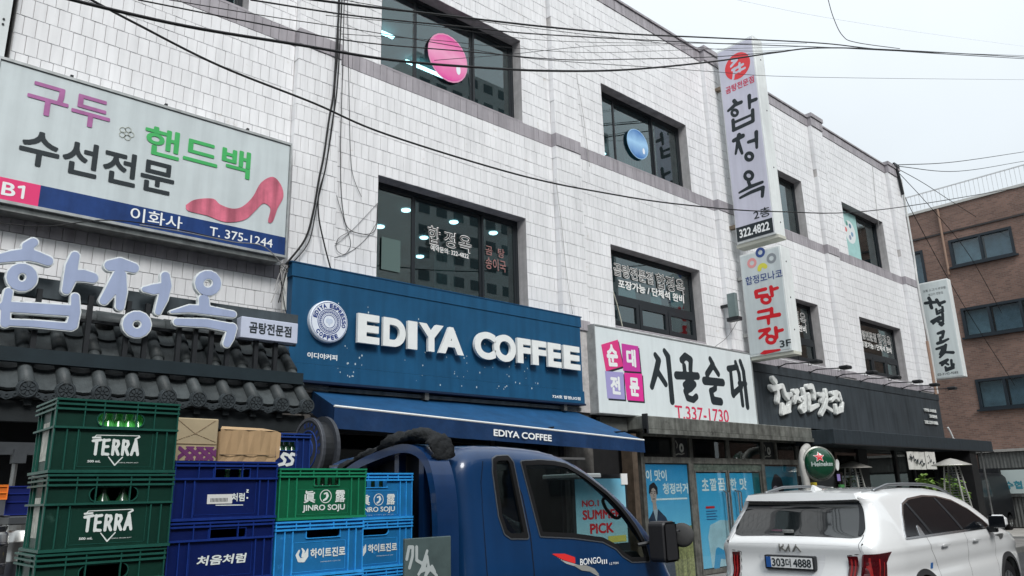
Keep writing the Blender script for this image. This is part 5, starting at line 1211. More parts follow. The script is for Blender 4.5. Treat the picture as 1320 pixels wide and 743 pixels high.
M_tg = glass('truck_glass', (.62, .70, .70), .9, 1.55)
TB.ribbon(iw0, iw1, 16, lambda i, t: abs(t) > .90).build('windshield', M_tg, TK, smooth=True)
def offs(f, o):
    g = lambda x, y: f(x, y)-o; g.bb = (f.bb[0]-o, f.bb[1]-o, f.bb[2]+o, f.bb[3]+o); return g
def annul(f, a, b):
    g = lambda x, y: np.maximum(f(x, y)-b, a-f(x, y)); g.bb = (f.bb[0]-b, f.bb[1]-b, f.bb[2]+b, f.bb[3]+b); return g
def onside(f, cell, d, side=-1, B=None, th=0):
    B = B or TB; V, F_, E_2 = ms(f, cell)
    if side > 0: F_ = [x[::-1] for x in F_]
    m = MB(); m.weld = True
    if not V: return m
    a = B.many(V, d, side); m.add(a, F_)
    if th:
        b = B.many(V, d-th, side); m.add([q for e in E_2 for q in (a[e[0]], b[e[0]], b[e[1]], a[e[1]])], [(4*k, 4*k+1, 4*k+2, 4*k+3) for k in range(len(E_2))])
    return m
for f, nm in ((hd, 'door_window'), (hq, 'quarter_window')):
    w_ = onside(offs(f, .004), .03, -.012).build(nm, M_tg, TK); onside(annul(f, -.018, .012), .009, .004, th=.02).build('window_rubber', M_rubber, w_)
    onside(annul(f, .010, .017), .006, .0055, th=.006).build('window_trim', mat('trim_grey', (.09, .10, .115), .35, metal=.3), w_)
    onside(offs(f, .004), .04, -.012, 1).build('far_'+nm, M_tg, TK); onside(annul(f, -.028, .012), .015, .004, 1).build('far_rubber', M_rubber, TK)
# door seams and handle
seam = [([uvY(p, D0) for p in ((657, 592), (672, 640), (679, 690), (681, 743))]+[(3.34, .5)], [.0035]*5)]
onside(sd_strokes([(seam[0][0], [.004]*5)]), .006, .0015).build('door_seam', M_rubber, TK)
onside(sd_strokes([([(3.9, .85), (4.02, .85)], [.022, .022])]), .01, .02, th=.02).build('door_handle', M_black, TK)
onside(sd_strokes([([(2.98, .6), (2.985, 1.2), (2.99, 1.75), (3.02, 1.88)], [.003]*4)]), .006, .0012).build('panel_seam', M_rubber, TK)
# badge on the door
bp0, bp1 = uvY((680+120/4.854, 590+600/4.854), D0), uvY((680+415/4.854, 590+735/4.854), D0)
def bz(x, y): return uvY((680+x/4.854, 590+y/4.854), D0)
onside(sd_poly([bz(115, 600), bz(200, 600), bz(262, 622), bz(262, 662), bz(190, 640)]), .008, .003).build('badge_swoosh_red', mat('badge_red', (.65, .03, .03), .4), TK)
onside(sd_poly([bz(120, 603), bz(190, 643), bz(262, 664), bz(340, 690), bz(418, 740), bz(400, 738), bz(330, 700), bz(205, 662)]), .008, .0025).build('badge_swoosh_grey', mat('badge_grey', (.35, .36, .36), .4), TK)
onside(sd_poly([bz(240, 668), bz(330, 672), bz(380, 692), bz(415, 735), bz(360, 712), bz(300, 704)]), .008, .0035).build('badge_swoosh_silver', mat('badge_silver', (.28, .28, .26), .4), TK)
def FTK(u, v, d=0.): return (u, TB.yc-(TB.w(u, v)+d), v)
tword('badge_lettering', 'BONGO', (bz(262, 0)[0], bz(330, 668)[1], bz(388, 0)[0], bz(330, 628)[1]), FTK, M_wprint, TK, .005, .01, shear=.1)
tword('badge_lettering', 'Ⅲ', (bz(392, 0)[0], bz(400, 668)[1], bz(424, 0)[0], bz(400, 640)[1]), FTK, M_wprint, TK, .005, .01)
tword('badge_lettering', '1.2 TON', (bz(438, 0)[0], bz(460, 671)[1], bz(492, 0)[0], bz(460, 657)[1]), FTK, M_wprint, TK, .005, .01)
# interior
M_in = mat('dark_interior', (.035, .037, .04), .8, var=.3)
MB().bbox(4.15, 4.62, 3.66, 5.05, .55, 1.27, .05).build('dashboard', M_in, TK)
for y in (3.75, 4.6):
    MB().bbox(3.0, 3.5, y, y+.42, .5, .98, .06).build('seat', M_in, TK); MB().bbox(2.9, 3.08, y+.02, y+.40, .95, 1.60, .05).build('seat_back', M_in, TK)
MB().box(2.78, 2.80, 3.6, 5.1, .4, 1.72).build('rear_bulkhead', M_in, TK); MB().box(2.8, 4.7, 3.6, 5.1, .40, .46).build('cab_floor', M_in, TK)
MB().box(2.85, 4.02, 3.66, 5.06, 1.90, 1.915).build('headliner', mat('headliner_grey', (.10, .10, .10), .9), TK)
pts = [(4.30, 4.78, 1.28)]; m = MB()
rr_ = [(4.02+.10*math.cos(a), 4.78+.20*math.sin(a), 1.28+.13*math.cos(a)) for a in [k*math.pi/10 for k in range(21)]]; m.tube(rr_, .014, 6, cap=False); m.tube([(4.02, 4.78, 1.28), (4.3, 4.78, 1.1)], .03, 6); m.build('steering_wheel', M_black, TK)
gh = [uvY((680+a/4.854, 590+b/4.854), 3.72) for a, b in ((500, 250), (560, 300), (592, 350), (580, 378), (550, 370), (505, 320), (485, 270), (500, 250))]
MB().tube(bezier([(a, 3.74, b) for a, b in gh], 4), .012, 6).build('grab_handle', M_black, TK)
m = MB(); 
for (a, b) in (((560, 258), (625, 275)),): pass
vz = uvY((740, 611), 3.9); MB().bbox(vz[0]-.08, vz[0]+.16, 3.78, 4.15, vz[1]-.035, vz[1], .008).build('sun_visor', mat('visor_grey', (.28, .30, .30), .7), TK)
# mirrors
def offs_(f, o):
    g = lambda x, y: f(x, y)-o; g.bb = (f.bb[0]-o, f.bb[1]-o, f.bb[2]+o, f.bb[3]+o); return g
MR = MB(); mc = atY(849, 698, 3.42)
mh = shape(MB(), offs_(sd_poly([(mc[0]-.045, mc[2]-.10), (mc[0]+.045, mc[2]-.10), (mc[0]+.035, mc[2]+.10), (mc[0]-.045, mc[2]+.10)]), .032), FY(3.44), .012, 0, .13, 0, .016).build('mirror', mat('mirror_plastic', (.018, .018, .02), .5, spec=.4), TK)
MB().tube([(mc[0]-.1, 3.52, mc[2]-.02), (mc[0], 3.44, mc[2]), (mc[0], 3.40, mc[2])], .014, 6).build('mirror_arm', M_black, mh)
rc2 = atY(879, 690, 3.36)
m = MB(); m.lathe([(0, -.014), (.03, -.012), (.060, -.006), (.080, .004), (.082, .014), (.078, .016), (0, .012)], axis='x', n=28); Rr = Matrix.Rotation(R(25), 4, 'Z'); m.v = [tuple(Rr@Vector(p)+Vector(rc2)) for p in m.v]
rm = m.build('round_mirror', mat('dusty_plastic', (.06, .06, .06), .7, var=.2), TK, smooth=True)
MB().tube([(mc[0]+.03, 3.38, mc[2]+.02), (rc2[0]-.05, 3.35, rc2[2]+.035), (rc2[0]-.035, 3.35, rc2[2]+.03)], .007, 6).build('mirror_stalk', M_black, rm)
wheel(TK, 4.25, 3.66, .34, .33, .2, mat('truck_rim', (.3, .3, .3), .5, metal=.5)); wheel(TK, 4.25, 5.05, .34, .33, .2, M_steel); wheel(TK, 1.2, 3.75, .34, .33, .2, M_steel); wheel(TK, 1.2, 5.0, .34, .33, .2, M_steel)
MB().bbox(4.86, 4.99, 3.58, 5.14, .30, .52, .03).build('bumper', mat('bumper_grey', (.2, .2, .2), .5), TK)
for y in (3.66, 4.86): MB().bbox(4.86, 4.97, y, y+.22, .62, .80, .02).build('headlight', mat('lamp_glass', (.6, .6, .6), .1, coat=1), TK)
# headboard: rounded hoop with bars, across the truck behind the cab
M_hb = mat('rack_blue', (.005, .028, .095), .35, coat=.6, var=.2, vscale=4, streak=.1)
hy0, hy1, hz1 = 3.50, 5.22, 1.985; hx0, hx1 = 2.64, 2.785
HP = bezier([(0, hy0, .75), (0, hy0, 1.2), (0, hy0+.005, 1.6), (0, hy0+.06, 1.83), (0, hy0+.16, 1.94), (0, 3.84, 1.985), (0, 4.12, 1.955), (0, 4.42, 1.89), (0, 4.72, 1.76), (0, 4.95, 1.5), (0, 5.05, 1.2), (0, 5.08, .75)], 10)
def hoop(x, inset=0.):
    o = []
    for i, p in enumerate(HP):
        t = (HP[min(i+1, len(HP)-1)]-HP[max(i-1, 0)]).normalized(); o.append((x, p.y+t.z*inset, p.z-t.y*inset))
    return o
A1, A2, B1, B2 = hoop(hx0), hoop(hx1), hoop(hx0, .05), hoop(hx1, .05); n = len(A1); m = MB()
for P_, Q_ in ((A1, A2), (B2, B1), (B1, A1), (A2, B2)): m.add(list(P_)+list(Q_), [(i, i+1, n+i+1, n+i) for i in range(n-1)])
m.build('headboard_hoop', M_hb, TK, smooth=True)
for y, zt in ((3.70, 1.93), (3.95, 1.93), (4.30, 1.88), (4.62, 1.76)): MB().box(2.69, 2.74, y, y+.045, .75, zt).build('headboard_bar', M_hb, TK)
MB().add([(2.765, p.y, p.z-.02) for p in HP], [tuple(range(len(HP)))]).build('headboard_shade_sheet', mat('rack_shade_black', (.004, .006, .012), .7), TK)  # added black sheet standing in for the shade between the bars
# bed
MB().box(-.9, 2.62, 3.50, 5.22, .60, .66).build('bed_floor', mat('bed_steel', (.06, .07, .08), .6, var=.3), TK)
MB().box(-.9, 2.62, 3.44, 3.50, .52, .68).build('bed_rail', M_hb, TK); MB().box(-.9, 2.62, 5.22, 5.27, .52, 1.0).build('far_gate', M_hb, TK)
MB().box(-.9, 4.6, 4.1, 4.6, .38, .58).build('chassis', M_black, TK)

# tarpaulin bundle over the headboard
TP_ = MB(); rt = random.Random(2); path = [(2.70, 4.62, 1.86), (2.70, 4.45, 1.925), (2.70, 4.25, 1.965), (2.70, 4.05, 2.005), (2.70, 3.85, 2.035), (2.71, 3.68, 2.04), (2.73, 3.60, 1.99), (2.74, 3.58, 1.92)]
pb_ = bezier(path, 8); n = 16; v = []; f = []
for i, p in enumerate(pb_):
    for k in range(n):
        a = 2*math.pi*k/n; w_i = i/len(pb_); r = .026+.026*w_i+.008*math.sin(i*.55)+.008*math.sin(i*.23+1)+.008*math.sin(3*a+i*.5)+.006*math.sin(7*a+i*1.3)+.003*rt.uniform(-1, 1)+.006*math.sin(i/len(pb_)*math.pi)
        if i in (0, len(pb_)-1): r *= .5
        v.append((p.x+math.cos(a)*r*1.5, p.y, p.z-.02+math.sin(a)*r*(1 if math.sin(a) > 0 else .5)))
f = [(i*n+k, i*n+(k+1) % n, (i+1)*n+(k+1) % n, (i+1)*n+k) for i in range(len(pb_)-1) for k in range(n)]+[tuple(range(n)), tuple((len(pb_)-1)*n+k for k in range(n))[::-1]]
TP_.add(v, f); setp(TP_.build('folded_tarpaulin', mat('black_tarp', (.014, .016, .018), .8, var=.5, vscale=12, bump=1, bscale=22), smooth=True, fix=True), 'crumpled black tarpaulin rolled over the top of the truck headboard', 'tarpaulin')
CB = thing('chalkboard', 'grey-green board with white brush scrawl between the blue crates and the cab', 'board', (2.55, 3.46, .7))
MB().bbox(2.40, 2.70, 3.46, 3.48, .70, 1.475, .003).build('panel', mat('board_green_grey', (.07, .10, .10), .5, var=.3), CB)
Zc = zs((500, 560), 4.06, uvY, 3.46)
shape(MB(), sd_strokes([(p, [r*.82 for r in rr]) for p, rr in Zc([([(98, 655), (110, 590), (130, 590), (128, 640), (112, 700)], [.010]*5), ([(150, 590), (150, 660), (185, 680)], [.010]*3), ([(205, 610), (178, 700), (160, 735)], [.009]*3), ([(190, 700), (205, 640), (212, 690), (195, 743), (230, 690), (245, 720)], [.009]*6), ([(170, 720), (215, 700), (255, 740)], [.009]*3)])]), FY(3.46), .006, 0, .002).build('scrawl', mat('chalk_white', (.38, .42, .42), .8), CB)

# ------------------------------------------------------------------ white estate SUV
CR = thing('parked_car', 'white SUV with roof rails and plate 303 4888 parked seen from behind', 'car', (10.4, 4.42, 0))
M_cw = mat('white_car_paint', (.74, .75, .75), .28, coat=1, var=.02, vscale=1.5)
CX = 7.97
co = [(.20, .30), (.06, .36), (.01, .55), (.0, .72), (.05, .80), (.085, .95), (.07, 1.06), (.045, 1.085), (.06, 1.12), (.17, 1.155), (.30, 1.32), (.44, 1.50), (.36, 1.565), (.345, 1.59), (.55, 1.612), (1.0, 1.636), (1.6, 1.645), (2.2, 1.635), (2.7, 1.59), (3.1, 1.49), (3.5, 1.27), (3.72, 1.14), (4.0, 1.09), (4.4, 1.02), (4.68, .92), (4.77, .78), (4.80, .55), (4.74, .30)]
def cw(x, z):
    x = x-CX; w_ = .945
    if z > 1.08: w_ -= .26*((z-1.08)/.6)**1.25
    if z < .5: w_ -= .12*(.5-z)
    if x < .7: w_ -= .12*((.7-x)/.7)**2
    if x > 3.8: w_ -= .16*((x-3.8)/1.0)**2
    return w_-.016*math.exp(-((z-.80)/.07)**2)+.010*math.exp(-((z-1.035)/.03)**2)
CY = 4.42
cc0 = Body([(CX+a, b) for a, b in co], cw, CY, .085, .022, step=.05, sm=2)
wr = .40; wx = (CX+1.08, CX+3.86)
cut = lambda x, y: np.maximum(-(np.hypot(x-wx[0], y-.36)-wr), -(np.hypot(x-wx[1], y-.36)-wr))
cc0.side([], .03, -1, cut).build('body_side', M_cw, CR, smooth=True); cc0.side([], .05, 1, cut).build('body_far_side', M_cw, CR, smooth=True)
cc0.ribbon(0, None, 22).build('body_shell', M_cw, CR, smooth=True)
def onc(f, cell, d, th=0): return onside(f, cell, d, -1, cc0, th)
M_pg = mat('privacy_glass', (.004, .005, .007), .10, coat=0, spec=.22)
def cz(pts, y=3.12): return [uvY((1120+a/5.195, 600+b/5.195), y) for a, b in pts]
gw = [(CX+1.30-.55, 1.145), (CX+.80, 1.22), (CX+.97, 1.37), (CX+1.12, 1.47), (CX+1.35, 1.52), (CX+1.8, 1.545), (CX+2.2, 1.53), (CX+2.6, 1.475), (CX+2.95, 1.36), (CX+3.22, 1.22), (CX+3.32, 1.145)]
fgw = sd_poly(gw)
sw_ = onc(fgw, .02, .006, th=.006).build('side_windows', M_pg, CR, smooth=True)
onc(annul(fgw, -.004, .016), .008, .010, th=.008).build('chrome_trim', mat('chrome', (.7, .7, .7), .15, metal=1), sw_)
for a, b in ((CX+1.42, CX+1.20), (CX+2.38, CX+2.12)):
    g = sd_strokes([([(a+.02, 1.15), (b, 1.52)], [.028, .022])]); g2 = lambda x, y, g=g: np.maximum(g(x, y), fgw(x, y)+.01); g2.bb = g.bb
    onc(g2, .01, .010, th=.003).build('window_pillar', M_black, CR)
onc(sd_poly([(CX+1.10, 1.15), (CX+1.16, 1.15), (CX+1.24, 1.15), (CX+1.20, 1.24), (CX+1.17, 1.255), (CX+1.14, 1.24)]), .008, .014, th=.006).build('pillar_garnish', mat('chrome', (.7, .7, .7), .15, metal=1), CR)
# arches, wheels, doors
for k, x in enumerate(wx):
    g = lambda a, b, x=x: np.maximum(np.hypot(a-x, b-.36)-(wr+.055), -(np.hypot(a-x, b-.36)-(wr-.004))); g.bb = (x-.46, .30, x+.46, .83); g3 = lambda a, b, g=g: np.maximum(g(a, b), .30-b); g3.bb = g.bb
    onc(g3, .018, .012, th=.012).build('wheel_arch', mat('black_cladding', (.03, .03, .032), .7), CR)
    wheel(CR, x, CY-.79, .36, .36, .22, mat('alloy', (.45, .46, .47), .3, metal=.9)); wheel(CR, x, CY+.78, .36, .36, .22, M_steel)
    MB().lathe([(wr, CY-.86), (wr, CY+.86)], (x, 0, .36), axis='y', n=30).build('wheel_well', M_rubber, CR)
g = sd_poly([(CX+1.5, .30), (CX+3.42, .30), (CX+3.42, .44), (CX+1.5, .44)]); onc(g, .03, .012, th=.01).build('sill_cladding', mat('black_cladding', (.03, .03, .032), .7), CR)
seams = [[(CX+1.28, 1.14), (CX+1.34, 1.0), (CX+1.50, .80), (CX+1.56, .45)], [(CX+2.42, 1.14), (CX+2.45, .95), (CX+2.45, .45)], [(CX+3.38, 1.12), (CX+3.42, .95), (CX+3.40, .45)]]
for s_ in seams: onc(sd_strokes([(s_, [.003]*len(s_))]), .006, .001).build('door_seam', M_rubber, CR)
for x in (CX+1.62, CX+2.62):
    h = onc(sd_strokes([([(x, 1.02), (x+.18, 1.025)], [.014, .014])]), .007, .032, th=.01).build('door_handle', M_cw, CR); onc(sd_strokes([([(x+.05, 1.0), (x+.13, 1.0)], [.026, .026])]), .01, .002).build('handle_cup', mat('cup_shadowed', (.5, .51, .52), .4), h)
onc(sd_poly([(CX+3.42, 1.045), (CX+3.60, 1.05), (CX+3.72, 1.045), (CX+3.70, .99), (CX+3.62, .985), (CX+3.58, 1.03)]), .007, .012, th=.01).build('fender_vent', M_steel, CR)
onc(sd_poly([(CX+1.28, .80), (CX+1.34, .80), (CX+1.35, .86), (CX+1.29, .86)]), .01, .004, th=.003).build('blue_tape', mat('blue_tape', (.02, .12, .35), .5), CR)
q = cc0.sy(CX+3.28, 1.17); mm = MB().bbox(q[0]-.07, q[0]+.07, q[1]-.24, q[1]-.05, 1.13, 1.29, .045).build('side_mirror', M_cw, CR, smooth=False)
MB().bbox(q[0]-.085, q[0]-.055, q[1]-.235, q[1]-.055, 1.14, 1.28, .01).build('mirror_glass', M_pg, mm); MB().bbox(q[0]-.03, q[0]+.05, q[1]-.12, q[1]+.02, 1.08, 1.15, .01).build('mirror_foot', M_black, mm)
# roof rails
for sd2 in (-1, 1):
    pr_ = []
    for k in range(17):
        x = CX+.78+k*.135; i = min(range(len(cc0.P)), key=lambda i: abs(cc0.P[i].x-x)+(9 if cc0.P[i].y < 1.4 else 0)); z = cc0.P[i].y; hh = .045*min(1, k/3, (16-k)/3)
        pr_.append((x, CY+sd2*(cw(x, z)-.07), z+hh+.0))
    MB().tube(bezier(pr_, 3), .017, 8).build('roof_rail', mat('rail_grey', (.22, .23, .24), .35, metal=.7), CR, smooth=True)
# antenna fin
i = min(range(len(cc0.P)), key=lambda i: abs(cc0.P[i].x-(CX+.78))+(9 if cc0.P[i].y < 1.4 else 0)); p = cc0.pos(0, i)
MB().add([(p[0]-.10, p[1]-.03, p[2]-.01), (p[0]+.12, p[1]-.03, p[2]-.01), (p[0]+.12, p[1]+.03, p[2]), (p[0]-.10, p[1]+.03, p[2]-.01), (p[0]-.09, p[1]-.006, p[2]+.055), (p[0]-.05, p[1]-.006, p[2]+.05), (p[0]-.05, p[1]+.006, p[2]+.05), (p[0]-.09, p[1]+.006, p[2]+.055)], [(0, 1, 5, 4), (1, 2, 6, 5), (2, 3, 7, 6), (3, 0, 4, 7), (4, 5, 6, 7)]).build('antenna_fin', M_cw, CR)
# rear details on the ribbon
def s_at(x, z): i = min(range(len(cc0.P)), key=lambda i: (cc0.P[i]-Vector((CX+x, z))).length); return cc0.S[i]
s0, s1 = s_at(.15, 1.145), s_at(.42, 1.475); sT = s_at(.36, 1.565)
rgp = [(-.95, s0+.02), (-.82, s0-.012), (.82, s0-.012), (.95, s0+.02), (.99, s0+.12), (.985, s1+.05), (-.985, s1+.05), (-.99, s0+.12)]
rear = cc0.patch(sd_poly(rgp), .03, .006).build('rear_window', mat('rear_glass', (.010, .013, .014), .03, coat=.8, spec=.6), CR, smooth=True)
cc0.patch(sd_poly([(-.985, s0+.10), (-.93, s0+.03), (-.90, s0+.03), (-.93, s1+.03), (-.985, s1+.03)]), .012, .011).build('window_corner', M_black, rear)
# wiper
w0 = cc0.pos(.08, cc0.idx(s0+.03), .02); MB().bbox(w0[0]-.02, w0[0]+.02, w0[1]-.06, w0[1]+.06, w0[2]-.01, w0[2]+.025, .005).build('wiper_cover', M_steel, CR)
# spoiler lip
m = MB(); v = []
for k in range(21):
    t = -1+k/10*1.; t = -1+2*k/20; a = cc0.pos(t, cc0.idx(sT-.03), .0); b = cc0.pos(t, cc0.idx(sT+.05), .004); v += [(a[0]-.055, a[1], a[2]+.008), (b[0]-.045, b[1], b[2]+.008), (b[0]+.15, b[1], b[2]+.026), (a[0]+.02, a[1], a[2]-.012)]
f = [(4*k+j, 4*k+4+j, 4*k+4+(j+1) % 4, 4*k+(j+1) % 4) for k in range(20) for j in range(4)]+[(0, 1, 2, 3), (83, 82, 81, 80)]
m.add(v, f).build('spoiler', M_cw, CR, smooth=False, fix=True)
# tail lamps wrap the corners: a bar on the tailgate, a notched piece on the body
M_tl = mat('tail_lamp_red', (.07, .002, .005), .12, coat=1, var=.5, vscale=30); M_tl2 = mat('tail_lamp_inner', (.28, .02, .02), .2)
zl = .70; sA, sB = s_at(.01, .62), s_at(.05, 1.0); sB = s_at(.08, 1.00)
for sg in (-1, 1):
    l = cc0.patch(sd_poly([(sg*.80, sB), (sg*.935, sB+.0), (sg*.955, sA), (sg*.85, sA)][::sg]), .012, .02).build('tail_lamp', M_tl, CR, smooth=True)
    cc0.patch(sd_strokes([([(sg*.85, sB-.04), (sg*.885, sA+.05)], [.012]*2), ([(sg*.90, sB-.04), (sg*.925, sA+.05)], [.010]*2)]), .010, .024).build('light_guide', M_tl2, l)
m = onc(sd_poly([(CX+.055, 1.02), (CX+.34, 1.035), (CX+.25, .93), (CX+.27, .62), (CX+.02, .62), (CX+.03, .9)]), .014, .016, th=.014); l = m.build('tail_lamp', M_tl, CR)
onc(sd_strokes([([(CX+.08, .98), (CX+.07, .66)], [.008]*2), ([(CX+.15, .97), (CX+.14, .66)], [.008]*2), ([(CX+.21, .94), (CX+.20, .66)], [.006]*2)]), .008, .0185).build('light_guide', M_tl2, l)
# tailgate seams
for sg in (-1, 1): cc0.patch(sd_strokes([([(sg*.97, s0+.05), (sg*.965, sB+.02), (sg*.79, sB+.0), (sg*.84, sA)], [.004]*4)]), .010, .002).build('tailgate_seam', M_rubber, CR)
# plate recess, plate, badge
def FR(x):  # plane facing -X at the rear
    return lambda u, v, d=0.: (x-d, -u, v)
cc0.patch(sd_poly([(-.50, s_at(.085, .99)), (.50, s_at(.085, .99)), (.42, s_at(.03, .74)), (-.42, s_at(.03, .74))]), .03, .003).build('plate_recess', mat('recess_white', (.66, .67, .68), .35), CR)
xr = CX+.0; PZ = .915
pl = MB().bbox(xr-.01, xr+.06, CY-.285, CY+.285, PZ-.072, PZ+.072, .008).build('plate_frame', M_black, CR)
MB().box(xr-.014, xr-.009, CY-.262, CY+.262, PZ-.052, PZ+.055).build('number_plate', mat('plate_white', (.75, .76, .76), .4), pl)
FR_ = FR(xr-.0145); MB().box(xr-.016, xr-.0135, CY+.205, CY+.262, PZ-.052, PZ+.055).build('plate_blue_band', mat('plate_blue', (.02, .10, .35), .4), pl)
for s_, a, b in (('303', -.195, -.045), ('더', -.035, .025), ('4888', .05, .25)): tword('plate_lettering', s_, (-CY+a, PZ-.04, -CY+b, PZ+.042), FR_, M_ink, pl, .002, .02)
FK = lambda u, v, d=0.: (cc0.pos((-u-CY)/.86, cc0.idx(s_at(.055, 1.05)+(v-1.03)), .004+d))
kb = [([(-.105, 1.057), (-.105, 1.017)], [.0075]*2), ([(-.105, 1.034), (-.062, 1.057)], [.0065]*2), ([(-.088, 1.040), (-.045, 1.017), (-.005, 1.057)], [.0065]*3), ([(-.005, 1.057), (-.005, 1.017)], [.0065]*2), ([(.030, 1.017), (.068, 1.057), (.105, 1.017)], [.007]*3)]
kb = [([(-CY+a*1.25, 1.037+(b-1.037)*1.25) for a, b in p], r) for p, r in kb]
shape(MB(), sd_strokes(kb), FK, .006, 0, .006).build('maker_badge', mat('badge_metal', (.30, .30, .28), .3, metal=.6), CR)
cc0.patch(sd_strokes([([(-.85, s_at(.05, 1.085)), (.85, s_at(.05, 1.085))], [.004]*2)]), .015, .001).build('tailgate_crease', mat('crease_grey', (.45, .46, .47), .5), CR)
# ------------------------------------------------------------------ crates on the truck bed
CWD, CDP = .465, .34
M_bot = mat('green_bottle_glass', (.05, .42, .06), .12, coat=1, var=.3, rnd=.3); M_botd = mat('dark_green_bottle', (.01, .05, .02), .15, coat=1); M_cap2 = mat('silver_cap', (.5, .52, .5), .3, metal=.8)
def crate(label, col, h, hole, marks, group, rimlines=(.012, .045, .075), stad=False, sidemark=False, frame_rect=True):
    """hole = (x0, x1, z0, z1) of the hand hole measured from the crate's corner"""
    nm = '%.3f%.3f%.3f' % col
    m_ = mat('crate_plastic_'+nm, col, .42, var=.14, vscale=9, streak=.15, bump=.05, bscale=25, dirt=(tuple(min(1, c*1.6+.02) for c in col), 16, .63)); ml = mat('crate_edge_'+nm, tuple(min(1, c*2.0+k_) for c, k_ in zip(col, (.004, .009, .012))), .4, var=.2, vscale=20)
    t = thing('bottle_crate', label, 'crate', (0, 0, 0), group, world=False); W, D = CWD, CDP
    ins = .012; f0 = lambda u, v, d=0.: (u, -d, v)
    rect = sd_poly([(.0, .0), (W, .0), (W, h), (.0, h)]); hc = ((hole[0]+hole[1])/2, (hole[2]+hole[3])/2); hh = (hole[3]-hole[2])/2
    hf = sd_strokes([([(hole[0]+hh, hc[1]), (hole[1]-hh, hc[1])], [hh, hh])]) if stad else sd_poly([(hole[0], hole[2]), (hole[1], hole[2]), (hole[1], hole[3]), (hole[0], hole[3])])
    ff = cutf(rect, hf); b = MB(); shape(b, ff, f0, .011, -.004-ins, -ins)
    b.box(0+ins, .006+ins, ins+.004, D-ins, 0, h).box(W-.006-ins, W-ins, ins+.004, D-ins, 0, h).box(ins, W-ins, D-.006-ins, D-ins, 0, h).box(ins, W-ins, ins, D-ins, 0, .006)
    body = b.build('body', m_, t)
    r = MB()
    for z in rimlines: z = h-z; r.box(-.002, W+.002, -.002, .010, z-.004, z+.004).box(-.002, .010, .010, D, z-.0038, z+.0038)
    setp(r.build('rim_rib', ml, t), kind='stuff')
    zr = h-rimlines[-1]
    r = MB()
    for x in [0.0, .045, .085]+[W-.085, W-.045, W-.006]:
        r.box(x, x+.005, .002, .011, .012, zr)
        r.box(x+(.0 if x < .2 else 0), x+.005, .0, .011, zr, h-.008) if x in (0., W-.006) else None
    for y in (.04, .09, D-.09, D-.04): r.box(.004, .012, y, y+.005, .012, h-.01)
    for x in (.10, .17, W-.17, W-.10): r.box(x, x+.004, -.001, .011, zr, h-.01)
    setp(r.build('wall_rib', ml, t), kind='stuff')
    r = MB().box(-.003, W+.003, -.003, .012, 0, .011).box(-.003, .012, .012, D, 0, .0108)
    r.build('base_lip', ml, t)
    # hand-hole edge
    r = MB(); g = annul(hf, 0, .004); shape(r, g, f0, .004, -.012, -.006); r.build('hand_hole_edge', ml, t)
    if frame_rect:
        x0, x1, z0, z1 = .095, W-.095, .022, hole[2]-.018
        MB().box(x0, x1, .0105, .0118, z1-.002, z1).box(x0, x1, .0105, .0118, z0, z0+.002).box(x0, x0+.002, .0105, .0118, z0, z1).box(x1-.002, x1, .0105, .0118, z0, z1).build('panel_edge', ml, t)
    fr_ = lambda u, v, d=0.: (u, .012-d-.0005, v)
    for n_, fn, mm in marks: k = MB(); fn(k, fr_); k.build(n_, mm, t)
    if sidemark:
        MB().box(.0098, .0115, .10, .22, .05, .20).build('side_label', mat('worn_label', (.45, .45, .40), .7, var=.5, vscale=25), t)
    t['hole'] = list(hole); return t
M_mk = mat('crate_print_white', (.68, .72, .70), .6, var=.12, vscale=30)
def mk_text(s, x0, z0, x1, z1, b=.03, **k): return lambda mb, fr: text(mb, s, (x0, z0, x1, z1), fr, .001, b, **k)
def mk_strokes(S, cell=.003, d=.001): return lambda mb, fr: shape(mb, sd_strokes(S), fr, cell, 0, d)
def mk_poly(P, cell=.003): return lambda mb, fr: shape(mb, sd_poly(P), fr, cell, 0, .001)
# brush-like block capitals for the beer crates
GL = {'T': [[(0, .92), (.9, 1)], [(.45, .95), (.42, 0)]], 'E': [[(.1, 1), (.08, 0)], [(.1, .95), (.75, 1)], [(.1, .52), (.65, .54)], [(.08, .04), (.75, 0)]],
      'R': [[(.1, 1), (.08, 0)], [(.1, .95), (.6, .95), (.72, .74), (.55, .52), (.1, .5)], [(.35, .5), (.78, .0)]], 'A': [[(.0, .0), (.42, 1), (.8, 0)], [(.15, .32), (.68, .32)]]}
def word(s, x0, z0, x1, z1, r, sp=.22):
    n = len(s); wd = (x1-x0)/(n*(1+sp)-sp); S = []
    for i, ch in enumerate(s):
        for st in GL[ch]: S.append(([(x0+i*wd*(1+sp)+p[0]*wd, z0+p[1]*(z1-z0)) for p in st], [r]*len(st)))
    return S
tx0, tx1 = .145, .322; tz0, tz1 = .072, .128
terra = [('front_lettering', mk_strokes(word('TERRA', tx0, tz0, tx1, tz1, .0055)), M_mk),
         ('front_lettering', mk_strokes([([(tx0+.005, tz1+.012), (tx0+.01, tz1+.018), (tx1-.005, tz1+.020), (tx1-.006, tz1+.012)], [.0016]*4), ([(tx0-.002, tz1+.008), (tx0+.025, tz1+.010)], [.0035]*2), ([(tx1-.02, tz1+.006), (tx1-.005, tz1+.015)], [.0035]*2), ([(tx0+.062, tz0-.010), (tx0+.088, tz0-.042), (tx0+.115, tz0-.010)], [.0018, .0026, .0018])], .0022), M_mk),
         ('volume_print', mk_text('500 mL', .132, tz0-.032, .180, tz0-.023), M_mk), ('fine_print', mk_text('TERRA FROM AGT', .245, tz0-.034, .322, tz0-.030, .0), M_mk)]
TG = (.004, .034, .023)
crate_positions = []
def put(base, x, y, z, label, rot=0.):
    o = base[0] if not base[1] else dup(base[0]); base[1] = True
    o.location = (x, y, z); o.rotation_euler.z = rot; o['label'] = label; return o
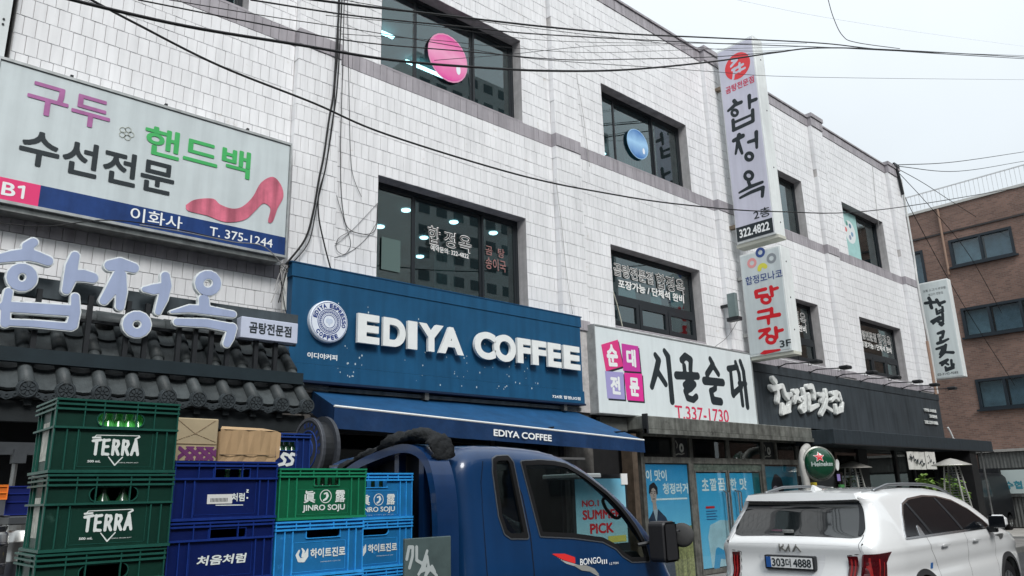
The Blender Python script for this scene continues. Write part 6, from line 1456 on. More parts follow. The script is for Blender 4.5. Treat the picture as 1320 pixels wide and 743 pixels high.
hole_t = (.153, .327, .182, .234)
c_terra = [crate('x', TG, .285, hole_t, terra, 'dark green beer crates stacked on the truck', (.004, .022, .041, .112), stad=True, sidemark=True), False]
tz = (1.805, 1.515, 1.225, .935, .68)
for i, (z, lab) in enumerate(zip(tz, ('topmost dark green beer crate, green bottles bright in its hand hole', 'second dark green beer crate down, right under the topmost', 'third dark green beer crate down, cut by the photo edge', 'fourth dark green beer crate down', 'lowest dark green beer crate on the truck bed'))):
    put(c_terra, .727+(.004 if i % 2 else 0)-.003*i, 3.40, z, lab, R([0, -.6, .4, 0, 0][i]))
CB_ = (.002, .010, .085)
hole_c = (.17, .335, .180, .216)
cheo = [('front_lettering', mk_text('처음처럼', .13, .070, .345, .110, .03, shear=.15), M_mk)]
cheo2 = [('barcode_label', lambda mb, fr: mb.prism([(.150, .068), (.262, .068), (.262, .108), (.150, .108)], fr, 0, .001), mat('label_white', (.62, .62, .60), .7)),
         ('barcode', lambda mb, fr: [mb.prism([(.165+k*.006, .076), (.168+k*.006, .076), (.168+k*.006, .092), (.165+k*.006, .092)], fr, .001, .0016) for k in range(13)] and mb, M_ink),
         ('front_lettering', mk_text('처럼', .258, .076, .318, .112, .03), M_mk), ('underline', mk_strokes([([(.19, .062), (.312, .060)], [.002]*2)]), M_mk), ('front_mark', mk_strokes([([(.325, .125), (.335, .125), (.325, .115), (.335, .114)], [.0018]*4), ([(.33, .09), (.331, .09)], [.004]*2)]), M_mk)]
ch_a = [crate('x', CB_, .250, hole_c, cheo2, 'deep blue soju crates stacked on the truck', rimlines=(.005, .020, .076)), False]
ch_b = [crate('x', CB_, .250, hole_c, cheo, 'deep blue soju crates stacked on the truck', rimlines=(.005, .020, .076)), False]
put(ch_a, 1.212, 3.45, 1.607, 'upper deep blue crate with a barcode label over its lettering')
for z, lab in ((1.352, 'deep blue crate with white hangul brush lettering, below the barcode one'), (1.097, 'deep blue crate third in its stack'), (.842, 'deep blue crate lowest but one in its stack'), (.66, 'x')):
    if lab != 'x': put(ch_b, 1.208, 3.45, z, lab)
jin = [('front_lettering', mk_text('JINRO SOJU', .126, .032, .352, .066, .025), M_mk), ('han_character', mk_text('眞', .130, .075, .190, .132, .02), M_mk), ('han_character', mk_text('露', .298, .075, .353, .132, .02), M_mk),
       ('round_mark', mk_strokes([(ring((.246, .104), .030, 20), [.0018]*21), ([(.238, .116), (.252, .120), (.260, .106), (.248, .092), (.236, .086)], [.0035, .004, .003, .005, .004]), ([(.252, .113), (.252, .100)], [.004, .003])], .002), M_mk)]
hole_j = (.182, .314, .155, .203)
jg = [crate('x', (.005, .10, .045), .235, hole_j, jin, 'soju crates in the middle of the load', rimlines=(.004, .022, .038)), False]
put(jg, 1.690, 3.45, 1.592, 'bright green JINRO SOJU crate with a round mark, on top of its stack')
hite = [('front_lettering', mk_text('하이트진로', .184, .080, .370, .124, .035), M_mk), ('swirl_logo', mk_strokes([([(.127, .118), (.117, .098), (.129, .076), (.151, .074), (.166, .092), (.170, .122), (.160, .098), (.145, .092), (.150, .114), (.141, .126)], [.004, .007, .009, .009, .008, .003, .006, .006, .006, .003])], .0025), M_mk), ('fine_print', mk_text('HITEJINRO CO LTD', .24, .058, .345, .063, .0), M_mk)]
hole_h = (.159, .336, .172, .217)
LB = (.014, .15, .36)
jb = [crate('x', LB, .250, hole_h, hite, 'sky blue crates on the truck', rimlines=(.004, .022, .038)), False]
put(jb, 1.682, 3.45, 1.337, 'front sky blue crate directly under the bright green one'); put(jb, 1.684, 3.45, 1.082, 'sky blue crate second under the bright green one'); put(jb, 1.684, 3.45, .827, 'sky blue crate lowest under the bright green one')
jb2 = [crate('x', LB, .245, (.15, .30, .170, .212), jin+[('fine_print', mk_text('SINCE 1924 JINRO', .14, .020, .345, .025, 0), M_mk)], 'sky blue crates on the truck', rimlines=(.004, .022, .038)), False]
jb3 = [crate('x', LB, .245, (.12, .31, .170, .212), [(a, b, c) for a, b, c in hite], 'sky blue crates on the truck', rimlines=(.004, .022, .038), stad=True), False]
XB, YB = 2.165, 3.72
put(jb2, XB, YB, 1.570, 'rear sky blue crate marked with han characters, right of the green crate')
put(jb3, XB, YB, 1.320, 'rear sky blue crate with hangul lettering, under the han-character one'); put(jb3, XB, YB, 1.070, 'rear sky blue crate third in its stack'); put(jb3, XB, YB, .820, 'rear sky blue crate lowest in its stack')
# bottles seen through hand holes
def bottle_obj(m_):
    b = MB().lathe([(0, 0), (.032, 0), (.034, .01), (.034, .15), (.030, .175), (.015, .205), (.0135, .25), (.015, .255), (.015, .262), (0, .262)], n=12).mesh('bottle'); b.polygons.foreach_set('use_smooth', [True]*len(b.polygons)); b.materials.append(m_); return b
bm1, bm2 = bottle_obj(M_bot), bottle_obj(M_botd)
def bottles(x, y, z, n, x0, x1, me, label, s=1.):
    for k in range(n):
        o = bpy.data.objects.new('bottle', me); C.objects.link(o); o.location = (x+x0+(x1-x0)*k/(n-1), y+.055, z+.008); o.scale = (s, s, s); setp(o, label, 'bottle', 'bottles in '+label.split(' in ')[-1])
bottles(.727, 3.402, 1.815, 7, .13, .36, bm1, 'bright green beer bottle seen in the hand hole of the topmost dark green crate', .98)
bottles(.727, 3.39, 1.515, 4, .14, .36, bm2, 'dark beer bottle seen in the hand hole of the second dark green crate', .98)
bottles(1.212, 3.45, 1.607, 5, .12, .38, bm2, 'dark green soju bottle in the hand hole of the barcode crate', .80)
bottles(1.690, 3.45, 1.592, 5, .17, .33, bm2, 'green soju bottle with silver cap in the hand hole of the bright green crate', .76)
bottles(XB, YB, 1.570, 5, .13, .34, bm2, 'soju bottle in the hand hole of the rear han-character crate', .80)
# cardboard boxes
M_cb = mat('cardboard', (.40, .27, .15), .85, var=.12, vscale=8, bump=.1, bscale=15); M_cb2 = mat('cardboard_pale', (.38, .31, .20), .85, var=.12, vscale=8)
K1 = thing('cardboard_box', 'tall tan cardboard box with purple crossed bands, beside the beer crates', 'cardboard box', (1.3, 3.6, 1.86))
MB().bbox(1.235, 1.445, 3.60, 3.86, 1.862, 2.055, .004).build('carton', M_cb2, K1)
FK1 = FY(3.60); m = MB(); m.prism([(1.240, 2.0465), (1.44, 2.0465), (1.40, 2.05), (1.28, 2.05)], FK1, 0, .003)
MB().box(1.24, 1.44, 3.597, 3.6, 1.938, 1.941).build('fold_line', mat('cardboard_crease', (.22, .16, .10), .9), K1)
shape(MB(), sd_strokes([([(1.26, 2.045), (1.34, 1.985), (1.43, 2.048)], [.0015]*3), ([(1.25, 1.95), (1.34, 1.985), (1.435, 1.95)], [.0015]*3)]), FK1, .004, 0, .002).build('top_crease', mat('cardboard_crease', (.22, .16, .10), .9), K1)
m = MB()
for k, x in enumerate((1.30, 1.345, 1.39, 1.43)):
    for sg in (-1, 1):
        a = sd_strokes([([(x-.034*sg, 1.928), (x+.034*sg, 1.872)], [.0085]*2)]); g = lambda u, v, a=a: np.maximum(a(u, v), np.maximum(u-1.442, np.maximum(1.27-u, np.maximum(v-1.928, 1.866-v)))); g.bb = a.bb; shape(m, g, FK1, .004, 0, .001+.0008*(sg > 0)+.0003*k)
m.build('purple_band', mat('purple_band', (.13, .03, .12), .7), K1)
K2 = thing('cardboard_box', 'wide open-topped tan cardboard box on the deep blue crate', 'cardboard box', (1.6, 3.6, 1.86))
m = MB(); n = 10; v = []
for z, jz in ((1.862, 0), (1.895, .002), (2.012, .005)):
    for k in range(n+1): v.append((1.455+.28*k/n, 3.60+.006*math.sin(k*1.7+z*9)*(z > 1.87), z-(abs(math.sin(k*.9))*.006 if z > 2 else 0)))
m.add(v, [(j*(n+1)+k, j*(n+1)+k+1, (j+1)*(n+1)+k+1, (j+1)*(n+1)+k) for j in range(2) for k in range(n)]); m.box(1.455, 1.735, 3.607, 3.86, 1.862, 2.0)
m.build('carton', M_cb, K2); MB().box(1.456, 1.734, 3.5925, 3.5955, 1.893, 1.896).build('fold_line', mat('cardboard_crease', (.22, .16, .10), .9), K2)
MB().add([(1.455, 3.6, 2.010), (1.735, 3.6, 2.010), (1.70, 3.68, 2.028), (1.49, 3.67, 2.03)], [(0, 1, 2, 3)]).build('top_flap', M_cb, K2)
MB().add([(1.735, 3.6, 2.010), (1.735, 3.6, 1.87), (1.750, 3.592, 1.885), (1.752, 3.59, 2.0)], [(0, 1, 2, 3)]).build('torn_flap', M_cb, K2)
# dark blue cass crate behind
K3 = [crate('x', (.005, .018, .10), .26, (.27, .39, .170, .215), [('front_lettering', mk_strokes([([(a+.038, .146), (a+.016, .152), (a+.004, .136), (a+.024, .120), (a+.018, .100), (a-.010, .094)], [.008]*6) for a in (.30, .345)], .004), M_mk), ('fine_print', mk_text('LAGER BEER 330mL', .24, .236, .42, .246, .01), M_mk)], 'x', rimlines=(.004, .02), frame_rect=False), False]
ck = K3[0]
if 'group' in ck: del ck['group']
put(K3, 1.615, 3.90, 1.770, 'navy crate with white slanted double-S lettering behind the green crate, partly hidden')
bottles(1.615, 3.90, 1.770, 4, .28, .38, bm2, 'bottle neck in the hand hole of the navy double-S crate', .95)
setp(MB().bbox(1.60, 2.10, 3.90, 4.25, .66, 1.766, .01).build('crate_pile_cover', mat('dark_pile', (.012, .02, .05), .7)), 'dark covered pile under the navy crate', 'covered pile')
# left edge: kegs, orange and blue crates, grey tray
def keg(x, y, z, lab, r=.13, h=.30):
    t = thing('beer_keg', lab, 'keg', (x, y, z), 'steel kegs at the left edge', world=False)
    MB().lathe([(0, 0), (r*.9, 0), (r*.9, .02), (r, .04), (r, h*.32), (r*1.03, h*.34), (r*1.03, h*.37), (r, h*.39), (r, h*.66), (r*1.03, h*.68), (r*1.03, h*.71), (r, h*.73), (r, h*.86), (r*.86, h*.93), (0, h*.93)], n=28).build('barrel', mat('keg_steel', (.50, .50, .48), .28, metal=.95, var=.25, streak=.3), t, smooth=True)
    MB().lathe([(r*.9, h*.86), (r*.93, h), (r*.88, h), (r*.86, h*.86)], n=28).build('top_ring', mat('keg_steel', (.5, .5, .48), .28, metal=.95), t)
    MB().lathe([(0, h*.93), (.03, h*.93), (.03, h*.97), (0, h*.97)], n=12).build('valve', M_black, t)
    return t
k1 = keg(.70, 4.35, 1.34, 'steel keg with a dark label at the far left edge, front one', .10, .26); MB().lathe([(.1012, .05), (.1012, .19)], n=28).build('label_wrap', mat('keg_label', (.05, .05, .05), .5, dirt=((.45, .36, .08), 14, .60)), k1)
k2 = keg(.905, 4.55, 1.34, 'plain steel keg just left of the beer crates', .085, .26)
setp(MB().bbox(.60, 1.05, 4.2, 4.75, .66, 1.335, .01).build('keg_platform', mat('dark_pile', (.012, .02, .05), .7)), 'dark platform under the kegs', 'platform')
def small_crate(name, x0, x1, y, z0, z1, col, lab):
    t = thing(name, lab, 'crate', (x0, y, z0)); m_ = mat('c_'+name+'%.2f' % col[0], col, .45, var=.15); ml = mat('ce_'+name+'%.2f' % col[0], tuple(c*1.5 for c in col), .45)
    MB().box(x0, x1, y, y+.3, z0, z1).build('body', m_, t); m = MB()
    for z in (z1-.006, z1-.04, z0+.06, z0): m.box(x0-.003, x1+.003, y-.006, y, z, z+.006)
    for k in range(5): x = x0+(x1-x0)*k/4; m.box(x-.002, x+.003, y-.005, y, z0, z1)
    m.build('rim_rib', ml, t); return t
small_crate('plastic_crate', .815, 1.2, 4.60, 1.645, 1.785, (.005, .012, .10), 'deep blue crate low at the left, partly behind the beer crates')
small_crate('plastic_crate', .45, .805, 4.55, 1.72, 1.79, (.55, .14, .02), 'orange crate just showing at the far left edge')
setp(MB().bbox(.82, 1.2, 4.50, 4.9, 1.60, 1.64, .005).build('grey_tray', mat('grey_tray', (.05, .055, .06), .5)), 'grey tray under the deep blue crate at the left', 'tray')
# ------------------------------------------------------------------ cables
M_cab = mat('black_cable', (.012, .012, .013), .6)
def cable(pts, r, lab, Y=6.5, n=8, m=M_cab, name='overhead_cable', grp='overhead cables'):
    ys = Y if isinstance(Y, (list, tuple)) else [Y]*len(pts)
    o = MB().tube(bezier([atY(a, b, y) for (a, b), y in zip(pts, ys)], n), r, 6).build(name, m, smooth=True); return setp(o, lab, 'cable', grp)
cable([(60, -12), (93, 0), (240, 34), (385, 58), (500, 77), (600, 86), (705, 91.5), (810, 90), (920, 79.5), (1000, 68), (1060, 62), (1160, 65), (1320, 74)], .015, 'thickest black cable, sagging lowest across the pink balloon window')
cable([(300, -14), (460, 7), (565, 19), (705, 35), (810, 44), (920, 49), (1060, 56), (1160, 66), (1320, 76)], .013, 'thick upper cable meeting the bundle at the right', 6.7)
cable([(323, 0), (460, 21), (600, 35), (705, 45), (920, 56), (1060, 61), (1180, 67), (1320, 72)], .009, 'thin cable just under the thick upper one', 6.9)
cable([(178, 0), (330, 30), (460, 54), (600, 66.5), (722, 77), (810, 76.5), (920, 73.5), (1000, 67), (1060, 61)], .007, 'thin cable crossing above the pink balloon to the bundle', 6.6)
cable([(218, 0), (350, 22), (460, 38.5), (565, 56), (670, 74), (764, 82), (860, 88), (920, 92.7), (1060, 100), (1320, 103)], .005, 'long thin cable ending level across the sky right of the tall sign', 7.2)
cable([(112, -3), (174, 30), (283, 85), (404, 133), (500, 174), (670, 226), (780, 249), (880, 264), (1001, 273), (1140, 270), (1320, 241)], .011, 'diagonal black cable sagging across the middle of the white wall', 6.8)
cable([(400, -8), (500, 10), (660, 33), (820, 52), (960, 66), (1060, 62)], .0045, 'thin cable between the two uppermost thick ones', 7.0)
cable([(420, 20), (560, 34), (700, 52), (860, 56), (1040, 56)], .004, 'very thin cable above the pink balloon, right part', 7.3)
cable([(440, 44), (560, 52), (640, 60), (760, 68), (900, 64), (1040, 60)], .004, 'very thin cable touching the pink balloon top', 7.4)
cable([(560, 78), (660, 70), (760, 60), (860, 58)], .004, 'very thin rising wire right of the pink balloon', 7.1)
cable([(1066, -6), (1074, 22), (1086, 46), (1104, 55), (1160, 63)], .009, 'curled cable dropping from the top to the bundle in the sky', 6.6)
cable([(930, -4), (1060, 22), (1200, 44), (1320, 60)], .003, 'faint wire high in the sky at the right', 12)
cable([(1152, 213), (1230, 209), (1320, 196)], .022, 'upper wire from the roof corner to the right', 14)
cable([(1152, 214), (1235, 221), (1320, 208)], .020, 'second wire from the roof corner, sagging to the right', 14)
cable([(1152, 215), (1190, 236), (1230, 262), (1300, 306)], .012, 'wire from the roof corner down over the railing', [9.2, 9.4, 9.6, 10])
cable([(1152, 216), (1200, 268), (1250, 330), (1300, 420)], .012, 'wire from the roof corner down across the brick windows', [9.2, 9.3, 9.4, 9.6])
cable([(1153, 226), (1182, 285), (1240, 390), (1310, 500)], .012, 'lowest wire from the roof corner, down the brick wall', [9.2, 9.3, 9.4, 9.6])
W = 'wall_cable'; G2 = 'cables running down the white wall'
cable([(438, -5), (434, 60), (430, 120), (424, 155), (417.6, 200), (411, 232), (403.7, 274), (393, 309), (368, 342)], .014, 'thickest wall cable, curving left to the shoe sign corner', 8.80, name=W, grp=G2)
cable([(441, -5), (438, 60), (434, 120), (428, 160), (420, 215), (411, 250), (411, 280), (418, 315), (426, 346)], .010, 'black wall cable ending behind the blue sign', 8.78, name=W, grp=G2)
cable([(436, -5), (436, 60), (432, 110), (430, 150), (421, 210), (409, 262), (398, 312), (372, 345)], .007, 'thin wall cable beside the thickest one', 8.82, name=W, grp=G2)
cable([(444, -5), (442, 80), (439, 200), (442, 270), (452, 297), (482, 299), (487, 262)], .005, 'thin looping wire reaching the second-floor window edge', 8.96, name=W, grp=G2)
cable([(448, 0), (450, 120), (452, 200), (456, 230), (466, 254)], .004, 'thin wire hanging free left of the window', 8.96, name=W, grp=G2)
cable([(424, 215), (436, 260), (448, 298), (452, 316), (444, 328), (434, 322), (436, 308), (452, 298)], .004, 'small wire loop above the blue sign', 8.96, name=W, grp=G2)
cable([(366, 346), (400, 338), (430, 318), (455, 296), (487, 262)], .003, 'faint slack wire from the sign corner to the window', 8.97, name=W, grp=G2)
cable([(372, 345), (385, 338), (440, 330), (470, 310), (488, 284)], .003, 'second faint slack wire under the first', 8.98, name=W, grp=G2)
cable([(180, 290), (240, 300), (300, 312), (340, 318), (368, 346)], .006, 'grey cable slung under the shoe sign', 8.45, m=mat('grey_cable', (.22, .22, .22), .6), name=W, grp=G2)
cable([(0, 288), (60, 292), (140, 284), (220, 294), (300, 312)], .006, 'black cable slung along the mauve band under the shoe sign', 8.5, name=W, grp=G2)
cable([(922, 447), (938, 434), (952, 412)], .006, 'short grey wire from the box light to the white sign', 8.85, m=mat('grey_cable', (.22, .22, .22), .6), name=W, grp=G2)
cable([(737, 50), (742, 90), (752, 150), (760, 215)], .005, 'thin grey wire down the pier left of the blue balloon window', 8.93, m=mat('pale_cable', (.40, .39, .38), .6), name=W, grp=G2)
cable([(716, 230), (724, 290), (730, 350), (738, 405)], .005, 'thin pale wire down the pier above the blue sign end', 8.84, m=mat('pale_cable', (.40, .39, .38), .6), name=W, grp=G2)
cable([(789, 372), (796, 395), (803, 424)], .012, 'pale cord hanging at the left of the second-floor window over the white sign', 9.1, m=mat('pale_cord', (.5, .5, .42), .6), name=W, grp=G2)
cable([(1124, 205), (1128, 250), (1134, 300)], .006, 'thin wire near the right end of the parapet', 8.97, m=mat('pale_cable', (.40, .39, .38), .6), name=W, grp=G2)
# knot of cables and conduit at the blue sign's corner
KB = thing('cable_knot', 'tangle of thin pale cables at the shoe sign corner above the blue sign edge', 'cables', (4.2, 8.7, 4.4)); rk = random.Random(4)
for k in range(8):
    c0_ = Vector(atY(366, 346, 8.7)); p = [c0_+Vector((rk.uniform(-.06, .06), 0, rk.uniform(-.06, .06))) for _ in range(5)]+[c0_+Vector((rk.uniform(-.22, .1), 0, -rk.uniform(.3, .8)))]
    MB().tube(bezier(p, 5), .005, 5).build('wire', mat('pale_cable', (.40, .39, .38), .6) if k % 2 else M_cab, KB)
cd = MB().tube([atY(367, 350, 8.75), atY(366, 400, 8.75)], .03, 10).build('conduit', mat('conduit_white', (.55, .56, .54), .5)); setp(cd, 'short white conduit beside the left edge of the blue sign', 'pipe')
# drain pipes at the right end of the building
dp = MB().tube(bezier([(26.12, 8.86, 11.6), (26.13, 8.86, 9.3), (26.1, 8.86, 8.6), (26.0, 8.84, 8.0), (26.05, 8.84, 6.8), (26.12, 8.84, 6.0), (26.12, 8.84, 4.4)], 6), .035, 8); setp(dp.build('white_drain_pipe', mat('pipe_white', (.60, .61, .60), .5, var=.1)), 'thin white drain pipe down the right corner of the white building', 'pipe')
dp = MB().tube([(26.0, 8.85, 6.05), (26.0, 8.85, 4.35)], .045, 8); setp(dp.build('brown_pipe', mat('pipe_brown', (.30, .20, .15), .6)), 'short brown pipe behind the narrow vertical sign', 'pipe')
cr_ = MB().tube([(25.75, 8.84, 12.0), (25.85, 8.82, 11.6), (25.95, 8.82, 11.0)], .05, 6).box(25.6, 26.0, 8.80, 8.86, 11.95, 12.06); setp(cr_.build('roof_bracket', M_black), 'black bent bracket at the right roof corner', 'bracket')

# ------------------------------------------------------------------ brick building across the alley
BX = 37.0
BR = thing('brick_building', 'brown brick building with dark framed windows and a white roof railing beyond the alley', 'building', (BX, 8, 0))
def brick_mat():
    m = bpy.data.materials.new('brown_brick'); m.use_nodes = True; N = m.node_tree.nodes; K = m.node_tree.links.new; b = N['Principled BSDF']; b.inputs['Roughness'].default_value = .85
    g = N.new('ShaderNodeNewGeometry'); s = N.new('ShaderNodeSeparateXYZ'); K(g.outputs['Position'], s.inputs[0]); c = N.new('ShaderNodeCombineXYZ'); K(s.outputs[1], c.inputs[0]); K(s.outputs[2], c.inputs[1])
    t = N.new('ShaderNodeTexBrick'); K(c.outputs[0], t.inputs['Vector']); t.inputs['Scale'].default_value = 1; t.inputs['Brick Width'].default_value = .21; t.inputs['Row Height'].default_value = .075; t.inputs['Mortar Size'].default_value = .008
    t.inputs['Color1'].default_value = (.23, .135, .105, 1); t.inputs['Color2'].default_value = (.14, .083, .066, 1); t.inputs['Mortar'].default_value = (.19, .16, .14, 1); t.inputs['Bias'].default_value = -.1
    n = N.new('ShaderNodeTexNoise'); n.inputs['Scale'].default_value = .6; n.inputs['Detail'].default_value = 6; K(g.outputs['Position'], n.inputs['Vector']); r = N.new('ShaderNodeMapRange'); r.inputs[1].default_value = .3; r.inputs[2].default_value = .7; r.inputs[3].default_value = .78; r.inputs[4].default_value = 1.1; K(n.outputs[0], r.inputs[0])
    x = N.new('ShaderNodeMix'); x.data_type = 'RGBA'; x.blend_type = 'MULTIPLY'; x.inputs[0].default_value = 1; K(t.outputs[0], x.inputs[6]); K(r.outputs[0], x.inputs[7]); K(x.outputs[2], b.inputs['Base Color'])
    bp = N.new('ShaderNodeBump'); bp.inputs['Strength'].default_value = .5; bp.inputs['Distance'].default_value = .01; K(t.outputs['Fac'], bp.inputs['Height']); bp.invert = True; K(bp.outputs[0], b.inputs['Normal']); return m
bw = [(8.52, 11.02, 10.98, 12.25), (12.15, 13.4, 9.9, 12.1), (5.6, 11.02, 7.78, 9.10), (5.6, 10.95, 4.66, 5.96), (2.5, 7.4, 10.98, 12.25)]      # y0, y1, z0, z1
m = MB(); m.weld = True; ys_ = sorted({-6, 22, *[q for h in bw for q in h[:2]]}); zs_ = sorted({0, 13.85, *[q for h in bw for q in h[2:]]})
for a, b in zip(ys_, ys_[1:]):
    for c0_, d in zip(zs_, zs_[1:]):
        if any(h[0] <= (a+b)/2 <= h[1] and h[2] <= (c0_+d)/2 <= h[3] for h in bw): continue
        m.add([(BX, b, c0_), (BX, a, c0_), (BX, a, d), (BX, b, d)], [(0, 1, 2, 3)])
m.add([(BX, -6, 0), (BX+14, -6, 0), (BX+14, -6, 13.85), (BX, -6, 13.85)], [(0, 1, 2, 3)]); m.add([(BX, -6, 13.85), (BX+14, -6, 13.85), (BX+14, 22, 13.85), (BX, 22, 13.85)], [(0, 1, 2, 3)])
m.build('brick_wall', brick_mat(), BR)
MB().box(BX-.06, BX+.2, -6, 22, 13.85, 13.97).build('roof_edge', mat('pale_coping', (.5, .5, .48), .7), BR)
MB().box(BX-.05, BX, -6, 22, 12.60, 12.68).build('string_course', mat('dark_course', (.05, .045, .045), .7), BR)
for h, spl in zip(bw, ([.5], [.5], [.2, .42, .7, .85], [.2, .42, .6, .8], [.5])):
    y0, y1, z0, z1 = h; f = MB(); fw = .11
    f.box(BX-.04, BX+.12, y0, y1, z1-fw, z1).box(BX-.04, BX+.12, y0, y1, z0, z0+fw).box(BX-.038, BX+.118, y0, y0+fw, z0+fw, z1-fw).box(BX-.038, BX+.118, y1-fw, y1, z0+fw, z1-fw)
    ed = [y1]+[y1-s_*(y1-y0) for s_ in spl]+[y0]
    for e in ed[1:-1]: f.box(BX-.036, BX+.1, e-.05, e+.05, z0+fw, z1-fw)
    wn = f.build('window', mat('navy_frame', (.02, .028, .036), .4), BR)
    MB().box(BX-.14, BX-.04, y0-.1, y1+.1, z0-.06, z0+.02).build('sill', mat('navy_frame', (.02, .028, .036), .4), wn)
    for i, (a, b) in enumerate(zip(ed, ed[1:])):
        MB().box(BX+.05, BX+.056, b+.05, a-.05, z0+fw, z1-fw).build('pane', glass('brick_window_glass', (.75, .83, .86), .9, 1.6), wn)
        if True: MB().box(BX+.3, BX+.32, b+.08, a-.08, z0+fw+(.0 if i else .0), z1-fw).build('blind', mat('window_blind%d' % (i % 3), ((.34, .44, .48), (.24, .33, .38), (.66, .70, .68))[i % 3], .8, var=.3, vscale=3), wn)
    MB().box(BX+.8, BX+.85, y0-.3, y1+.3, z0-.2, z1+.2).build('dark_room', M_dark, wn)
M_rl = mat('white_railing', (.62, .64, .65), .5)
m = MB(); m.box(BX+.30, BX+.34, 3, 13.0, 14.86, 14.91); m.box(BX+.30, BX+.34, 3, 13.0, 14.05, 14.09); m.build('rail_bars', M_rl, BR); m = MB()
for k in range(56): m.box(BX+.31, BX+.33, 3+k*.18, 3.02+k*.18, 14.09, 14.86)
setp(m.build('balusters', M_rl, BR), kind='stuff')
MB().tube([(BX-.06, 10.98+.22, 13.8), (BX-.06, 10.98+.22, 10.7)], .05, 8).build('drain_pipe', mat('pipe_brown', (.30, .20, .15), .6), BR)
MB().box(BX-.1, BX, 12.05, 12.2, 9.85, 9.9).build('vent_stub', M_white, BR)
# annex: low roof, corrugated hood, shop sign
AN = thing('corner_shop', 'low shop with a grey corrugated hood and pale blue-lettered sign at the right edge', 'shop', (34.3, 9, 0))
MB().box(34.0, 36.9, 2.0, 11.6, 2.80, 2.90).build('roof_slab', mat('pale_roof', (.36, .35, .33), .8, var=.2), AN)
M_cor = mat('corrugated_grey', (.15, .155, .15), .6, metal=.3, var=.2, streak=.25)
def corr(y0, y1, z0, z1, nm, x=34.1):
    m = MB(); n = int((y1-y0)/.06); v = []
    for z in (z0, z1):
        for k in range(n+1): v.append((x+(.02 if k % 2 else 0), y0+(y1-y0)*k/n, z))
    m.add(v, [(k+1, k, n+1+k, n+2+k) for k in range(n)]).build(nm, M_cor, AN)
corr(2.0, 10.45, 2.20, 2.78, 'corrugated_hood'); corr(2.0, 9.9, .05, 1.12, 'corrugated_shutter')
MB().box(34.0, 34.08, 2.0, 9.75, 1.26, 2.12).build('sign_panel', mat('shop_sign_pale', (.50, .58, .57), .5), AN); MB().box(33.97, 34.1, 2.0, 9.9, 1.14, 1.24).build('sill_rail', M_steel, AN)
MB().box(33.85, 33.98, 9.78, 10.9, 0, 2.2).build('black_post', M_black, AN); MB().box(34.12, 34.5, 2, 10.5, 0, 2.8).build('wall', mat('dark_pile2', (.03, .03, .03), .7), AN)
FAN = FX(34.0)
tword('sign_lettering', '수협.수산', (-9.70, 1.42, -8.4, 1.72), FAN, mat('teal_letters', (.05, .25, .32), .5), AN, .004, .04)
# black van in the alley
VN = thing('parked_van', 'black van parked in the alley beyond the canopy posts', 'van', (30, 10.2, 0))
VB = Body([(30.2, .3), (30.05, .5), (30.02, .9), (30.1, 1.2), (30.4, 1.75), (30.65, 1.95), (31.4, 2.02), (33.3, 2.0), (33.6, 1.9), (33.65, .9), (33.6, .3)], lambda x, z: .85-.12*max(0, z-1.1), 10.25, .1, .03, sm=1)
M_vn = mat('van_black_paint', (.006, .007, .009), .45)
VB.side([], .06).build('body', M_vn, VN, smooth=True); VB.side([], .08, 1).build('far_body', M_vn, VN, smooth=True); VB.ribbon().build('shell', M_vn, VN, smooth=True)
onside(sd_poly([(30.5, 1.2), (30.8, 1.75), (31.5, 1.82), (31.5, 1.2)]), .03, .006, -1, VB).build('side_window', M_pg, VN)
def van_s(x, z): i = min(range(len(VB.P)), key=lambda i: (VB.P[i]-Vector((x, z))).length); return VB.S[i]
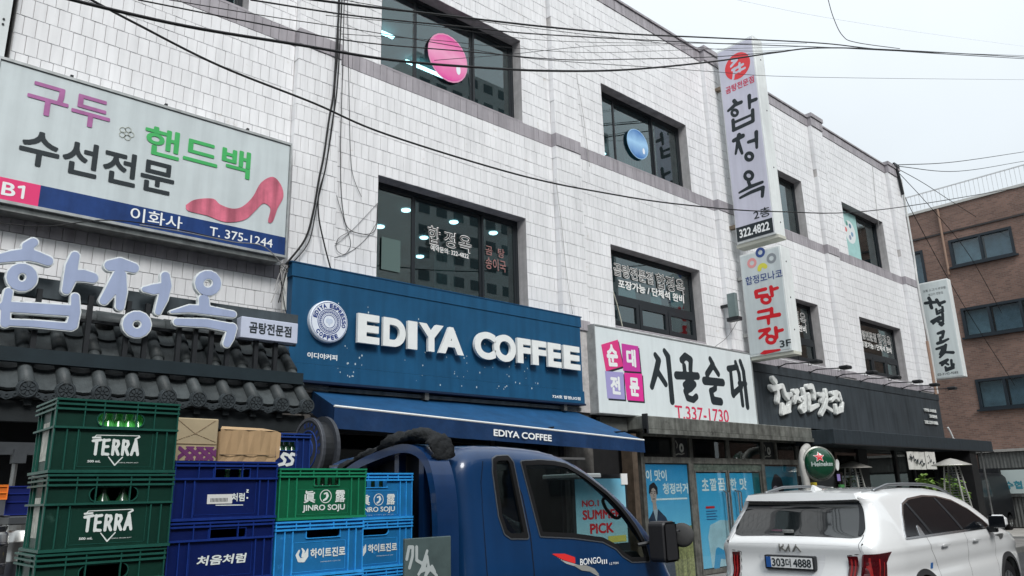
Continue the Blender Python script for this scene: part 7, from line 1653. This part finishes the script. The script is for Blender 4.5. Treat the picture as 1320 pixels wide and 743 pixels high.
VB.patch(sd_poly([(-.85, van_s(30.12, 1.22)), (.85, van_s(30.12, 1.22)), (.85, van_s(30.5, 1.8)), (-.85, van_s(30.5, 1.8))]), .05, .006).build('windscreen', mat('van_glass', (.03, .035, .04), .05, coat=1), VN)
for sg in (-1, 1): VB.patch(sd_poly([(sg*.65, van_s(30.03, .75)), (sg*.98, van_s(30.03, .75)), (sg*.98, van_s(30.03, .9)), (sg*.65, van_s(30.03, .9))][::sg]), .03, .008).build('headlight', mat('lamp_glass', (.6, .6, .6), .1, coat=1), VN)
for x in (30.8, 32.9): wheel(VN, x, 9.5, .33, .33, .2, M_steel); wheel(VN, x, 11.0, .33, .33, .2, M_steel)
CP = thing('alley_post', 'dark bent pipe post at the end of the canopy before the van', 'post', (27.9, 8.9, 0)); MB().tube([(27.7, 8.8, 2.5), (27.95, 8.8, 2.3), (28.0, 8.8, 0)], .06, 8).build('pole', M_black, CP); MB().box(27.8, 28.6, 8.9, 9.6, 1.8, 2.35).build('meter_box', mat('meter_grey', (.06, .065, .07), .6), CP)

# ------------------------------------------------------------------ across the street (behind the viewer): seen only in glass and paint
def block(name, lab, x0, x1, y0, y1, h, nx, nz, col, wcol):
    t = thing(name, lab, 'building', ((x0+x1)/2, y1, 0)); MB().box(x0, x1, y0, y1, 0, h).build('wall', mat(name+'_wall%.2f' % col[0], col, .8, var=.15), t); m = MB(); dx = (x1-x0)/nx; dz = h/nz
    for i in range(nx):
        for j in range(nz): m.box(x0+dx*(i+.2), x0+dx*(i+.8), y1, y1+.05, dz*(j+.35), dz*(j+.8))
    setp(m.build('window_rows', mat(name+'_win', wcol, .2), t), kind='stuff'); return t
block('street_building', 'dull grey shop row opposite, seen only as a reflection', -14, 18, -16, -8.5, 9, 12, 3, (.22, .21, .20), (.04, .05, .06))
block('grey_block', 'grey block opposite at right, seen only as a reflection', 19, 42, -18, -9.5, 11, 9, 4, (.13, .125, .12), (.04, .05, .06))
block('apartment_tower', 'pale apartment tower reflected in the top-floor windows', 6, 40, -75, -60, 62, 14, 22, (.66, .68, .67), (.10, .13, .14))
block('apartment_tower', 'second pale apartment tower reflected in the upper windows', 52, 90, -70, -55, 58, 14, 20, (.64, .66, .65), (.10, .13, .14))
